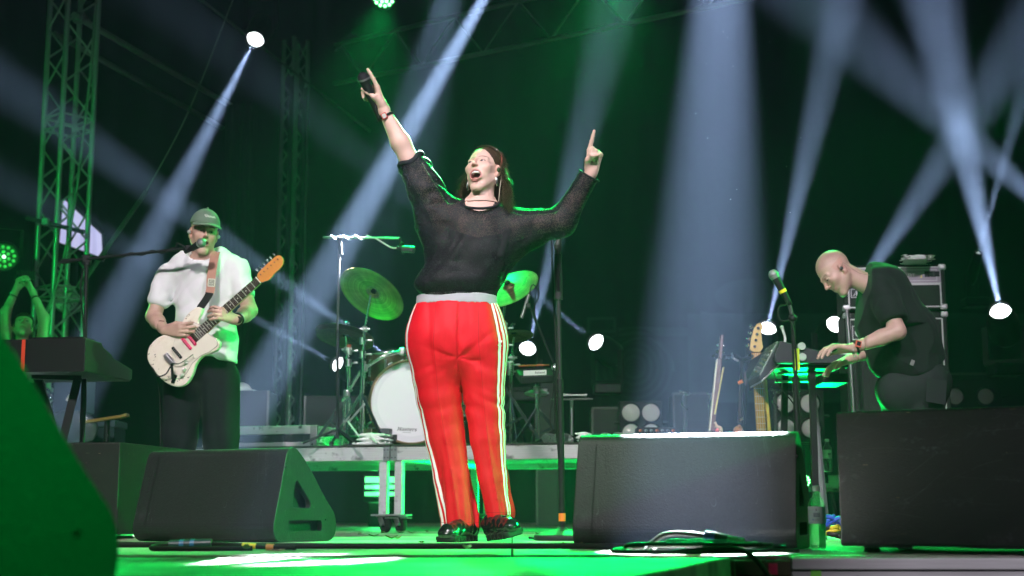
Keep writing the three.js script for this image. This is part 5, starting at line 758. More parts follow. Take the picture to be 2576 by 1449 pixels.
// ---------- keyboard at the right ----------
{
  const D0 = 7.75, o = thing('keyboard', 'grey synthesizer seen end-on under the bald player hands', 'keyboard', P(2040, 915, D0)), c = o.position, prof = [[1955, 862], [2062, 890], [2134, 898], [2136, 918], [1945, 918], [1940, 900]].map(([u, v]) => { const q = P(u, v, D0); return [q.x - c.x, q.y - c.y]; });
  part(o, 'case', T(slab(roundPoly(prof, 0.008, 3), 0.95, 0.004), 0, 0, -0.86), mat(lin(0.045, 0.045, 0.055), 0.45));
  const up = [[1962, 866], [2058, 891], [2056, 896], [1958, 872]].map(([u, v]) => { const q = P(u, v, D0); return [q.x - c.x, q.y - c.y]; });
  part(o, 'panel', T(slab(up, 0.93, 0.001), 0, 0.004, -0.85), mat(lin(0.02, 0.02, 0.025), 0.3)); const k0 = P(2064, 893, D0), k1 = P(2128, 899, D0); for (let i = 0; i < 36; i++) part(o, 'key', rbox((k1.x - k0.x), 0.014, 0.021, 0.003, (k0.x + k1.x) / 2 - c.x, k0.y - c.y + 0.002, 0.06 - i * 0.0245), mat(lin(0.75, 0.75, 0.74), 0.3));
  for (let i = 0; i < 8; i++) part(o, 'knob', cyl(0.008, 0.007, 0.02, 10, P(1990, 870, D0).x - c.x + (i % 2) * 0.06, P(1990, 868, D0).y - c.y - (i % 2) * 0.02, 0.04 - i * 0.1), blackGlossM);
  for (const [u, v] of [[2018, 870], [2020, 897]]) { const q = P(u, v, D0 - 0.12); part(o, 'end_knob', rot(cyl(0.021, 0.021, 0.02, 18), Math.PI / 2).translate(q.x - c.x, q.y - c.y, 0.1), mat(lin(0.4, 0.5, 0.42), 0.4)); }
  const p = thing('pitch_lever', 'pale curved lamp arm rising behind the synthesizer', 'desk lamp', P(1972, 862, 8.1)); wpart(p, 'arm', hose([P(1974, 866, 8.1), P(1975, 850, 8.1), P(1971, 835, 8.1), P(1967, 823, 8.1)], 0.008, 20), mat(lin(0.6, 0.6, 0.58), 0.4)); wpart(p, 'tip', sph(0.011, P(1967, 823, 8.1).x, P(1967, 823, 8.1).y, -8.1, 10), mat(lin(0.6, 0.6, 0.58), 0.4));
  const t = thing('side_mixer', 'small tilted mixer with clear side on the left of the synthesizer', 'mixer', P(1935, 915, 7.7)), tc = t.position, tp = [[1911, 944], [1957, 862], [1963, 866], [1962, 914], [1915, 958]].map(([u, v]) => { const q = P(u, v, 7.7); return [q.x - tc.x, q.y - tc.y]; });
  part(t, 'case', T(slab(roundPoly(tp, 0.005, 2), 0.34, 0.003), 0, 0, -0.36), mat(lin(0.03, 0.032, 0.036), 0.35)); part(t, 'clear_side', T(slab([[tp[0][0] - 0.004, tp[0][1]], [tp[1][0] - 0.004, tp[1][1] + 0.006], [tp[1][0] + 0.006, tp[1][1] + 0.004], [tp[0][0] + 0.01, tp[0][1] - 0.004]], 0.36, 0.001), 0, 0.004, -0.37), mat(lin(0.7, 0.85, 0.78), 0.1, 0, { transmission: 0.8 })); for (let i = 0; i < 10; i++) part(t, 'slider', rbox(0.012, 0.01, 0.016, 0.002, lerp(tp[0][0], tp[1][0], 0.2 + 0.13 * (i % 5)) - 0.006, lerp(tp[0][1], tp[1][1], 0.2 + 0.13 * (i % 5)) + 0.005, -0.05 - Math.floor(i / 5) * 0.15), mat(i % 3 ? lin(0.12, 0.12, 0.06) : lin(0.15, 0.15, 0.15), 0.4)); part(t, 'front_edge', T(slab([[tp[4][0], tp[4][1]], [tp[3][0], tp[3][1]], [tp[3][0], tp[3][1] - 0.008], [tp[4][0], tp[4][1] - 0.01]], 0.36, 0.001), 0, 0, -0.36), chromeDullM);
  const s = thing('keyboard_stand', 'black keyboard stand with flat crossbars under the synthesizer', 'keyboard stand', V(P(2030, 1100, D0).x, 0, -D0)), sw = (n, g, m = blackM) => wpart(s, n, g, m); const B = (u, v, dz = 0) => P(u, v, D0 + dz);
  sw('support_arm', beam(B(1945, 922), B(2132, 921), 0.05, 0.02)); sw('support_arm', beam(B(1945, 922, 0.5), B(2132, 921, 0.5), 0.05, 0.02)); sw('crossbar', beam(B(1955, 940, 0.15), B(2068, 938, 0.15), 0.07, 0.012), steelM); sw('crossbar', beam(B(1950, 960, 0.3), B(2060, 958, 0.3), 0.05, 0.01), steelM); sw('lower_tray', rbox(0.14, 0.05, 0.3, 0.006, B(2098, 953).x, B(2098, 953).y, -D0 - 0.1));
  for (const [u0, u1, dz] of [[2042, 2046, 0], [1975, 1962, 0.35]]) sw('leg', beam(B(u0, 925, dz), V(B(u1, 1100, dz).x, 0.01, -D0 - dz), 0.034, 0.034)); sw('slant_leg', beam(B(2038, 930, 0.25), V(B(2072, 1240, 0.25).x, 0.01, -D0 - 0.2), 0.03, 0.03), mat(lin(0.3, 0.3, 0.33), 0.4, 0.3)); for (const dz of [0, 0.35]) sw('foot_bar', beam(V(B(1960, 1100, dz).x, 0.02, -D0 - dz), V(B(2080, 1100, dz).x, 0.02, -D0 - dz), 0.05, 0.03));
  const cb = thing('keyboard_cable', 'thin green lit cable drooping under the synthesizer', 'cable', P(1950, 950, 7.6)); wpart(cb, 'cable', hose([P(1946, 935, 7.62), P(1955, 962, 7.6), P(1975, 990, 7.6), P(1992, 1010, 7.6), P(2003, 1030, 7.6), P(2008, 1100, 7.6)], 0.0035, 40), rubberM);
}
{ // right microphone on its stand
  const D0 = 6.75, o = thing('microphone_stand', 'microphone stand with yellow tape in front of the synthesizer', 'mic stand', V(P(2010, 1200, D0).x, 0, -D0)), w = (n, g, m = blackM) => wpart(o, n, g, m);
  w('base', T(lathe([[0, 0.04], [0.03, 0.04], [0.1, 0.025], [0.12, 0.015], [0.12, 0]], 32), o.position.x, 0, -D0)); w('lower_tube', bar(V(o.position.x, 0.03, -D0), P(2002, 965, D0), 0.0155)); w('upper_tube', bar(P(2002, 970, D0), P(1994, 800, D0), 0.011)); w('collar', bar(P(2003, 985, D0), P(2002, 950, D0), 0.019)); w('gooseneck', hose([P(1994, 805, D0), P(1990, 780, D0), P(1982, 758, D0), P(1974, 742, D0)], 0.0095, 20), mat(lin(0.1, 0.1, 0.1), 0.35, 0.5)); w('joint', join([sph(0.021, P(1994, 800, D0).x, P(1994, 800, D0).y, -D0, 10), bar(P(1984, 798, D0), P(2006, 800, D0), 0.009)]));
  w('yellow_tape', rbox(0.022, 0.105, 0.034, 0.003, P(2004, 905, D0).x, P(2004, 905, D0).y, -D0), mat(lin(0.75, 0.85, 0.05), 0.5));
  const tip = P(1946, 691, D0); vocalMic('vocal_microphone', 'vocal microphone with a yellow ring left of the bald player', tip, P(1976, 745, D0).sub(tip), { len: 0.15, s: 0.98, ring: mat(lin(0.85, 0.75, 0.03), 0.5) });
  const c = thing('microphone_cable', 'black cable looping below the yellow ringed microphone', 'cable', P(1985, 760, D0)); wpart(c, 'cable', hose([P(1978, 748, D0), P(1979, 765, D0 - 0.02), P(1962, 770, D0), P(1957, 790, D0), P(1966, 808, D0), P(1985, 806, D0), P(1996, 830, D0 - 0.03), P(2006, 960, D0 - 0.03), P(2014, 1060, D0 - 0.03), P(2010, 1110, D0 - 0.02)], 0.0045, 100), rubberM);
}
// ---------- guitars on the rack ----------
const mapleT = tex(256, (u, v) => { const k = 0.78 + 0.12 * (tfbm(u * 1, v, 8, 3, 2) - 0.5) + 0.08 * (tnoise(u * 64, v * 4, 64, 3) - 0.5); return [k, k * 0.78, k * 0.42]; }, true);
const mapleM = mat(0xffffff, 0.35, 0, { map: mapleT, clearcoat: 0.4 }), ambM = mat(lin(0.62, 0.24, 0.045), 0.3, 0, { clearcoat: 0.6 }), rosewoodM = mat(lin(0.035, 0.014, 0.012), 0.45), fretM = mat(lin(0.8, 0.78, 0.75), 0.35, 0.2);
{
  const D0 = 8.7, o = thing('bass_guitar', 'bass guitar with pale maple neck and big headstock on the rack', 'bass guitar', V(P(1905, 1200, D0).x, 0.12, -D0)), w = (n, g, m) => wpart(o, n, g, m);
  const hs = [[1893, 886], [1885, 880], [1888, 855], [1895, 828], [1902, 816], [1914, 812], [1919, 822], [1914, 838], [1916, 862], [1919, 874], [1912, 886]].map(([u, v]) => { const q = P(u, v, D0); return [q.x, q.y]; });
  const head = w('headstock', T(slab(roundPoly(hs, 0.01, 3), 0.016, 0.003), 0, 0, -D0 + 0.0), mat(lin(0.72, 0.5, 0.18), 0.35, 0, { clearcoat: 0.4 }));
  [[1898, 872], [1901, 856], [1904, 841], [1907, 826]].forEach(([u, v], i) => { const q = P(u, v, D0 - 0.02), e = P(u - 18, v - 4, D0 + 0.01); wpart(o, 'tuner', join([T(rot(cyl(0.011, 0.009, 0.02, 14), Math.PI / 2), q.x, q.y, q.z), bar(P(u - 6, v - 2, D0 + 0.02), e, 0.004), sph(0.014, e.x, e.y, e.z, 10).scale(1, 1, 1)]), chromeM); });
  const a = P(1902, 888, D0), b = P(1914, 1105, D0 - 0.04), e = V(b.x + 0.012, b.y - 0.1, b.z); w('neck', beam(a, e, 0.058, 0.024, V(0, 0, 1)), mapleM); w('neck_side', beam(a.clone().add(V(0.045, 0, -0.02)), e.clone().add(V(0.05, 0, -0.02)), 0.02, 0.03, V(0, 0, 1)), mat(lin(0.7, 0.52, 0.1), 0.4)); for (let i = 1; i < 15; i++) { const t = 1 - Math.pow(0.5, i / 12) / 1; const q = a.clone().lerp(e, t * 1.7); if (t * 1.7 < 1) w('fret', rbox(0.058, 0.0025, 0.003, 0.001, q.x, q.y, q.z + 0.014), fretM); }
  for (let i = 0; i < 4; i++) w('string', bar(a.clone().add(V(-0.018 + i * 0.012, 0.0, 0.018)), e.clone().add(V(-0.024 + i * 0.016, 0, 0.018)), 0.0012, 0.0012, 5), chromeDullM);
  const bd = [[-0.16, 0], [-0.18, 0.12], [-0.13, 0.24], [-0.1, 0.36], [-0.16, 0.44], [-0.15, 0.5], [-0.08, 0.45], [0.0, 0.4], [0.08, 0.44], [0.13, 0.44], [0.1, 0.34], [0.14, 0.22], [0.18, 0.1], [0.15, 0], [0, -0.03]]; const sp = new THREE.SplineCurve(bd.concat([bd[0]]).map(([x, y]) => new THREE.Vector2(x, y))); w('body', T(new THREE.ExtrudeGeometry(new THREE.Shape(sp.getPoints(60)), { depth: 0.03, bevelSize: 0.006, bevelThickness: 0.006, bevelSegments: 2 }), b.x + 0.01, 0.14, -D0 - 0.02), mat(lin(0.5, 0.2, 0.06), 0.3, 0, { clearcoat: 0.6 }));
}
{
  const D0 = 8.65, o = thing('electric_guitar', 'guitar on the rack seen edge-on with pale binding', 'guitar', V(P(1795, 1200, D0).x, 0.12, -D0)), w = (n, g, m) => wpart(o, n, g, m), a = P(1810, 905, D0), b = P(1791, 1085, D0 - 0.05);
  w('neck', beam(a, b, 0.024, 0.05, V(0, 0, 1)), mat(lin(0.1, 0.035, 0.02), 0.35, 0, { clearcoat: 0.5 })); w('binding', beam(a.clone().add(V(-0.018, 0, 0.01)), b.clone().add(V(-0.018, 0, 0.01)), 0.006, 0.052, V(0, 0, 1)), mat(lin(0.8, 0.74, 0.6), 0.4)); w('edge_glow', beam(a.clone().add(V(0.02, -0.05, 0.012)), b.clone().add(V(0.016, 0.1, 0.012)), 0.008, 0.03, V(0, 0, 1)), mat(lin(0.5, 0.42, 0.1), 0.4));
  w('headstock', beam(a, P(1815, 846, D0 + 0.03), 0.016, 0.06, V(0, 0, 1)), mat(lin(0.09, 0.025, 0.02), 0.4)); for (const [u, v] of [[1806, 868], [1820, 870], [1804, 884], [1819, 886], [1812, 876]]) { const q = P(u, v, D0); w('tuner', join([sph(0.011, q.x, q.y, q.z, 8), bar(q, P(1812, v + 2, D0), 0.004)]), chromeM); }
  w('body', T(new THREE.SphereGeometry(0.2, 28, 18).scale(0.22, 1.0, 0.9), b.x + 0.035, 0.4, -D0 - 0.1), mat(lin(0.4, 0.12, 0.05), 0.3, 0, { clearcoat: 0.7 })); w('horn', hose([P(1797, 1062, D0 - 0.06), P(1803, 1073, D0 - 0.06), P(1813, 1078, D0 - 0.06), P(1812, 1092, D0 - 0.06)], 0.012, 20), mat(lin(0.6, 0.45, 0.3), 0.35)); w('strap_button', sph(0.012, P(1804, 1082, 8.55).x, P(1804, 1082, 8.55).y, -8.55, 10), mat(lin(0.8, 0.15, 0.15), 0.4));
  const g = thing('electric_guitar', 'third guitar on the rack, only its orange body rim showing', 'guitar', V(P(1866, 1200, 8.8).x, 0.12, -8.8)); wpart(g, 'body', T(new THREE.SphereGeometry(0.2, 30, 18).scale(0.16, 1.02, 0.8), P(1860, 1100, 8.75).x, P(1860, 1110, 8.75).y - 0.1, -8.75), mat(lin(0.62, 0.27, 0.12), 0.3, 0, { clearcoat: 0.7 })); wpart(g, 'neck', beam(P(1866, 1065, 8.82), P(1872, 935, 8.86), 0.02, 0.05, V(1, 0, 0)), mat(lin(0.05, 0.03, 0.02), 0.4)); wpart(g, 'strap_pin', sph(0.014, P(1864, 1053, 8.7).x, P(1864, 1053, 8.7).y, -8.7, 10), chromeM);
  const r = thing('guitar_rack', 'black guitar rack with padded yokes holding the guitars', 'guitar stand', V(P(1868, 1200, 8.78).x, 0, -8.78)), rw = (n, gg, m = blackM) => wpart(r, n, gg, m); rw('post', bar(V(P(1872, 1200, 8.78).x, 0, -8.78), P(1866, 905, 8.78), 0.013)); rw('yoke_arm', hose([P(1866, 906, 8.78), P(1850, 896, 8.74), P(1835, 898, 8.7), P(1818, 897, 8.66)], 0.013, 24)); rw('yoke_arm', hose([P(1866, 906, 8.78), P(1880, 902, 8.76), P(1896, 898, 8.72)], 0.013, 20)); for (const [u, v] of [[1796, 895], [1822, 900], [1886, 894], [1916, 892]]) rw('padded_fork', bar(P(u, v, 8.68), P(u + 6, v + 2, 8.55), 0.011)); rw('fork_bar', bar(P(1796, 895, 8.68), P(1824, 899, 8.68), 0.01)); rw('tape', bar(P(1857, 964, 8.76), P(1868, 959, 8.76), 0.012), mat(lin(0.8, 0.2, 0.03), 0.5)); rw('hook', hose([P(1841, 890, 8.7), P(1846, 902, 8.66), P(1858, 908, 8.66)], 0.007, 14), chromeDullM);
  for (const s of [-1, 1]) rw('foot', bar(V(P(1872, 1200, 8.78).x, 0.05, -8.78), V(P(1872, 1200, 8.78).x + s * 0.32, 0.01, -8.6), 0.013));
}
// ---------- blinder lamps (not lit) ----------
function blinder(label, c, cols, rows, p, R, bright = 0.6) {
  const o = thing('blinder_light', label, 'stage light', c); part(o, 'frame', join([rbox(cols * p + 0.03, rows * p + 0.03, 0.1, 0.01, 0, 0, -0.07), bar(V(-cols * p / 2 - 0.06, 0, -0.05), V(cols * p / 2 + 0.06, 0, -0.05), 0.014)]), mat(lin(0.015, 0.016, 0.016), 0.5));
  const lensM = mat(lin(bright, bright, bright * 0.97), 0.18, 0, { bumpMap: tex(64, (u, v) => (Math.min(u, v) < 0.08 ? 0 : 1), false, 6), bumpScale: 0.004, clearcoat: 0.8 });
  for (let i = 0; i < cols; i++) for (let j = 0; j < rows; j++) { const x = (i - (cols - 1) / 2) * p, y = (j - (rows - 1) / 2) * p, q = part(o, 'cell', T(rot(lathe([[R, -0.02], [R * 1.12, 0.02], [R * 1.2, 0.02], [R * 1.2, -0.02]], 28), Math.PI / 2), x, y, 0), blackM); const L = rot(lathe([[0, 0.018], [R * 0.6, 0.012], [R, -0.004]], 28), Math.PI / 2), pp = L.attributes.position, uv = L.attributes.uv; for (let k = 0; k < pp.count; k++) uv.setXY(k, pp.getX(k) / R, pp.getY(k) / R); part(q, 'lens', T(L, x, y, -0.004), lensM); }
  for (const s of [-1, 1]) part(o, 'leg', bar(V(s * cols * p / 2, -rows * p / 2, -0.05), V(s * (cols * p / 2 + 0.08), -c.y, 0.05), 0.015), blackM);
  return o;
}
blinder('four lamp blinder with round pale lenses behind the right monitor', P(1613, 1063, 12.4), 2, 2, 0.175, 0.076);
blinder('four lamp blinder seen through the keyboard stand legs', P(2008, 1046, 12.0), 2, 2, 0.21, 0.078);
blinder('dim two lamp blinder beside the amplifier at the far right', P(2442, 997, 12.2), 2, 1, 0.262, 0.068, 0.3);
for (const [u, v, w, h, D, lab] of [[1530, 1062, 80, 70, 12.6, 'dark slanted panel left of the four lamp blinder'], [1380, 1010, 60, 120, 13.2, 'dark case far behind the sampler'], [1740, 1050, 90, 120, 13.2, 'dark gear rack behind the edge-on guitar'], [2480, 985, 220, 90, 12.9, 'dark low cabinet behind the dim blinder']]) { const c = P(u, v, D), s = D / F, o = thing('gear_case', lab, 'case', V(c.x, 0, -D)), H = c.y + h * s / 2; part(o, 'panel', rbox(w * s, H, 0.4, 0.01, 0, H / 2, -0.2), mat(lin(0.02, 0.024, 0.022), 0.5)); part(o, 'edge', join([rbox(w * s + 0.01, 0.02, 0.02, 0.004, 0, H, 0), rbox(0.018, H, 0.02, 0.004, -w * s / 2, H / 2, 0), rbox(0.018, H, 0.02, 0.004, w * s / 2, H / 2, 0)]), mat(lin(0.07, 0.075, 0.07), 0.45, 0.4)); }
for (const [u, v, D, lab] of [[1722, 990, 11.2, 'small clamp lamp glinting green at left behind the guitars'], [1790, 995, 11.4, 'little green glinting clamp behind the edge-on guitar'], [1950, 985, 11.3, 'green glinting cable hook left of the keyboard stand']]) { const c = P(u, v, D), o = thing('clamp', lab, 'clamp', V(c.x, 0, -D)); part(o, 'post', bar(V(0, 0, 0), V(0, c.y, 0), 0.015), mat(lin(0.06, 0.065, 0.06), 0.4, 0.3)); part(o, 'jaw', join([sph(0.022, 0.02, c.y, 0.02, 10), sph(0.016, -0.03, c.y + 0.02, 0.02, 10), bar(V(-0.04, c.y + 0.02, 0.02), V(0.05, c.y, 0.02), 0.008), hose([V(0, c.y, 0.02), V(-0.03, c.y - 0.08, 0.03), V(0.02, c.y - 0.13, 0.02)], 0.006, 12)]), chromeM); }
// ---------- keyboard at the left ----------
{
  const D0 = 7.45, n0 = P(210, 851, D0), n1 = P(210, 934, D0), f1 = P(331, 932, D0 + 0.62), o = thing('keyboard', 'large black keyboard seen from behind on the left, red tape at its end', 'keyboard', V(n0.x, 0, -D0));
  const dx = f1.x - n1.x, dz = 0.62, len = Math.hypot(dx, dz), ang = Math.atan2(dx, dz), h = n0.y - n1.y, T0 = (g) => { g.rotateY(-ang); return T(g, n1.x, n1.y, -D0); };
  const prof = [[0, 0], [0, h], [0.2, h], [0.22, h - 0.02], [0.33, h * 0.72], [0.36, h * 0.62], [len, h * 0.4], [len, 0.02], [len - 0.03, 0]], g = slab(prof.map(([d, y]) => [d, y]), 1.2, 0.006); g.rotateY(Math.PI / 2); g.translate(-1.2, 0, 0);
  wpart(o, 'case', T0(g), mat(lin(0.012, 0.012, 0.013), 0.45)); const k = slab([[0.34, h * 0.62], [len - 0.06, h * 0.42], [len - 0.06, h * 0.42 + 0.012], [0.34, h * 0.62 + 0.012]], 1.12, 0.001); k.rotateY(Math.PI / 2); k.translate(-1.16, 0, 0); wpart(o, 'key_bed', T0(k), mat(lin(0.6, 0.6, 0.58), 0.4)); wpart(o, 'end_badge', T0(T(rot(new THREE.BoxGeometry(0.1, 0.02, 0.003), 0, Math.PI / 2), 0.004, h * 0.2, -0.5)), mat(lin(0.25, 0.2, 0.08), 0.4)); const hd = slab([[0.02, h + 0.001], [0.16, h + 0.001], [0.16, h + 0.012], [0.02, h + 0.012]], 0.3, 0.002); hd.rotateY(Math.PI / 2); hd.translate(-0.32, 0, 0); wpart(o, 'display_lid', T0(hd), blackGlossM);
  const rt = P(49, 890, D0 + 0.0); wpart(o, 'red_tape', T0(T(box(0.02, h * 0.98, 0.003), -0.338, h / 2, 0.009)), mat(lin(0.75, 0.06, 0.02), 0.5));
  const s = thing('keyboard_stand', 'dark cross-legged stand under the left keyboard', 'keyboard stand', V(n1.x - 0.2, 0, -D0 - 0.2)); wpart(s, 'cross_leg', beam(P(196, 950, D0 + 0.25), V(P(110, 1150, D0 + 0.2).x, 0.02, -D0 - 0.2), 0.03, 0.045)); wpart(s, 'cross_leg', beam(P(95, 950, D0 + 0.3), V(P(215, 1150, D0 + 0.3).x, 0.02, -D0 - 0.3), 0.03, 0.045)); wpart(s, 'support_bar', beam(P(80, 944, D0 + 0.2), P(205, 948, D0 + 0.25), 0.03, 0.04)); s.children.forEach((c) => { c.material = blackM; });
  const cl = thing('chrome_hardware', 'blurred shiny chrome drum hardware in the dark under the left keyboard', 'drum hardware', P(128, 1000, 10.5)); for (const [u, v, r] of [[118, 985, 0.026], [130, 992, 0.02], [124, 1002, 0.028], [140, 1004, 0.022], [108, 1008, 0.02], [150, 1000, 0.018], [133, 1016, 0.02]]) { const q = P(u, v, 10.5); wpart(cl, 'fitting', join([sph(r, q.x, q.y, q.z, 12), bar(q, q.clone().add(V(rr(-0.06, 0.06), rr(-0.1, 0.02), 0)), 0.009)]), chromeM); } wpart(cl, 'post', bar(P(128, 1000, 10.5), V(P(128, 1000, 10.5).x, 0, -10.5), 0.015), chromeDullM); const wq = P(178, 1004, 10.3); wpart(cl, 'white_tag', T(rot(rbox(0.06, 0.05, 0.01, 0.004), 0, 0, -0.5), wq.x, wq.y, wq.z), mat(lin(0.8, 0.8, 0.75), 0.5));
  const dg = thing('electric_guitar', 'dim guitar lying across a stand in the dark behind the left box', 'guitar', P(250, 1062, 9.8)); wpart(dg, 'neck', beam(P(200, 1064, 9.8), P(305, 1048, 9.75), 0.02, 0.05, V(0, 0, 1)), mat(lin(0.3, 0.2, 0.05), 0.5)); wpart(dg, 'headstock', beam(P(300, 1050, 9.75), P(322, 1044, 9.75), 0.02, 0.08, V(0, 0, 1)), mat(lin(0.3, 0.2, 0.05), 0.5)); wpart(dg, 'body', T(new THREE.SphereGeometry(0.18, 24, 14).scale(1.1, 0.75, 0.18), P(175, 1075, 9.8).x, P(175, 1080, 9.8).y, -9.8), mat(lin(0.04, 0.06, 0.06), 0.3)); wpart(dg, 'rest', bar(P(270, 1056, 9.8), V(P(270, 1056, 9.8).x, 0, -9.8), 0.02), blackM);
  for (const [u, v, D, w, hh, lab] of [[250, 1078, 10.2, 0.3, 0.05, 'dim blue case lid in the dark behind the left box'], [185, 1040, 10.6, 0.2, 0.3, 'dim dark case under the left keyboard']]) { const q = P(u, v, D), ob = thing('gear_case', lab, 'case', V(q.x, 0, -D)); part(ob, 'panel', rbox(w, q.y, 0.3, 0.01, 0, q.y / 2, 0), mat(lin(0.02, 0.04, 0.05), 0.5)); part(ob, 'lid', rbox(w + 0.02, hh, 0.32, 0.01, 0, q.y + hh / 2, 0), mat(lin(0.04, 0.08, 0.1), 0.5)); }
}
// ---------- floor things ----------
{ // cable bundle before the right monitor
  const o = thing('cable_coil', 'loosely coiled black cable before the right monitor, glaring white on top', 'cable', V(0.6, 0, -4.2)), cm = mat(lin(0.02, 0.02, 0.021), 0.42), lp = (pts, r = 0.0065) => hose(pts.map(([x, y, z]) => V(x, y, z)), r, 90, 9);
  wpart(o, 'loop', lp([[0.86, 0.01, -4.34], [0.76, 0.014, -4.2], [0.55, 0.012, -4.1], [0.35, 0.012, -4.16], [0.3, 0.012, -4.28], [0.42, 0.024, -4.36], [0.62, 0.026, -4.3], [0.8, 0.026, -4.2]]), cm); wpart(o, 'loop', lp([[0.36, 0.012, -4.34], [0.34, 0.03, -4.22], [0.5, 0.036, -4.12], [0.68, 0.034, -4.12], [0.76, 0.03, -4.22], [0.64, 0.03, -4.3], [0.46, 0.04, -4.26], [0.56, 0.042, -4.16], [0.72, 0.034, -4.14]]), cm); wpart(o, 'loop', lp([[0.46, 0.012, -4.12], [0.56, 0.022, -4.1], [0.63, 0.024, -4.1], [0.675, 0.008, -4.1], [0.71, -0.03, -4.09], [0.74, -0.08, -4.08], [0.765, -0.15, -4.07], [0.78, -0.42, -4.07]], 0.0075), cm);
  wpart(o, 'plug_lead', lp([[0.4, 0.01, -4.34], [0.42, 0.03, -4.36], [0.46, 0.058, -4.34], [0.53, 0.062, -4.3], [0.58, 0.055, -4.28]], 0.008), cm);
  const a = V(0.575, 0.055, -4.28), b = V(0.66, 0.04, -4.24), d = b.clone().sub(a); const pg = thing('speaker_plug', 'blue and black speaker cable plug before the right monitor', 'plug', a); part(pg, 'blue_collar', bar(V(0, 0, 0), d.clone().multiplyScalar(0.34), 0.017, 0.019, 18), mat(lin(0.06, 0.09, 0.5), 0.4)); part(pg, 'body', bar(d.clone().multiplyScalar(0.33), d.clone().multiplyScalar(0.75), 0.0175, 0.016, 18), mat(lin(0.03, 0.03, 0.03), 0.3)); part(pg, 'sleeve', bar(d.clone().multiplyScalar(0.74), d.clone().multiplyScalar(1.25), 0.0145, 0.0145, 16), mat(lin(0.2, 0.19, 0.18), 0.4, 0.4)); for (let i = 0; i < 8; i++) { const an = i / 8 * 6.283, u = d.clone().normalize(), s = V(0, 1, 0).cross(u).normalize(), t = u.clone().cross(s), r0 = s.multiplyScalar(Math.cos(an) * 0.018).addScaledVector(t, Math.sin(an) * 0.018); part(pg, 'rib', bar(r0, r0.clone().addScaledVector(u, 0.028), 0.0022, 0.0022, 5), mat(lin(0.07, 0.1, 0.55), 0.4)); }
}
{
  const o = thing('floor_cable', 'long black cable lying across the stage from the left monitor to the right', 'cable', V(-0.4, 0, -4.9)); wpart(o, 'cable', hose([V(-2.6, 0.011, -5.0), V(-1.9, 0.011, -5.02), V(-1.2, 0.013, -5.05), V(-0.9, 0.011, -4.98), V(-0.5, 0.011, -4.93), V(0.0, 0.011, -4.95), V(0.3, 0.011, -4.92), V(0.45, 0.012, -4.72), V(0.42, 0.012, -4.4)], 0.0105, 160, 9), rubberM);
  const q = thing('cable_joint', 'cable joint with blue rings and yellow tape before the left monitor', 'plug', V(-1.05, 0.02, -4.75)); const L = (x) => V(x, 0.004 * Math.sin(x * 9), 0.02 * x); part(q, 'connector', bar(L(-0.08), L(0.06), 0.017, 0.017, 16), mat(lin(0.02, 0.06, 0.06), 0.35)); for (const x of [-0.045, -0.01]) part(q, 'blue_ring', bar(L(x), L(x + 0.014), 0.0185, 0.0185, 16), mat(lin(0.04, 0.2, 0.4), 0.4)); part(q, 'lead', hose([L(0.06), V(0.12, 0, 0), V(0.24, -0.008, 0.0), V(0.34, -0.01, 0.02)], 0.0085, 30), rubberM); part(q, 'yellow_tape', bar(V(0.16, -0.004, 0), V(0.205, -0.006, 0), 0.0105, 0.0105, 12), mat(lin(0.85, 0.6, 0.02), 0.5)); part(q, 'orange_tape', bar(V(0.24, -0.008, 0), V(0.265, -0.009, 0.003), 0.0115, 0.0115, 12), mat(lin(0.6, 0.24, 0.05), 0.5)); part(q, 'lead', hose([L(-0.08), V(-0.12, -0.004, 0.01), V(-0.13, -0.01, 0.04), V(-0.06, -0.011, 0.06), V(0.1, -0.011, 0.05), V(0.2, -0.011, 0.03)], 0.0085, 40), rubberM);
  const m = thing('cable_tangle', 'blue and yellow cables heaped on the floor behind the standing bottle', 'cable', V(P(2092, 1330, 6.4).x, 0, -6.4)); for (const [c, s] of [[lin(0.03, 0.08, 0.5), 0], [lin(0.7, 0.55, 0.03), 1.3], [lin(0.02, 0.02, 0.02), 2.2], [lin(0.02, 0.02, 0.02), 3.7]]) part(m, 'loop', hose([0, 1, 2, 3, 4, 5, 6].map((k) => V(0.07 * Math.cos(k * 1.9 + s), 0.02 + 0.045 * (s === 0 ? 2 : 1) * Math.abs(Math.sin(k * 1.3 + s)), 0.07 * Math.sin(k * 1.9 + s))), 0.011, 60), mat(c, 0.4));
}
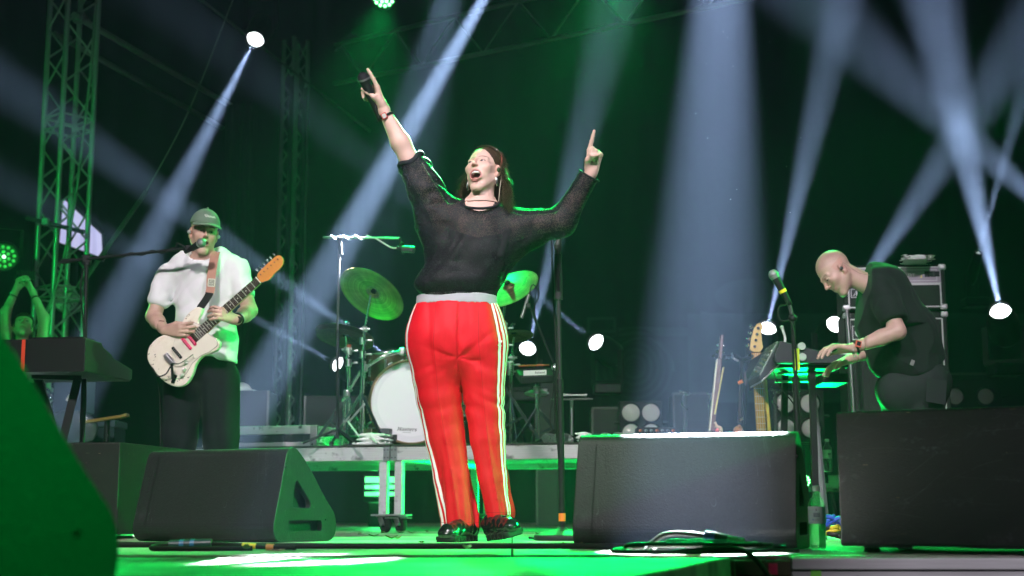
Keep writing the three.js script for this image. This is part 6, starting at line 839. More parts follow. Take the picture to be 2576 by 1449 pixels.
{ // torn leaves lying about
  const cols = [lin(0.30, 0.33, 0.14), lin(0.12, 0.16, 0.05), lin(0.4, 0.42, 0.3), lin(0.2, 0.1, 0.05)].map((c) => mat(c, 0.7, 0, { side: THREE.DoubleSide })); const leaf = (k) => { const g = new THREE.PlaneGeometry(0.05 + 0.01 * k, 0.026, 6, 3), p = g.attributes.position; for (let i = 0; i < p.count; i++) { const x = p.getX(i), y = p.getY(i), t = x / (0.05 + 0.01 * k) + 0.5; p.setY(i, y * Math.sin(Math.PI * clamp(t * 0.94 + 0.03))); p.setZ(i, 0.006 + 0.01 * Math.abs(t - 0.5) * (k + 0.6) + 0.006 * Math.abs(y) / 0.013); } g.rotateX(-Math.PI / 2); g.computeVertexNormals(); return g; }, lg = [0, 1, 2].map(leaf); seed = 99;
  [[905, 1345], [963, 1343], [1037, 1344], [1074, 1339], [1000, 1358], [985, 1358], [1010, 1340], [1353, 1347], [1385, 1348], [1060, 1368], [1175, 1383], [1440, 1379], [1480, 1379], [940, 1352], [1120, 1340], [700, 1390], [1340, 1376], [620, 1384]].forEach(([u, v], i) => { const D = EYE * F / (v - HOR), q = P(u, v, D), o = part(scene, uname('fallen_leaf'), lg[i % 3], cols[i % 4]); o.position.set(q.x, 0.0, -D); o.rotation.y = rr(0, 6); tag(o, 'small torn leaf scrap lying on the stage floor', 'leaf', 'leaf scraps on the stage floor'); });
}
{ // dust drifting in the beams
  const g = new THREE.OctahedronGeometry(0.0013), im = new THREE.InstancedMesh(g, mat(lin(0.9, 0.9, 0.9), 0.6), 60), m = new THREE.Matrix4(); seed = 12; im.name = 'dust_specks';
  for (let i = 0; i < 60; i++) { const t = rr(0.1, 0.85), a = P(1850, -820, 12.6).lerp(V(0.66, 0.1, -4.35), t), r = 0.04 * t * 9; a.add(V(rr(-r, r), rr(-r, r), rr(-r, r))); const s = rr(0.5, 1.3); m.makeScale(s, s, s).setPosition(a); im.setMatrixAt(i, m); }
  scene.add(im); tag(im, 'dust specks glinting in the white beams', 'dust', null, 'stuff');
}
// ---------- the singer ----------
const knitBump = tex(256, (u, v) => 0.5 + 0.35 * Math.sin(u * 6.283 * 60) * Math.sin(v * 6.283 * 60) + 0.3 * (tfbm(u, v, 32, 2, 3) - 0.5)), weaveBump = tex(256, (u, v) => 0.5 + 0.25 * Math.sin(u * 6.283 * 80) * Math.cos(v * 6.283 * 80) + 0.4 * (tfbm(u, v, 24, 3, 5) - 0.5));
{
  const D = 6.3, root = thing('person', 'woman singing with both arms raised, sheer black top and red track pants', 'person', V(P(1190, 1360, D).x, 0, -D)); root.updateWorldMatrix(true, false);
  const J = (u, v, dz = 0) => P(u, v, D - dz);                            // dz: towards the crowd
  // skeleton
  const hipR = J(1092, 862), hipL = J(1212, 862), pel = J(1150, 835), waist = J(1152, 740), chest = J(1188, 620, -0.02), neck = J(1208, 520, 0.0), shR = J(1120, 556, 0.0), elR = J(1030, 402, 0.06), wrR = J(965, 276, 0.1), shL = J(1296, 572, 0.0), elL = J(1416, 556, 0.05), wrL = J(1487, 434, 0.12);
  const hs = 0.895, headC = J(1215, 431, 0.0), fwd = V(-0.40, 0.30, 0.86), up = V(0.10, 0.93, -0.33), M = frame(headC, fwd, up, hs).multiply(new THREE.Matrix4().makeScale(1.06, 1, 1)), hf = headField({ open: 1, lids: 0.5, female: true, jaw: 0.95 }), hp = headPrim(hf, M, hs);
  // hands
  const fR = J(934, 196, 0.14).sub(wrR).normalize(), nR0 = V(-0.9, -0.1, 0.3), sR = V(0.25, 0, 0.95); sR.addScaledVector(fR, -sR.dot(fR)).normalize(); const nR = sR.clone().cross(fR).normalize();
  const handR = handPrims(wrR.clone().addScaledVector(fR, 0.02), fR, nR, sR, { scale: 0.95, curls: [[0.12, 0.05, 0.05], [1.25, 1.0, 0.6], [1.35, 1.0, 0.6], [1.4, 1.0, 0.6]], thumb: [[0.05, 0.032, 0.03], [0.082, 0.03, 0.052], [0.105, 0.022, 0.066]] });
  const fL = J(1500, 368, 0.16).sub(wrL).normalize(), sL = V(-0.95, 0, -0.2); sL.addScaledVector(fL, -sL.dot(fL)).normalize(); const nL = fL.clone().cross(sL).normalize();
  const handL = handPrims(wrL.clone().addScaledVector(fL, 0.012), fL, nL, sL, { scale: 0.95, curls: [[-0.06, 0.06, 0.02], [1.35, 1.5, 0.9], [1.4, 1.5, 0.9], [1.4, 1.5, 0.9]], thumb: [[0.045, 0.024, 0.034], [0.072, 0.002, 0.052], [0.082, -0.026, 0.055]], spread: -0.04 });
  const prims = [flat(rc(J(1196, 590), J(1160, 720), 0.145, 0.125), -D, 0.68), flat(el(J(1150, 830), V(0.165, 0.16, 0.17)), -D, 0.68), rc(shR, neck, 0.055, 0.05, 0.05), rc(shL, neck, 0.055, 0.05, 0.05), rc(neck.clone().add(V(0.005, -0.04, -0.01)), V(0, -0.055, -0.02).applyMatrix4(M), 0.054, 0.05, 0.03), hp,
    rc(shR, elR, 0.052, 0.041, 0.03), rc(elR, elR.clone().lerp(wrR, 0.35), 0.043, 0.0435, 0.02), rc(elR.clone().lerp(wrR, 0.35), wrR, 0.0435, 0.0265, 0.02), rc(wrR, wrR.clone().addScaledVector(fR, 0.03), 0.0265, 0.024, 0.015), ...handR,
    rc(shL, elL, 0.05, 0.04, 0.03), rc(elL, elL.clone().lerp(wrL, 0.35), 0.041, 0.041, 0.02), rc(elL.clone().lerp(wrL, 0.35), wrL, 0.041, 0.026, 0.02), rc(wrL, wrL.clone().addScaledVector(fL, 0.03), 0.026, 0.024, 0.015), ...handL,
    rc(hipR, J(1118, 1090), 0.085, 0.06), rc(J(1118, 1090), J(1158, 1320), 0.055, 0.04), rc(hipL, J(1224, 1090), 0.085, 0.06), rc(J(1224, 1090), J(1256, 1290), 0.055, 0.04)];
  const tipR = J(915, 152, 0.1), tipL = J(1507, 328, 0.15), fine = [around([headC.clone().add(V(0, 0.01, 0))], 0.155), around([wrR, tipR, J(905, 215, 0.2)], 0.03), around([wrL, tipL, J(1515, 400, 0.2)], 0.03)]; fine[0][0][1] = headC.y - 0.15;
  const tone = [0.60, 0.40, 0.33]; wpart(root, 'body', paint(bodyMesh(prims, fine, [0.011, 0.0024]), skinColor(tone, M, { open: 1, lips: [0.45, 0.13, 0.13], brow: [0.13, 0.075, 0.05] })), skinM);
  eyes(root, M, hs, V(-0.15, 0.25, 1)); // teeth and tongue
  { const g = new THREE.TorusGeometry(0.018, 0.0052, 8, 24, Math.PI * 0.86); g.rotateZ(Math.PI * 0.07); g.rotateX(Math.PI / 2); g.scale(1.1, 1.1, 1.15); g.translate(0, -0.0515, 0.0605); const t = g.clone(); t.applyMatrix4(M); wpart(root, 'teeth', t, mat(lin(0.78, 0.74, 0.68), 0.25)); const tg = new THREE.SphereGeometry(0.016, 16, 10).scale(1, 0.42, 1.3).translate(0, -0.083, 0.058); tg.applyMatrix4(M); wpart(root, 'tongue', tg, mat(lin(0.36, 0.11, 0.1), 0.35)); }
  // hair: a combed cap and shoulder-long waves
  seed = 31; const hairM = mat(lin(0.085, 0.05, 0.028), 0.42, 0, { transmission: 0.5, sheen: 0.4, sheenColor: new THREE.Color(0.5, 0.35, 0.2) }), H = (x, y, z) => V(x, y, z).applyMatrix4(M);
  { const inv = M.clone().invert(), e = inv.elements, cap = field([el(V(0, 0.05, -0.028), V(0.083, 0.094, 0.1), 0.02), rc(V(0.072, 0.0, -0.05), V(0.118, -0.2, -0.045), 0.036, 0.055, 0.03), rc(V(-0.072, 0.0, -0.05), V(-0.118, -0.17, -0.03), 0.034, 0.042, 0.03), rc(V(0, -0.02, -0.09), V(0.01, -0.18, -0.09), 0.06, 0.06, 0.04)]); const hl = (x, y, z) => { const lx = e[0] * x + e[4] * y + e[8] * z + e[12], ly = e[1] * x + e[5] * y + e[9] * z + e[13], lz = e[2] * x + e[6] * y + e[10] * z + e[14]; let d = cap(lx, ly, lz) + 0.006 * (ridge(lx * 60, ly * 16, lz * 60) - 0.5); const face = Math.hypot(lx / 0.068, (ly + 0.015) / 0.104) - 1; d = smax(d, -Math.max(face * 0.07, 0.03 - lz * 0.6 - 0.025), 0.008); d = Math.max(d, lz - 0.062 + Math.max(0, 0.06 - ly) * 0.9); const ear = Math.hypot(lx - Math.sign(lx) * 0.085, ly + 0.006, lz + 0.008) - 0.034; return smax(d, -ear, 0.006) * hs; }; const c = headC; hl.lo = [c.x - 0.16, c.y - 0.26, c.z - 0.2]; hl.hi = [c.x + 0.16, c.y + 0.16, c.z + 0.14]; wpart(root, 'hair', paint(netMesh(hl, 0.004), null), mat(lin(0.035, 0.02, 0.012), 0.5, 0, { sheen: 0.3, sheenColor: new THREE.Color(0.5, 0.35, 0.2) })); }
  { const L = [], onScalp = (n, k) => H(n.x * 0.086 * k, 0.05 + n.y * 0.097 * k, -0.028 + n.z * 0.103 * k);
    for (let i = 0; i < 2300; i++) {                                     // combed back from the hairline, then falling in waves
      const side = rnd() < 0.55 ? 1 : -1, th = rr(-1.45, 1.45), fr = rnd() < 0.5, n0 = fr ? V(Math.sin(th) * 0.86, 0.55 + 0.38 * Math.cos(th), 0.62 * Math.cos(th) - 0.08).normalize() : V(rr(-0.8, 0.8), rr(0.2, 1), rr(-0.9, 0.2)).normalize(), sd = Math.abs(n0.x) > 0.25 ? Math.sign(n0.x) : side, n1 = V(sd * rr(0.55, 1.0), rr(-0.55, -0.15), rr(-0.75, -0.32)).normalize(), q = [], up = rr(1.0, 1.085);
      for (let k = 0; k <= 4; k++) { const t = k / 4, n = n0.clone().lerp(n1, t).normalize(); q.push(onScalp(n, up + 0.02 * Math.sin(t * 9 + i) * t)); }
      const e = n1, bx = e.x * 0.088, bz = -0.028 + e.z * 0.103, bot = sd > 0 ? rr(-0.25, -0.13) : rr(-0.2, -0.1), w = rr(0.004, 0.014), ph = rr(0, 6), y0 = 0.05 + e.y * 0.097; for (let k = 1; k <= 4; k++) { const t = k / 4; q.push(H(bx * (1 + 0.75 * t) + w * Math.sin(t * 7 + ph) + sd * 0.012 * t, lerp(y0, bot, t), bz + 0.02 * t + w * Math.cos(t * 6 + ph))); }
      L.push(q);
    }
    for (let i = 0; i < 900; i++) { const th = rr(0, 6.283), ph = rr(0.02, 1.7), n = V(Math.sin(ph) * Math.cos(th), Math.cos(ph), Math.sin(ph) * Math.sin(th)); if (n.z > 0.3 && n.y < 0.88) continue; const q = [onScalp(n, 1.0)]; let v = n.clone().multiplyScalar(0.35).add(V(rr(-0.5, 0.5), rr(-0.3, 0.3), rr(-1.3, -0.2))).normalize(), c = V(n.x * 0.086, 0.05 + n.y * 0.097, -0.028 + n.z * 0.103); for (let k = 0; k < 4; k++) { c = c.clone().addScaledVector(v, rr(0.005, 0.012)); v.add(V(rr(-0.35, 0.35), rr(-0.45, 0.25), rr(-0.4, 0.2))).normalize(); q.push(H(c.x, c.y, c.z)); } L.push(q); }
    for (let i = 0; i < 1300; i++) { const sd = rnd() < 0.55 ? 1 : -1, y = rr(-0.15, 0.06), bx = 0.088 + 0.035 * sstep(0.02, -0.14, y), q = [], ph = rr(0, 6), am = rr(0.002, 0.006), out = rr(0.0, 0.035), ln = rr(0.05, 0.11), z0 = rr(-0.1, -0.01); for (let k = 0; k <= 5; k++) { const t = k / 5; q.push(H(sd * (bx + out * t * t + 0.012 * t) + am * Math.sin(t * 9 + ph), y - ln * t, z0 + am * Math.cos(t * 8 + ph) + 0.015 * t)); } L.push(q); }
    wpart(root, 'loose_hair', strands(L, 0.0007, 0.0004, 9), hairM); }
  { const pts = []; for (let i = 0; i <= 16; i++) { const a = lerp(-0.35, Math.PI * 0.72, i / 16); pts.push(H(0.088 * Math.sin(a), 0.05 + 0.097 * Math.cos(a), -0.005 - 0.01 * Math.sin(a))); } wpart(root, 'headband', hose(pts, 0.004, 40), mat(lin(0.2, 0.05, 0.03), 0.4)); const q = H(0.06, 0.12, -0.004); wpart(root, 'hair_clip', sph(0.007, q.x, q.y, q.z, 10), chromeM); }
  for (const [sx, len] of [[1, 0.052], [-1, 0.04]]) { const a = H(sx * 0.077, -0.041, -0.002); const g = new THREE.SphereGeometry(0.008, 12, 10).scale(0.9, 2.9, 0.7).translate(a.x, a.y - 0.024, a.z), p = g.attributes.position; for (let i = 0; i < p.count; i++) p.setX(i, p.getX(i) + 0.002 * Math.sin(p.getY(i) * 900)); g.computeVertexNormals(); wpart(root, 'earring', g, chromeM); }
  { const a = H(0.083, -0.006, 0.0); wpart(root, 'in_ear_monitor', T(new THREE.SphereGeometry(0.011, 14, 10).scale(0.8, 1.1, 0.9), a.x, a.y, a.z), mat(lin(0.03, 0.05, 0.02), 0.15)); wpart(root, 'ear_wire', hose([H(0.085, 0.008, 0.0), H(0.088, 0.016, -0.012), H(0.088, -0.03, -0.028), H(0.095, -0.09, -0.01), H(0.098, -0.14, -0.005), H(0.09, -0.18, -0.02)], 0.0012, 40), mat(lin(0.6, 0.55, 0.45), 0.3)); }
  // red track pants
  const legs = [[[1094, 872, 0.124], [1100, 940, 0.114], [1105, 1000, 0.101], [1121, 1100, 0.086], [1139, 1200, 0.077], [1157, 1318, 0.079]], [[1206, 872, 0.119], [1212, 940, 0.104], [1216, 1000, 0.091], [1227, 1100, 0.081], [1242, 1200, 0.071], [1258, 1292, 0.065]]].map((l, i) => l.map(([u, v, r]) => ({ p: J(u, v, i ? 0.02 : 0.0), r })));
  const pp = [flat(el(J(1146, 850), V(0.216, 0.2, 0.2), 0.05), -D, 0.72), flat(rc(J(1148, 780), J(1148, 850), 0.182, 0.212, 0.05), -D, 0.7)]; for (const l of legs) for (let i = 0; i + 1 < l.length; i++) pp.push(flat(rc(l[i].p, l[i + 1].p, l[i].r, l[i + 1].r, i ? 0.014 : 0.03), -D, 0.92));
  const pf0 = field(pp), yWaist = J(1148, 766).y, yHem = [J(1157, 1328).y, J(1259, 1302).y], split = J(1153, 905);
  const legAt = (li, y) => { const l = legs[li]; for (let i = 0; i + 1 < l.length; i++) if (y > l[i + 1].p.y || i + 2 === l.length) { const t = clamp((l[i].p.y - y) / (l[i].p.y - l[i + 1].p.y)); return { x: lerp(l[i].p.x, l[i + 1].p.x, t), z: lerp(l[i].p.z, l[i + 1].p.z, t), r: lerp(l[i].r, l[i + 1].r, t) }; } };
  const pick = (x, y) => (y > split.y ? x < split.x : Math.abs(x - legAt(0, y).x) < Math.abs(x - legAt(1, y).x)) ? 0 : 1;
  const pf = (x, y, z) => {
    let d = pf0(x, y, z); const li = pick(x, y), c = legAt(li, y), th = Math.atan2(x - c.x, z - c.z), low = sstep(0.55, 0.1, y);
    d -= 0.008 * Math.exp(-Math.abs(th) / 0.09) * sstep(0.98, 0.8, y);                                  // pressed front seam
    const w1 = noise3(x * 3, y * 2.2, z * 3 + li * 5) * 2.4, v = ridge(th * 1.5 + w1 + li * 2.3, y * 1.1 + li, 0.5); d += (0.010 + 0.022 * low) * (v * v * v - 0.35);        // long hanging folds, sharper towards the hem
    const rx = x - split.x, ry = y - split.y - 0.015, r = Math.hypot(rx, ry), an = Math.atan2(rx, ry + 0.02); d += 0.013 * Math.exp(-Math.pow((r - 0.06) / 0.13, 2)) * (Math.pow(ridge(an * 2.3 + 0.6 * noise3(x * 9, y * 9, 2), r * 3.2 + 1, 4.2), 2) - 0.4);   // creases fanning out from the crotch
    const kn = Math.exp(-Math.pow((y - 0.80) / 0.075, 2)) + 0.6 * Math.exp(-Math.pow((y - 0.58) / 0.06, 2)); d += 0.013 * kn * (Math.pow(ridge(x * 4 + y * 2, y * 17 + x * 7 * (li ? 1 : -1), z * 4), 2) - 0.4) * (li ? 1.3 : 0.6);
    const hm = Math.exp(-Math.pow((y - yHem[li] - 0.05) / 0.06, 2)); d += 0.012 * hm * (ridge(th * 2.4 + li, y * 7, 1) - 0.5);
    d += 0.004 * (fbm(x * 20, y * 20, z * 20, 3) - 0.5); const gap = Math.abs(x - (legAt(0, y).x + legAt(1, y).x) / 2 - (y < split.y ? 0.0 : 9));
    d = Math.max(d, y - yWaist, (li ? yHem[1] + 0.22 * (x - 0.0) * 0 : yHem[0]) - y + 0.008 * Math.sin(th * 2)); return d;
  }; pf.lo = pf0.lo; pf.hi = pf0.hi;
  // texture: v from hem (0) to waist (1); u by angle; inner-side stripes painted red again per leg
  const pantTex = [0, 1].map((li) => canvasTex(1024, 1024, (c, w, h) => { c.fillStyle = '#d50b22'; c.fillRect(0, 0, w, h); seed = 5 + li; for (let i = 0; i < 400; i++) { c.fillStyle = `rgba(${rnd() < 0.5 ? '255,60,60' : '170,5,20'},0.05)`; c.beginPath(); c.ellipse(rr(0, w), rr(0, h), rr(5, 50), rr(20, 120), 0, 0, 7); c.fill(); } c.fillStyle = '#f4f2f1'; const s = li ? 1 : -1; for (let k = 0; k < 3; k++) c.fillRect(512 + s * ((li ? 150 : 190) + k * 42) - 12, 0, 24, h); c.strokeStyle = 'rgba(130,6,14,0.55)'; c.lineWidth = 2; c.beginPath(); c.moveTo(512, 0); c.lineTo(512, h); c.stroke(); c.lineWidth = 2; c.beginPath(); c.moveTo(0, h - 24); c.lineTo(w, h - 24); c.stroke(); if (!li) { c.beginPath(); c.moveTo(560, h); c.lineTo(585, h - 90); c.stroke(); } c.strokeStyle = 'rgba(150,5,15,0.9)'; c.beginPath(); c.moveTo(512 + s * 160, 40); c.lineTo(512 + s * 190, 190); c.stroke(); }));
  const satin = [0, 1].map((li) => mat(0xffffff, 0.58, 0, { map: pantTex[li], bumpMap: weaveBump, bumpScale: 0.0003, specularIntensity: 0.5, sheen: 0.25, sheenColor: new THREE.Color(1, 0.25, 0.22), sheenRoughness: 0.4 }));
  for (const li of [0, 1]) { const half = (x, y, z) => { const s = y > split.y ? split.x : lerp(split.x, (legAt(0, y).x + legAt(1, y).x) / 2, sstep(split.y, split.y - 0.12, y)); return Math.max(pf(x, y, z), (li ? s - x : x - s) - 0.004); }; half.lo = pf.lo; half.hi = pf.hi;
    const g = netMesh(half, 0.0068); const o = wpart(root, 'track_pants', paint(g, null, (x, y, z) => { const c = legAt(li, y), cx = y > split.y ? lerp(c.x, J(li ? 1205 : 1100, 800).x, sstep(split.y, yWaist, y)) : c.x, th = Math.atan2(x - cx, z - c.z); return [0.5 + th / 6.2832, clamp((y - yHem[li]) / (yWaist - yHem[li]))]; }), satin[li]); o.material.map.flipY = true; }
  { const q = J(1255, 856, 0.14), lt = canvasTex(128, 128, (c) => { c.clearRect(0, 0, 128, 128); c.fillStyle = '#f6f4f2'; for (const a of [-0.6, 0, 0.6]) { c.save(); c.translate(64, 78); c.rotate(a); c.beginPath(); c.ellipse(0, -34, 15, 34, 0, 0, 7); c.fill(); c.restore(); } c.clearRect(0, 60, 128, 4); c.clearRect(0, 69, 128, 4); c.clearRect(0, 78, 128, 4); c.font = 'bold 27px sans-serif'; c.textAlign = 'center'; c.fillText('adidas', 64, 118); });
    // sits on the cloth: found by marching along the sight line
    const dir = J(1256, 862, 0).sub(V(0, EYE, 0)).normalize(), s = V(0, EYE, 0); let t = 5.5; for (let i = 0; i < 200; i++) { const x = s.x + dir.x * t, y = s.y + dir.y * t, z = s.z + dir.z * t, d = pf(x, y, z); if (d < 0.001) break; t += Math.max(d * 0.6, 0.001); }
    const c = s.clone().addScaledVector(dir, t), e = 0.004, n = V(pf(c.x + e, c.y, c.z) - pf(c.x - e, c.y, c.z), pf(c.x, c.y + e, c.z) - pf(c.x, c.y - e, c.z), pf(c.x, c.y, c.z + e) - pf(c.x, c.y, c.z - e)).normalize(); const pg = new THREE.PlaneGeometry(0.034, 0.036); pg.rotateZ(-0.12); orient(pg, V(0, 0, 1), n.lerp(V(0.2, 0, 1).normalize(), 0.5)); c.addScaledVector(n, 0.006); wpart(root, 'trefoil_logo', T(pg, c.x, c.y, c.z), mat(0xffffff, 0.5, 0, { map: lt, transparent: true, side: THREE.DoubleSide })); }
  // pale hem of the shirt under the top
  { const f0 = field([flat(rc(J(1148, 742), J(1149, 790), 0.180, 0.187), -D, 0.7)]), f = (x, y, z) => Math.max(f0(x, y, z) + 0.004 * (folds(x, y, z, 14, 1, 0.3, 1) - 0.5), y - J(1148, 743).y, J(1148, 771 + (x - J(1148, 769).x) * 14).y - y); f.lo = f0.lo; f.hi = f0.hi; wpart(root, 'pale_shirt_hem', paint(netMesh(f, 0.008), null), mat(lin(0.42, 0.42, 0.46), 0.85, 0, { bumpMap: knitBump, bumpScale: 0.0004 })); }
  // dark camisole and the sheer knitted top over it
  { const f0 = field([flat(rc(J(1190, 615), J(1156, 745), 0.152, 0.165), -D, 0.7), rc(J(1128, 560, 0.07), J(1150, 640, 0.09), 0.014, 0.03), rc(J(1282, 570, 0.07), J(1255, 640, 0.09), 0.014, 0.03)]), f = (x, y, z) => Math.max(f0(x, y, z), y - (J(1200, 596).y + 0.5 * Math.pow(Math.abs(x - J(1205, 600).x), 1.3) * 1.2 - 0.02), J(1150, 752).y - y); f.lo = f0.lo; f.hi = f0.hi; wpart(root, 'camisole', paint(netMesh(f, 0.009), null), mat(lin(0.012, 0.012, 0.015), 0.85)); }
  const cuffR = J(1036, 408, 0.06), tp = [flat(rc(J(1196, 588), J(1154, 716), 0.158, 0.186, 0.05), -D, 0.72), flat(el(J(1152, 712), V(0.19, 0.075, 0.2), 0.05), -D, 0.74), flat(el(J(1208, 645), V(0.145, 0.13, 0.2), 0.06), -D, 0.66), rc(shR.clone().add(V(0.01, 0, 0)), J(1172, 546), 0.085, 0.07, 0.06), rc(shR, elR.clone().lerp(shR, 0.16), 0.088, 0.072, 0.05), rc(cuffR, elR.clone().lerp(shR, 0.35), 0.064, 0.075, 0.03), rc(J(1100, 610), J(1052, 480, 0.03), 0.075, 0.045, 0.06), rc(shL.clone().add(V(-0.01, 0, 0)), J(1240, 552), 0.08, 0.068, 0.06), rc(shL, elL, 0.08, 0.058, 0.05), rc(elL, wrL.clone().lerp(elL, 0.12), 0.058, 0.047, 0.04), rc(J(1305, 600), J(1405, 570, 0.04), 0.052, 0.032, 0.06), rc(J(1270, 630), J(1330, 592), 0.05, 0.045, 0.07)];
  const tf0 = field(tp), axR = elR.clone().sub(shR).normalize(), axL = wrL.clone().sub(elL).normalize(), nk = J(1207, 520, 0.02), yTop = J(1150, 752).y;
  const tf = (x, y, z) => {
    let d = tf0(x, y, z); const tR = (x - shR.x) * axR.x + (y - shR.y) * axR.y + (z - shR.z) * axR.z, sleeveR = x < shR.x + 0.02 && y > shR.y - 0.02, tL = (x - elL.x) * axL.x + (y - elL.y) * axL.y + (z - elL.z) * axL.z, sleeveL = x > elL.x - 0.05;
    if (sleeveR) { d += 0.024 * (folds(x, y, z, 17, 0.6, 1.15, 0.7) - 0.5) * sstep(-0.02, 0.12, tR) + 0.012 * (fbm(x * 26, y * 26, z * 26, 2) - 0.5); d = Math.max(d, tR - axR.dot(cuffR.clone().sub(shR)) - 0.012); }
    else if (sleeveL) { d += 0.012 * (folds(x, y, z, 11, 0.9, 0.5, 0.7) - 0.5); d = Math.max(d, tL - 0.235); }
    else { const wst = sstep(yTop + 0.2, yTop + 0.03, y); d += 0.02 * (folds(x + 0.3 * y, y, z, 9, 0.55, 0.9, 0.7) - 0.55) * (0.55 + 0.6 * wst) + 0.008 * (folds(x - y * 0.4, y, z, 17, 0.8, 0.5, 1) - 0.5); }
    const cw = sstep(yTop + 0.05, yTop + 0.005, y); if (!sleeveR && !sleeveL) d += 0.006 * cw;
    const nd = Math.hypot((x - nk.x) / 1.05, (y - nk.y - 0.055), (z - nk.z - 0.075) / 1.0) - 0.088; d = smax(d, -nd, 0.006); return Math.max(d, yTop - y - 0.04 * (x - pel.x));
  }; tf.lo = tf0.lo; tf.hi = tf0.hi;
  const shell = (x, y, z) => Math.max(tf(x, y, z), -tf(x, y, z) - 0.009); shell.lo = tf.lo; shell.hi = tf.hi;
  const sheer = tex(512, (u, v) => clamp(0.9 + 0.9 * (tfbm(u, v, 128, 2, 8) - 0.5) + 0.35 * (tfbm(u, v, 10, 3, 3) - 0.5)), false, 3);
  wpart(root, 'sheer_top', paint(netMesh(tf, 0.0075), null), mat(lin(0.011, 0.011, 0.014), 0.6, 0, { bumpMap: knitBump, bumpScale: 0.0009, transparent: true, opacity: 0.96, alphaMap: sheer, sheen: 0.12, sheenColor: new THREE.Color(0.42, 0.42, 0.5), sheenRoughness: 0.5 }));
  { const pts = []; for (let i = 0; i <= 20; i++) { const a = i / 20 * 6.283, r = 0.083, p = V(nk.x + r * Math.cos(a) * 1.05, nk.y + 0.012 - 0.02 * Math.sin(a), nk.z + 0.012 + r * 0.86 * Math.sin(a)); if (p.z > nk.z) p.y -= 0.018 * Math.sin(a); pts.push(p); } pts.pop(); wpart(root, 'neck_band', hose(pts, 0.0065, 60, 8, true), mat(lin(0.012, 0.012, 0.015), 0.8)); const cr = []; for (let i = 0; i < 14; i++) { const a = i / 14 * 6.283, x = V(0, 0, 1).cross(axR).normalize(), y = axR.clone().cross(x); cr.push(cuffR.clone().addScaledVector(axR, 0.01).addScaledVector(x, 0.058 * Math.cos(a)).addScaledVector(y, 0.056 * Math.sin(a)).addScaledVector(axR, 0.008 * Math.sin(a * 3))); } wpart(root, 'rolled_cuff', hose(cr, 0.011, 60, 8, true), mat(lin(0.014, 0.014, 0.017), 0.7)); const cl = []; for (let i = 0; i < 14; i++) { const a = i / 14 * 6.283, x = V(0, 0, 1).cross(axL).normalize(), y = axL.clone().cross(x); cl.push(elL.clone().addScaledVector(axL, 0.235).addScaledVector(x, 0.05 * Math.cos(a)).addScaledVector(y, 0.048 * Math.sin(a))); } wpart(root, 'cuff', hose(cl, 0.004, 50, 6, true), mat(lin(0.014, 0.014, 0.017), 0.7)); }
  // shoes: glossy ribbed running shoes
  const glossM = mat(lin(0.008, 0.008, 0.009), 0.16, 0, { clearcoat: 0.8, clearcoatRoughness: 0.1 }), soleM = mat(lin(0.014, 0.014, 0.015), 0.5);
  const shoe = (heel, toe, lift, roll) => { const d = toe.clone().sub(heel), L = d.length(), z = d.normalize(), x = V(0, 1, 0).cross(z).normalize().applyAxisAngle(z, roll), y = z.clone().cross(x), B = new THREE.Matrix4().makeBasis(x, y, z).setPosition(heel), iB = B.clone().invert(), e = iB.elements; const up = field([rc(V(0, 0.045, 0.02), V(0, 0.04, L - 0.05), 0.042, 0.036, 0.02), rc(V(0, 0.075, 0.02), V(0, 0.06, L * 0.55), 0.035, 0.03, 0.03), el(V(0, 0.035, L - 0.05), V(0.044, 0.032, 0.05), 0.02)]), f = (wx, wy, wz) => { const a = e[0] * wx + e[4] * wy + e[8] * wz + e[12], b = e[1] * wx + e[5] * wy + e[9] * wz + e[13], c = e[2] * wx + e[6] * wy + e[10] * wz + e[14]; return Math.max(up(a, b, c) + 0.006 * (ridge(a * 22, b * 40, c * 34) - 0.5) + 0.003 * Math.sin(c * 190 + b * 60), 0.016 - b); }, so = (wx, wy, wz) => { const a = e[0] * wx + e[4] * wy + e[8] * wz + e[12], b = e[1] * wx + e[5] * wy + e[9] * wz + e[13], c = e[2] * wx + e[6] * wy + e[10] * wz + e[14], w = 0.036 + 0.01 * sstep(0.05, L * 0.75, c), q = Math.hypot(Math.max(Math.abs(a) - w + 0.025, 0), Math.max(Math.abs(c - L / 2 + 0.01) - L / 2 + 0.03, 0)) - 0.028, tread = 0.004 * Math.sign(Math.sin(c * 260)) * (b < 0.006 ? 1 : 0); return Math.max(q + 0.004 * Math.sin(c * 150) * (b > 0.008 ? 1 : 0), Math.abs(b - 0.012) - 0.012 + tread); }; const m = V(0, 0, 0).add(heel).add(toe).multiplyScalar(0.5); f.lo = so.lo = [m.x - 0.2, m.y - 0.06, m.z - 0.2]; f.hi = so.hi = [m.x + 0.2, m.y + 0.17, m.z + 0.2]; const s = wpart(root, 'shoe', paint(netMesh(f, 0.0042), null), glossM); const sole = netMesh(so, 0.0042); sole.applyMatrix4(s.matrixWorld.clone()); wpart(root, 'shoe_sole', paint(sole, null), soleM); };
  shoe(V(J(1186, 1350).x, 0.0, -D - 0.04), V(J(1120, 1360).x, 0.0, -D + 0.2), 0, 0); shoe(V(J(1240, 1350).x, 0.012, -D + 0.0), V(J(1300, 1330).x, 0.03, -D + 0.2), 0, 0.25);
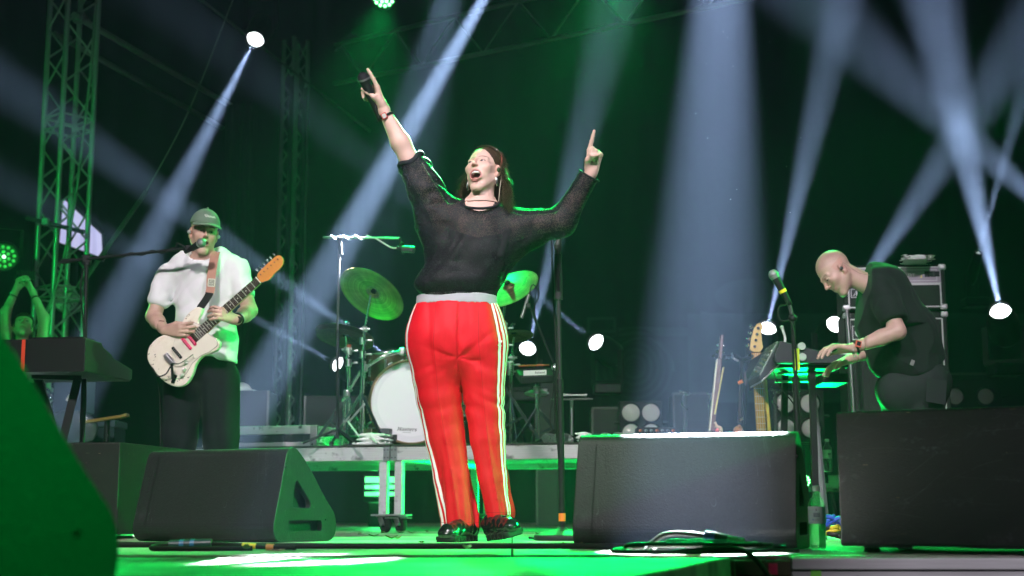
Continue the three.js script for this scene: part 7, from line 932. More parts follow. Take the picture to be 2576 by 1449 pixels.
  { const w = wrR.clone().lerp(elR, 0.12), ax = elR.clone().sub(wrR).normalize(), x = V(0, 0, 1).addScaledVector(ax, -ax.z).normalize(), y = ax.clone().cross(x), pts = []; for (let i = 0; i < 16; i++) { const a = i / 16 * 6.283; pts.push(w.clone().addScaledVector(x, 0.0305 * Math.cos(a)).addScaledVector(y, 0.0305 * Math.sin(a))); } wpart(root, 'watch_strap', hose(pts, 0.006, 50, 6, true), mat(lin(0.012, 0.012, 0.014), 0.5)); const g = rbox(0.026, 0.03, 0.008, 0.003), q = new THREE.Matrix4().makeBasis(y.clone().negate(), ax.clone().negate(), x).setPosition(w.clone().addScaledVector(x, 0.033).addScaledVector(y, 0.012)); const wc = wpart(root, 'watch_case', g.applyMatrix4(q), mat(lin(0.45, 0.05, 0.04), 0.35)); wpart(root, 'watch_face', rbox(0.017, 0.02, 0.002, 0.0005, 0, 0, 0.0048).applyMatrix4(q), mat(lin(0.45, 0.47, 0.45), 0.2)); }
  const mt = J(915, 197, 0.19); vocalMic('vocal_microphone', 'black microphone held in the singer raised hand', mt, J(941, 262, 0.12).sub(mt), { len: 0.17, s: 1.12, ball: mat(lin(0.012, 0.012, 0.016), 0.5, 0.2, { bumpMap: grilleM.bumpMap, bumpScale: 0.001 }) });
}
// ---------- the guitarist ----------
const cottonM = mat(lin(0.72, 0.72, 0.74), 0.9, 0, { bumpMap: weaveBump, bumpScale: 0.0004, sheen: 0.15, sheenColor: new THREE.Color(0xffffff) });
function ringBand(c, ax, r, t, m, root, name, wob = 0) { const x = V(0.3, 0, 1).cross(ax).normalize(), y = ax.clone().cross(x), pts = []; for (let i = 0; i < 16; i++) { const a = i / 16 * 6.283; pts.push(c.clone().addScaledVector(x, r * Math.cos(a)).addScaledVector(y, r * Math.sin(a)).addScaledVector(ax, wob * Math.sin(a * 3))); } return wpart(root, name, hose(pts, t, 50, 6, true), m); }
{
  const D = 8.0, root = thing('person', 'man in white t-shirt and green cap playing a white guitar at a microphone', 'person', V(P(505, 1340, D).x, 0, -D)); root.updateWorldMatrix(true, false);
  const J = (u, v, dz = 0) => P(u, v, D - dz), neck = J(516, 652), shR = J(421, 694), elR = J(386, 796, 0.04), wrR = J(415, 832, 0.2), shL = J(598, 674), elL = J(628, 782, 0.05), wrL = J(594, 806, 0.2), hs = 0.98;
  const headC = J(513, 588, 0.05), M = frame(headC, V(0.34, -0.14, 0.93), V(0.15, 0.97, 0.1), hs), hf = headField({ open: 0.35, lids: 0.12, jaw: 1.05 }), hp = headPrim(hf, M, hs);
  const fR = J(466, 829, 0.26).sub(wrR).normalize(), nR0 = V(0.1, 0.0, -1), sR = V(0.35, 0.9, 0.3); sR.addScaledVector(fR, -sR.dot(fR)).normalize(); const nR = sR.clone().cross(fR).normalize();
  const handR = handPrims(wrR.clone().addScaledVector(fR, 0.012), fR, nR, sR, { scale: 1.02, curls: [[0.5, 0.5, 0.3], [0.35, 0.4, 0.25], [0.3, 0.4, 0.25], [0.3, 0.45, 0.3]], thumb: [[0.05, 0.036, 0.02], [0.082, 0.034, 0.035], [0.105, 0.022, 0.045]] });
  const fL = J(556, 790, 0.27).sub(wrL).normalize(), sL = V(0.15, 0.85, -0.45); sL.addScaledVector(fL, -sL.dot(fL)).normalize(); const nL = fL.clone().cross(sL).normalize();
  const handL = handPrims(wrL.clone().addScaledVector(fL, 0.012), fL, nL, sL, { scale: 1.0, curls: [[0.5, 0.9, 0.5], [0.4, 0.95, 0.5], [0.3, 0.9, 0.45], [0.05, 0.5, 0.3]], thumb: [[0.045, 0.03, 0.03], [0.075, 0.034, 0.05], [0.1, 0.028, 0.06]], spread: 0.14 });
  const prims = [flat(rc(J(512, 715), J(510, 850), 0.12, 0.12), -D, 0.6), rc(shR, neck, 0.042, 0.05, 0.05), rc(shL, neck, 0.042, 0.05, 0.05), rc(neck.clone().add(V(0, -0.04, 0)), V(0, -0.055, -0.02).applyMatrix4(M), 0.06, 0.056, 0.03), hp,
    rc(shR, elR, 0.052, 0.041, 0.03), rc(elR, elR.clone().lerp(wrR, 0.35), 0.042, 0.042, 0.02), rc(elR.clone().lerp(wrR, 0.35), wrR, 0.042, 0.028, 0.02), ...handR, rc(shL, elL, 0.052, 0.042, 0.03), rc(elL, elL.clone().lerp(wrL, 0.35), 0.044, 0.044, 0.02), rc(elL.clone().lerp(wrL, 0.35), wrL, 0.044, 0.028, 0.02), ...handL];
  const fine = [around([headC], 0.165), around([wrR, J(468, 826, 0.26)], 0.05), around([wrL, J(546, 790, 0.28)], 0.055)];
  wpart(root, 'body', paint(bodyMesh(prims, fine, [0.012, 0.003]), skinColor([0.52, 0.33, 0.26], M, { open: 0.35, stubble: 0.25, brow: [0.09, 0.06, 0.04], lips: [0.36, 0.14, 0.13] })), skinM); eyes(root, M, hs, V(0, -0.5, 1));
  const H = (x, y, z) => V(x, y, z).applyMatrix4(M), L2W = (f, lo, hi) => { const e = M.clone().invert().elements, g = (x, y, z) => f(e[0] * x + e[4] * y + e[8] * z + e[12], e[1] * x + e[5] * y + e[9] * z + e[13], e[2] * x + e[6] * y + e[10] * z + e[14]) * hs; g.lo = [headC.x - 0.2, headC.y - 0.2, headC.z - 0.2]; g.hi = [headC.x + 0.2, headC.y + 0.2, headC.z + 0.2]; return g; };
  { const h = field([el(V(0, 0.035, -0.03), V(0.08, 0.08, 0.094))]); wpart(root, 'hair', paint(netMesh(L2W((x, y, z) => Math.max(h(x, y, z) + 0.004 * (ridge(x * 80, y * 30, z * 80) - 0.5), y - 0.06, -0.035 - y + Math.max(0, z) * 0.5, z - 0.03, Math.max(0, 0.034 - Math.hypot(Math.abs(x) - 0.082, y + 0.004, z + 0.01)) * 3)), 0.005), null), mat(lin(0.05, 0.033, 0.02), 0.6)); }
  { const cr = field([el(V(0, 0.05, -0.014), V(0.087, 0.098, 0.106))]), capC = mat(0xffffff, 0.85, 0, { vertexColors: true, bumpMap: weaveBump, bumpScale: 0.0006 }), f = L2W((x, y, z) => { const yl = 0.052 + 0.05 * (z > 0 ? z : z * 0.6); return Math.max(cr(x, y, z) + 0.0025 * Math.exp(-Math.pow(Math.sin(Math.atan2(x, z) * 3) / 0.1, 2)) * 0.5 + 0.003 * (fbm(x * 30, y * 30, z * 30, 2) - 0.5), yl - y); }); wpart(root, 'cap_crown', paint(netMesh(f, 0.0045), () => [0.13, 0.2, 0.14]), capC);
    const bf = L2W((x, y, z) => { const yb = 0.062 - 3.0 * x * x - 0.22 * (z - 0.075), rad = Math.hypot(x / 0.085, (z - 0.072) / 0.086) - 1; return Math.max(Math.abs(y - yb) - 0.0045, rad * 0.08, 0.06 - z); }); wpart(root, 'cap_brim', paint(netMesh(bf, 0.004), () => [0.12, 0.19, 0.13]), capC); const b = H(0, 0.149, -0.014); wpart(root, 'cap_button', sph(0.008, b.x, b.y, b.z, 10), mat(lin(0.12, 0.19, 0.13), 0.8));
    const tx = canvasTex(256, 96, (c) => { c.clearRect(0, 0, 256, 96); c.strokeStyle = '#dfe6dd'; c.lineWidth = 6; c.beginPath(); c.moveTo(12, 40); for (let i = 0; i < 22; i++) c.lineTo(18 + i * 10.4, 44 + (i % 2 ? 20 : -16) * (i % 3 ? 0.7 : 1)); c.stroke(); c.beginPath(); c.moveTo(10, 22); c.lineTo(70, 20); c.stroke(); }), pg = new THREE.PlaneGeometry(0.085, 0.03, 10, 2), q = pg.attributes.position; for (let i = 0; i < q.count; i++) { const a = q.getX(i) / 0.1 + 0.12, yy = 0.098 + q.getY(i); q.setXYZ(i, 0.0895 * Math.sin(a) * 0.97, yy, -0.014 + 0.108 * Math.cos(a) * Math.sqrt(Math.max(0, 1 - Math.pow((yy - 0.05) / 0.099, 2))) + 0.004); } pg.computeVertexNormals(); pg.applyMatrix4(M); wpart(root, 'cap_lettering', pg, mat(0xffffff, 0.7, 0, { map: tx, transparent: true, side: THREE.DoubleSide })); }
  for (const sx of [-1, 1]) { const a = H(sx * 0.084, -0.004, 0.0); wpart(root, 'in_ear_monitor', T(new THREE.SphereGeometry(0.012, 12, 9), a.x, a.y, a.z), mat(lin(0.5, 0.5, 0.5), 0.15)); }
  // t-shirt
  const slR = shR.clone().lerp(elR, 0.62), slL = shL.clone().lerp(elL, 0.6), sp = [flat(rc(J(512, 690), J(513, 860), 0.178, 0.165, 0.05), -D, 0.66), flat(rc(J(520, 840), J(520, 930), 0.165, 0.186, 0.05), -D, 0.62), rc(shR.clone().add(V(0.01, -0.005, 0)), J(470, 652), 0.068, 0.06, 0.05), rc(shL.clone().add(V(-0.01, -0.005, 0)), J(560, 645), 0.066, 0.06, 0.05), rc(shR, slR, 0.066, 0.07, 0.05), rc(shL, slL, 0.064, 0.066, 0.05)], sf0 = field(sp), axR = elR.clone().sub(shR).normalize(), axL = elL.clone().sub(shL).normalize(), hemY = J(515, 915).y;
  const sf = (x, y, z) => { let d = sf0(x, y, z); const tR = (x - shR.x) * axR.x + (y - shR.y) * axR.y + (z - shR.z) * axR.z, tL = (x - shL.x) * axL.x + (y - shL.y) * axL.y + (z - shL.z) * axL.z, inR = x < shR.x + 0.035 && y < shR.y + 0.02 && y > elR.y, inL = x > shL.x - 0.03 && y < shL.y + 0.02 && y > elL.y - 0.05; d += 0.024 * (folds(x + 0.4 * y, y, z, 9, 0.9, 0.5, 0.8) - 0.5) + 0.011 * (folds(x - y, y, z, 19, 0.7, 0.6, 0.8) - 0.5); const low = sstep(hemY + 0.25, hemY, y); d += 0.012 * low * Math.sin(x * 38 + 3 * noise3(x * 4, y * 4, 1)); if (inR) d = Math.max(d, tR - 0.19); if (inL) d = Math.max(d, tL - 0.19); const nd = Math.hypot(x - neck.x + 0.003, (y - neck.y - 0.05) * 0.9, z - neck.z - 0.05) - 0.088; d = smax(d, -nd, 0.006); return Math.max(d, hemY - y + 0.01 * Math.sin(x * 11 + 1)); }; sf.lo = sf0.lo; sf.hi = sf0.hi; wpart(root, 't_shirt', paint(netMesh(sf, 0.008), null), cottonM);
  { const pts = []; for (let i = 0; i < 20; i++) { const a = i / 20 * 6.283; pts.push(V(neck.x + 0.078 * Math.cos(a), neck.y + 0.004 - 0.03 * Math.max(0, Math.sin(a)), neck.z + 0.012 + 0.072 * Math.sin(a))); } wpart(root, 'neck_band', hose(pts, 0.006, 50, 6, true), cottonM); }
  // dark trousers
  const tp = [flat(el(J(506, 930), V(0.19, 0.14, 0.19), 0.05), -D, 0.7)]; for (const l of [[[460, 960, 0.118], [452, 1100, 0.1], [448, 1230, 0.085], [446, 1330, 0.085]], [[552, 960, 0.118], [556, 1100, 0.104], [560, 1230, 0.088], [562, 1330, 0.086]]]) for (let i = 0; i < 3; i++) tp.push(rc(J(l[i][0], l[i][1]), J(l[i + 1][0], l[i + 1][1]), l[i][2], l[i + 1][2], 0.03)); const tf0 = field(tp), tf = (x, y, z) => Math.max(tf0(x, y, z) + 0.016 * (folds(x, y, z, 9, 1.1, 0.35, 1) - 0.5), y - J(510, 900).y, 0.06 - y); tf.lo = tf0.lo; tf.hi = tf0.hi; wpart(root, 'trousers', paint(netMesh(tf, 0.01), null), mat(lin(0.008, 0.009, 0.013), 0.85, 0, { bumpMap: weaveBump, bumpScale: 0.0006 }));
  for (const u of [446, 562]) { const a = J(u, 1330); wpart(root, 'shoe', T(new THREE.SphereGeometry(0.06, 20, 12).scale(0.8, 0.75, 2.1), a.x, 0.044, a.z + 0.06), mat(lin(0.02, 0.02, 0.02), 0.5)); }
  ringBand(wrL.clone().lerp(elL, 0.12), elL.clone().sub(wrL).normalize(), 0.0325, 0.0065, blackM, root, 'watch_strap'); { const q = wrL.clone().lerp(elL, 0.12).add(V(0.012, -0.008, 0.034)); wpart(root, 'watch_case', T(rot(cyl(0.02, 0.02, 0.01, 20), Math.PI / 2, 0, 0.5), q.x, q.y, q.z), blackGlossM); ringBand(wrL.clone().lerp(elL, 0.2), elL.clone().sub(wrL).normalize(), 0.035, 0.003, chromeDullM, root, 'bracelet', 0.003); }
  // the guitar, in its own axes: x along the neck, y to the bass side, z out of the front
  const gC = J(462, 874, 0.22), gx = J(716, 659, 0.26).sub(J(404, 938, 0.18)).normalize(), gz0 = V(0.06, 0.1, 1), gy = gz0.clone().cross(gx).normalize(), gz = gx.clone().cross(gy).normalize(), g = new THREE.Group(); g.name = uname('electric_guitar'); scene.add(g); new THREE.Matrix4().makeBasis(gx, gy, gz).decompose(g.position, g.quaternion, g.scale); g.position.copy(gC); g.scale.setScalar(1.0); tag(g, 'worn cream white electric guitar with dark fretboard held by the capped man', 'guitar'); g.updateMatrixWorld(true);
  const ol = [[-0.205, 0.03], [-0.195, 0.085], [-0.15, 0.13], [-0.09, 0.142], [-0.03, 0.126], [0.02, 0.106], [0.06, 0.106], [0.11, 0.122], [0.16, 0.128], [0.205, 0.118], [0.218, 0.094], [0.195, 0.076], [0.16, 0.06], [0.146, 0.03], [0.146, -0.03], [0.155, -0.06], [0.172, -0.095], [0.162, -0.128], [0.13, -0.138], [0.09, -0.125], [0.04, -0.11], [-0.01, -0.12], [-0.06, -0.15], [-0.12, -0.165], [-0.17, -0.14], [-0.2, -0.08], [-0.208, -0.02]].map(([x, y]) => new THREE.Vector2(x, y)), sc = new THREE.SplineCurve(ol.concat([ol[0]])).getPoints(120);
  const wearT = canvasTex(512, 512, (c, w) => { c.fillStyle = '#e9e0cf'; c.fillRect(0, 0, w, w); seed = 77; for (let i = 0; i < 260; i++) { c.fillStyle = `rgba(${rnd() < 0.6 ? '190,175,150' : '250,245,235'},0.07)`; c.beginPath(); c.ellipse(rr(0, w), rr(0, w), rr(4, 40), rr(4, 30), 0, 0, 7); c.fill(); } for (let i = 0; i < 46; i++) { const a = rr(0, 6.283), r = rnd() < 0.7 ? rr(205, 250) : rr(60, 220), x = 256 + r * Math.cos(a) * 0.98, y = 256 + r * Math.sin(a) * 0.8; c.fillStyle = rnd() < 0.6 ? '#2a1b12' : '#5a4634'; c.beginPath(); for (let k = 0; k < 7; k++) c.lineTo(x + rr(-9, 9), y + rr(-5, 5)); c.fill(); } }); wearT.wrapS = wearT.wrapT = THREE.RepeatWrapping;
  const bodyG = new THREE.ExtrudeGeometry(new THREE.Shape(sc), { depth: 0.026, bevelSize: 0.009, bevelThickness: 0.008, bevelOffset: -0.009, bevelSegments: 4 }); { const p = bodyG.attributes.position, uv = bodyG.attributes.uv; for (let i = 0; i < p.count; i++) uv.setXY(i, p.getX(i) / 0.44 + 0.5, p.getY(i) / 0.44 + 0.5); } const body = part(g, 'body', T(bodyG, 0, 0, -0.03), mat(0xffffff, 0.3, 0, { map: wearT, clearcoat: 0.5 }));
  const pgS = [[0.15, 0.03], [0.15, -0.03], [0.168, -0.09], [0.15, -0.122], [0.1, -0.118], [0.04, -0.1], [-0.02, -0.1], [-0.08, -0.122], [-0.13, -0.12], [-0.14, -0.1], [-0.09, -0.06], [-0.07, -0.02], [-0.06, 0.03], [0.0, 0.07], [0.08, 0.085], [0.12, 0.09]]; part(body, 'pickguard', T(slab(roundPoly(pgS, 0.012, 3), 0.002, 0.0006), 0, 0, 0.0055), mat(lin(0.74, 0.68, 0.58), 0.35)); part(body, 'guard_edge', T(slab(roundPoly(pgS.map(([x, y]) => [x * 1.012 - 0.0004, y * 1.015]), 0.012, 3), 0.0012, 0), 0, 0, 0.0045), mat(lin(0.06, 0.05, 0.045), 0.5));
  for (const [x, m] of [[-0.045, blackM], [0.028, mat(lin(0.85, 0.03, 0.16), 0.4)], [0.062, mat(lin(0.85, 0.03, 0.16), 0.4)]]) { const pk = part(body, 'pickup', rbox(0.017, 0.082, 0.012, 0.006, x, 0.0, 0.012), m); for (let i = 0; i < 6; i++) part(pk, 'pole_piece', rot(cyl(0.0024, 0.0024, 0.004, 8), Math.PI / 2).translate(x, -0.026 + i * 0.0104, 0.0195), chromeDullM); }
  part(body, 'bridge', join([rbox(0.03, 0.078, 0.008, 0.002, -0.098, 0, 0.01), rbox(0.02, 0.066, 0.012, 0.002, -0.104, 0, 0.016)]), chromeDullM); part(body, 'tremolo_arm', hose([V(-0.1, -0.03, 0.02), V(-0.07, -0.06, 0.032), V(0.02, -0.075, 0.034)], 0.003, 20), chromeM); for (const [x, y] of [[-0.04, -0.075], [-0.075, -0.1], [-0.105, -0.115]]) part(body, 'knob', rot(lathe([[0, 0.016], [0.009, 0.015], [0.0125, 0.002], [0.0125, 0]], 18), Math.PI / 2).translate(x, y, 0.008), mat(lin(0.7, 0.68, 0.62), 0.35)); part(body, 'switch', bar(V(0.01, -0.078, 0.008), V(0.016, -0.082, 0.026), 0.003), mat(lin(0.7, 0.68, 0.6), 0.4)); part(body, 'jack_plate', T(rot(rbox(0.05, 0.024, 0.006, 0.003), 0, 0, 0.5), -0.15, -0.1, 0.008), chromeM);
  const neckM = mat(lin(0.5, 0.26, 0.09), 0.35, 0, { clearcoat: 0.4 }), nk = (x0, x1, w0, w1, t, z, m, nm) => part(g, nm, T(slab([[x0, -w0 / 2], [x1, -w1 / 2], [x1, w1 / 2], [x0, w0 / 2]], t, 0.001), 0, 0, z), m); nk(0.12, 0.552, 0.056, 0.043, 0.02, -0.014, neckM, 'neck'); const fb = nk(0.072, 0.552, 0.057, 0.043, 0.005, 0.0075, rosewoodM, 'fretboard');
  for (let i = 1; i <= 21; i++) { const x = 0.552 - 0.648 * (1 - Math.pow(0.5, i / 12)); if (x < 0.075) continue; part(fb, 'fret', box(0.0026, lerp(0.043, 0.057, (0.552 - x) / 0.48), 0.0016, x, 0, 0.0138), fretM); if ([3, 5, 7, 9, 12, 15, 17, 19].includes(i)) { const xm = x + 0.648 * (Math.pow(0.5, (i - 1) / 12) - Math.pow(0.5, i / 12)) / 2; for (const y of i === 12 ? [-0.011, 0.011] : [0]) part(fb, 'dot_inlay', rot(cyl(0.0034, 0.0034, 0.0008, 10), Math.PI / 2).translate(xm, y, 0.0134), mat(lin(0.75, 0.75, 0.72), 0.4)); } } part(g, 'nut', box(0.005, 0.043, 0.009, 0.555, 0, 0.011), mat(lin(0.75, 0.73, 0.68), 0.4));
  const hsP = [[0.556, -0.0215], [0.57, -0.026], [0.6, -0.04], [0.63, -0.036], [0.66, -0.03], [0.685, -0.034], [0.712, -0.028], [0.735, -0.008], [0.738, 0.018], [0.722, 0.036], [0.7, 0.036], [0.64, 0.036], [0.59, 0.034], [0.572, 0.03], [0.562, 0.0215]]; const head = part(g, 'headstock', T(slab(roundPoly(hsP, 0.012, 4), 0.013, 0.0015), 0, 0, -0.008), ambM); for (let i = 0; i < 6; i++) { const x = 0.585 + i * 0.0255, y = 0.025; part(g, 'tuner', join([rot(cyl(0.005, 0.0035, 0.014, 10), Math.PI / 2).translate(x, y - 0.012 - 0.0 * i, 0.012), bar(V(x, y, -0.004), V(x, 0.047, -0.004), 0.0028), rbox(0.011, 0.016, 0.007, 0.003, x, 0.054, -0.004)]), chromeM); part(g, 'string', bar(V(-0.1, -0.026 + i * 0.0104, 0.021), V(0.555, -0.0175 + i * 0.007, 0.0165), 0.0003 + i * 0.00007, 0.0003 + i * 0.00007, 5), chromeDullM); }
  part(g, 'strap_button', sph(0.008, 0.215, 0.105, -0.012, 10), chromeM);
  // strap
  { const st = thing('guitar_strap', 'faded red woven guitar strap over the guitarist shoulder with a dark end', 'strap', J(536, 700, 0.15)), horn = V(0.212, 0.105, -0.0).applyMatrix4(g.matrixWorld), path = [horn, J(528, 735, 0.19), J(531, 700, 0.175), J(536, 665, 0.145), J(541, 640, 0.09), J(545, 634, 0.02), J(540, 650, -0.1), J(500, 740, -0.16), J(440, 850, -0.1)], c = new THREE.CatmullRomCurve3(path), n = 40, build = (t0, t1, w, th) => { const pos = [], idx = [], uv = []; for (let i = 0; i <= n; i++) { const t = lerp(t0, t1, i / n), p = c.getPoint(t), d = c.getTangent(t), s = V(1, 0.12, 0.05); s.addScaledVector(d, -s.dot(d)).normalize(); const nn = s.clone().cross(d).normalize().multiplyScalar(th); for (const [a, b] of [[-1, 1], [1, 1], [1, -1], [-1, -1]]) { const q = p.clone().addScaledVector(s, a * w / 2).addScaledVector(nn, b); pos.push(q.x, q.y, q.z); uv.push(a * 0.5 + 0.5, t * 8); } } for (let i = 0; i < n; i++) for (let k = 0; k < 4; k++) { const a = i * 4 + k, b = i * 4 + (k + 1) % 4; idx.push(a, b, a + 4, b, b + 4, a + 4); } const gg = new THREE.BufferGeometry(); gg.setAttribute('position', new THREE.Float32BufferAttribute(pos, 3)); gg.setAttribute('uv', new THREE.Float32BufferAttribute(uv, 2)); gg.setIndex(idx); gg.computeVertexNormals(); return gg; };
    wpart(st, 'webbing', build(0.115, 1, 0.05, 0.0015), mat(lin(0.42, 0.22, 0.16), 0.85, 0, { bumpMap: weaveBump, bumpScale: 0.0008, side: THREE.DoubleSide })); wpart(st, 'leather_end', build(0.0, 0.12, 0.046, 0.002), mat(lin(0.015, 0.015, 0.015), 0.6, 0, { side: THREE.DoubleSide })); const b = J(532, 711, 0.187), lt = canvasTex(128, 128, (x) => { x.fillStyle = '#c9cbb8'; x.fillRect(0, 0, 128, 128); x.strokeStyle = '#3c4a3c'; x.lineWidth = 7; x.strokeRect(24, 22, 80, 84); x.fillStyle = '#3c4a3c'; x.fillRect(24, 34, 80, 10); for (let i = 0; i < 5; i++) { x.fillRect(36 + i * 13, 54, 8, 18); x.fillRect(36 + i * 13, 80, 8, 16); } }); wpart(st, 'patch', T(rot(new THREE.PlaneGeometry(0.042, 0.046), 0, 0.05, -0.06), b.x, b.y, b.z), mat(0xffffff, 0.8, 0, { map: lt, side: THREE.DoubleSide })); wpart(st, 'rivet', sph(0.006, J(527, 750, 0.2).x, J(527, 750, 0.2).y, J(527, 750, 0.2).z, 8), chromeM); }
  { const c = thing('guitar_cable', 'black cable looping from the lower edge of the white guitar', 'cable', J(400, 930, 0.2)), a = V(-0.15, -0.1, 0.03).applyMatrix4(g.matrixWorld); wpart(c, 'cable', hose([a, J(430, 922, 0.28), J(418, 940, 0.26), J(398, 946, 0.22), J(384, 925, 0.2), J(383, 905, 0.16), J(392, 930, 0.05), J(402, 1000, 0.02), J(404, 1130, 0.05), J(404, 1250, 0.02)], 0.0042, 90), rubberM); wpart(c, 'plug', bar(a, J(432, 915, 0.28), 0.009, 0.007), blackM); }
}
// ---------- the keyboard player ----------
{
  const D = 7.7, root = thing('person', 'bald man in black t-shirt bending over the synthesizer', 'person', V(P(2306, 1345, D).x, 0, -D)); root.updateWorldMatrix(true, false);
  const J = (u, v, dz = 0) => P(u, v, D - dz), hs = 1.0, headC = J(2104, 688, 0.0), M = frame(headC, V(-0.66, -0.72, 0.2), V(-0.68, 0.7, -0.1), hs), hf = headField({ lids: 0.15, jaw: 1.05 }), hp = headPrim(hf, M, hs);
  const neck = J(2186, 716), shN = J(2222, 736, 0.17), elN = J(2258, 834, 0.26), wrN = J(2146, 876, 0.24), shF = J(2204, 740, -0.17), elF = J(2228, 872, -0.16), wrF = J(2136, 903, 0.05);
  const mk = (W, K, s0, left) => { const f = K.clone().sub(W).normalize(), s = s0.clone(); s.addScaledVector(f, -s.dot(f)).normalize(); return [f, left ? f.clone().cross(s).normalize() : s.clone().cross(f).normalize(), s]; };
  const [fN, nN, sN] = mk(wrN, J(2094, 872, 0.24), V(0.2, 0.1, -1), true), [fF, nF, sF] = mk(wrF, J(2100, 920, 0.06), V(0, 0.3, 1), false);
  const handN = handPrims(wrN.clone().addScaledVector(fN, 0.01), fN, nN, sN, { scale: 1.03, curls: [[0.45, 0.35, 0.25], [0.5, 0.4, 0.25], [0.52, 0.42, 0.25], [0.5, 0.4, 0.3]], thumb: [[0.045, 0.04, 0.02], [0.075, 0.052, 0.032], [0.1, 0.055, 0.045]], spread: 0.12 }), handF = handPrims(wrF.clone().addScaledVector(fF, 0.01), fF, nF, sF, { scale: 1, curls: [[0.2, 0.3, 0.2], [0.25, 0.3, 0.2], [0.3, 0.3, 0.2], [0.3, 0.3, 0.2]], thumb: [[0.045, 0.04, 0.015], [0.08, 0.045, 0.025], [0.105, 0.045, 0.03]] });
  const prims = [rc(J(2225, 750), J(2290, 890), 0.1, 0.12, 0.05), rc(shN, shF, 0.045, 0.045, 0.05), rc(J(2196, 722), V(0, -0.045, -0.04).applyMatrix4(M), 0.058, 0.054, 0.035), hp, rc(shN, elN, 0.052, 0.043, 0.03), rc(elN, elN.clone().lerp(wrN, 0.35), 0.044, 0.042, 0.02), rc(elN.clone().lerp(wrN, 0.35), wrN, 0.042, 0.028, 0.02), ...handN, rc(shF, elF, 0.052, 0.042, 0.03), rc(elF, elF.clone().lerp(wrF, 0.4), 0.043, 0.038, 0.02), rc(elF.clone().lerp(wrF, 0.4), wrF, 0.038, 0.027, 0.02), ...handF];
  const fine = [around([headC], 0.17), around([wrN, J(2064, 890, 0.24)], 0.055), around([wrF, J(2075, 925, 0.06)], 0.05)]; wpart(root, 'body', paint(bodyMesh(prims, fine, [0.012, 0.003]), skinColor([0.55, 0.35, 0.29], M, { stubble: 0.35, brow: [0.2, 0.13, 0.09], lips: [0.4, 0.18, 0.16], scalp: 0.28 })), skinM); eyes(root, M, hs, V(0, -0.4, 1));
  // t-shirt: rounded back, tail hanging away
  const sp = [rc(J(2206, 735), J(2270, 850), 0.17, 0.19, 0.06), rc(J(2270, 850), J(2302, 925), 0.185, 0.15, 0.06), rc(J(2200, 722), J(2236, 726), 0.1, 0.12, 0.06), rc(J(2290, 860), J(2362, 900), 0.12, 0.035, 0.08), rc(shN.clone().add(V(0, 0.01, -0.02)), shN.clone().lerp(elN, 0.6), 0.078, 0.086, 0.05), rc(shF, shF.clone().lerp(elF, 0.6), 0.075, 0.08, 0.05), rc(J(2196, 800), J(2228, 905), 0.1, 0.1, 0.08)], sf0 = field(sp), axN = elN.clone().sub(shN).normalize(), nc = V(0, -0.10, -0.07).applyMatrix4(M);
  const sf = (x, y, z) => { let d = sf0(x, y, z); d += 0.018 * (folds(x + 0.5 * y, y, z, 8, 0.7, 0.8, 0.8) - 0.5) + 0.006 * (folds(x, y - x, z, 17, 0.8, 0.5, 0.9) - 0.5); const t = (x - shN.x) * axN.x + (y - shN.y) * axN.y + (z - shN.z) * axN.z; if (z > -D + 0.16 && t > 0.06) d = Math.max(d, t - 0.185); const hem = J(2237, 950), hem2 = J(2384, 897), hy = lerp(hem.y, hem2.y, clamp((x - hem.x) / (hem2.x - hem.x), -0.3, 1.2)) - 0.045 * Math.sin(clamp((x - hem.x) / (hem2.x - hem.x)) * Math.PI); d = Math.max(d, hy - y); const ax = V(-0.75, 0.3, 0), nd = (x - J(2184, 690).x) * -0.86 + (y - J(2184, 700).y) * 0.2; d = Math.max(d, nd + 0.0 - 0.012); return d; }; sf.lo = sf0.lo; sf.hi = sf0.hi; wpart(root, 't_shirt', paint(netMesh(sf, 0.009), null), mat(lin(0.013, 0.014, 0.016), 0.85, 0, { bumpMap: weaveBump, bumpScale: 0.0006, sheen: 0.3, sheenColor: new THREE.Color(0.3, 0.32, 0.34) }));
  const tp = [rc(J(2262, 985), J(2322, 960), 0.13, 0.155, 0.06), rc(J(2318, 985), J(2322, 1130), 0.135, 0.1), rc(J(2322, 1130), J(2330, 1330, -0.05), 0.1, 0.075), rc(J(2268, 1000, -0.05), J(2256, 1130, -0.05), 0.11, 0.095), rc(J(2256, 1130, -0.05), J(2262, 1330, -0.05), 0.095, 0.07)], tf0 = field(tp), tf = (x, y, z) => Math.max(tf0(x, y, z) + 0.014 * (folds(x, y, z, 11, 1, 0.5, 1) - 0.5), 0.05 - y, y - J(2300, 922).y); tf.lo = tf0.lo; tf.hi = tf0.hi; wpart(root, 'jeans', paint(netMesh(tf, 0.01), null), mat(lin(0.022, 0.024, 0.027), 0.8, 0, { bumpMap: weaveBump, bumpScale: 0.001 })); wpart(root, 'back_pocket', T(rot(rbox(0.12, 0.13, 0.004, 0.002), 0, 0.25, -0.12), J(2362, 990, 0.13).x - 0.02, J(2362, 990).y, -D + 0.148), mat(lin(0.026, 0.028, 0.031), 0.8));
  for (const [u, z] of [[2322, 0], [2256, -0.05]]) { const a = J(u, 1330, z); wpart(root, 'shoe', T(new THREE.SphereGeometry(0.06, 20, 12).scale(2.1, 0.75, 0.8), a.x - 0.06, 0.044, a.z), mat(lin(0.02, 0.02, 0.02), 0.5)); }
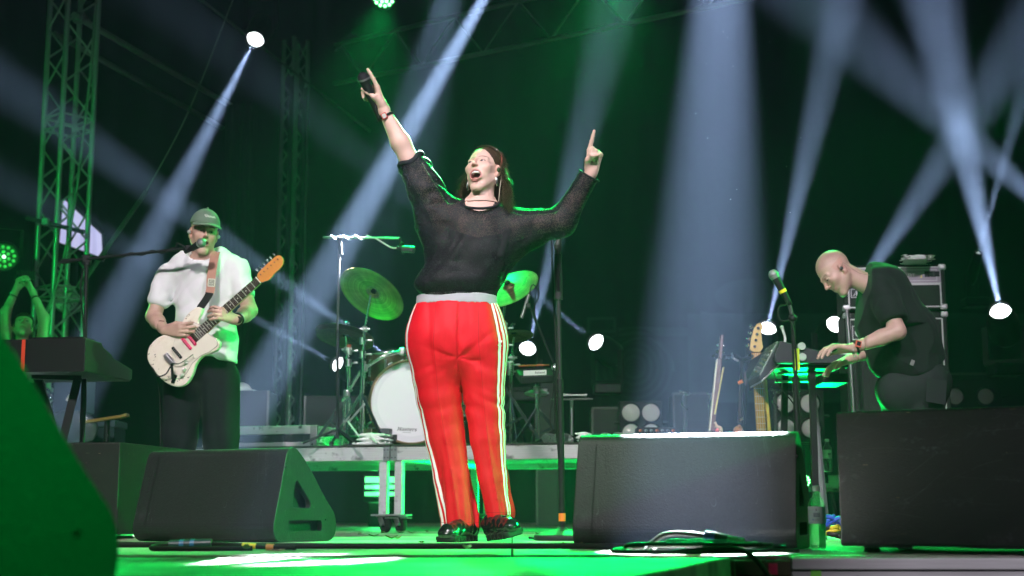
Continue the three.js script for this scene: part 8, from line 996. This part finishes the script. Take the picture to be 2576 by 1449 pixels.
  { const w = wrN.clone().lerp(elN, 0.07), ax = elN.clone().sub(wrN).normalize(); ringBand(w, ax, 0.033, 0.0075, blackM, root, 'watch_strap'); const q = w.clone().add(V(0.004, 0.012, 0.033)); wpart(root, 'watch_case', T(rot(rbox(0.032, 0.038, 0.01, 0.004), -0.3, 0.05, -0.28), q.x, q.y, q.z), mat(lin(0.55, 0.07, 0.04), 0.4)); wpart(root, 'watch_face', T(rot(rbox(0.02, 0.024, 0.003, 0.001), -0.3, 0.05, -0.28), q.x + 0.001, q.y + 0.002, q.z + 0.006), blackGlossM); ringBand(wrN.clone().add(V(0.0, -0.016, 0)), ax, 0.03, 0.002, chromeDullM, root, 'bracelet', 0.004); }
  { const q = J(2372, 950, 0.08); wpart(root, 'belt_pack', rbox(0.06, 0.1, 0.03, 0.006, q.x, q.y, q.z), blackM); wpart(root, 'pack_clip', rbox(0.04, 0.012, 0.034, 0.003, q.x, q.y - 0.045, q.z), chromeDullM); wpart(root, 'ear_wire', hose([V(0.085, -0.005, -0.01).applyMatrix4(M), V(0.088, 0.01, -0.03).applyMatrix4(M), J(2160, 686, 0.06), J(2188, 692, 0.1)], 0.0012, 24), mat(lin(0.3, 0.2, 0.15), 0.4)); const a = V(0.084, -0.004, 0).applyMatrix4(M); wpart(root, 'in_ear_monitor', sph(0.011, a.x, a.y, a.z, 10), mat(lin(0.05, 0.05, 0.05), 0.2)); wpart(root, 'hem_label', T(rot(box(0.02, 0.03, 0.002), 0, 0.1, -0.4), J(2299, 911, 0.2).x, J(2299, 911, 0.2).y, -D + 0.172), mat(lin(0.2, 0.2, 0.2), 0.7)); }
}
// ---------- the woman filming behind the left keyboard ----------
{
  const D = 11.2, root = thing('person', 'woman at the left edge filming upward with both arms raised', 'person', V(P(60, 1300, D).x, 0, -D)); root.updateWorldMatrix(true, false);
  const J = (u, v, dz = 0) => P(u, v, D - dz), hs = 0.93, headC = J(58, 822), M = frame(headC, V(0.3, 0.42, 0.86), V(-0.05, 0.9, -0.43), hs), hp = headPrim(headField({ lids: 0.6, female: true, jaw: 0.92 }), M, hs), neck = J(57, 872), shR = J(16, 886), elR = J(12, 790, 0.1), wrR = J(42, 726, 0.14), shL = J(104, 884), elL = J(110, 800, 0.1), wrL = J(80, 730, 0.14);
  const mk = (W, K, s0, left) => { const f = K.clone().sub(W).normalize(), s = s0.clone(); s.addScaledVector(f, -s.dot(f)).normalize(); return [f, left ? f.clone().cross(s).normalize() : s.clone().cross(f).normalize(), s]; }, [fR, nR, sR] = mk(wrR, J(52, 700, 0.16), V(0.3, -0.2, -1), false), [fL, nL, sL] = mk(wrL, J(70, 702, 0.16), V(-0.3, -0.2, -1), true), cu = [[0.6, 0.8, 0.5], [0.7, 0.8, 0.5], [0.7, 0.8, 0.5], [0.7, 0.8, 0.5]], th = [[0.045, 0.035, 0.02], [0.07, 0.035, 0.04], [0.09, 0.025, 0.05]];
  const prims = [rc(neck.clone().add(V(0, -0.02, 0)), V(0, -0.055, -0.02).applyMatrix4(M), 0.05, 0.047, 0.03), hp, rc(shR, elR, 0.046, 0.042), rc(elR, wrR, 0.04, 0.026), rc(shL, elL, 0.046, 0.042), rc(elL, wrL, 0.04, 0.026), ...handPrims(wrR, fR, nR, sR, { scale: 0.92, curls: cu, thumb: th }), ...handPrims(wrL, fL, nL, sL, { scale: 0.92, curls: cu, thumb: th }), flat(rc(J(60, 910), J(60, 1030), 0.14, 0.13), -D, 0.65)];
  wpart(root, 'body', paint(bodyMesh(prims, [around([headC], 0.15), around([wrR, wrL, J(60, 690, 0.2)], 0.05)], [0.012, 0.004]), skinColor([0.55, 0.36, 0.29], M, { brow: [0.06, 0.04, 0.03], lips: [0.42, 0.15, 0.14] })), skinM); eyes(root, M, hs, V(0, 0.3, 1));
  const e = M.clone().invert().elements, cap = field([el(V(0, 0.045, -0.02), V(0.086, 0.096, 0.104)), rc(V(0.07, 0, -0.04), V(0.07, -0.12, -0.05), 0.03, 0.02), rc(V(-0.07, 0, -0.04), V(-0.07, -0.12, -0.05), 0.03, 0.02)]), hl = (x, y, z) => { const a = e[0] * x + e[4] * y + e[8] * z + e[12], b = e[1] * x + e[5] * y + e[9] * z + e[13], c = e[2] * x + e[6] * y + e[10] * z + e[14]; return Math.max(cap(a, b, c) + 0.006 * (ridge(a * 60, b * 14, c * 60) - 0.5), Math.min(0.058 + 0.1 * Math.abs(a) - b, c - 0.02)) * hs; }; hl.lo = [headC.x - 0.16, headC.y - 0.2, headC.z - 0.2]; hl.hi = [headC.x + 0.16, headC.y + 0.17, headC.z + 0.17]; wpart(root, 'hair', paint(netMesh(hl, 0.006), null), mat(lin(0.03, 0.022, 0.016), 0.55));
  const sf0 = field([flat(rc(J(60, 905), J(60, 1060), 0.16, 0.16), -D, 0.7), rc(shR, J(50, 880), 0.06, 0.06), rc(shL, J(70, 880), 0.06, 0.06), rc(J(48, 1060), J(46, 1250), 0.1, 0.07), rc(J(72, 1060), J(74, 1250), 0.1, 0.07)]), sf = (x, y, z) => Math.max(sf0(x, y, z), 0.02 - y, y - J(60, 874).y); sf.lo = sf0.lo; sf.hi = sf0.hi; wpart(root, 'dark_clothes', paint(netMesh(sf, 0.012), null), mat(lin(0.014, 0.014, 0.016), 0.85)); const a = V(0.08, -0.05, 0).applyMatrix4(M); wpart(root, 'earring', T(new THREE.TorusGeometry(0.014, 0.002, 6, 16), a.x, a.y, a.z), chromeM); for (const [w, el2] of [[wrR, elR], [wrL, elL]]) ringBand(w.clone().lerp(el2, 0.25), el2.clone().sub(w).normalize(), 0.031, 0.004, blackM, root, 'bracelet', 0.002); for (const [u, v] of [[50, 712], [58, 708], [76, 706]]) { const q = J(u, v, 0.21); wpart(root, 'ring', sph(0.008, q.x, q.y, q.z, 8), chromeM); }
  const ph = thing('phone', 'dark phone held up by the woman at the left edge', 'phone', J(64, 692, 0.17)); part(ph, 'case', rot(rbox(0.15, 0.075, 0.009, 0.006), 0.35, 0.1, -0.06), blackM); part(ph, 'camera_bump', rot(rbox(0.03, 0.03, 0.004, 0.004, -0.05, 0.015, 0.006), 0.35, 0.1, -0.06), blackGlossM);
}
renderer.render(scene, camera);
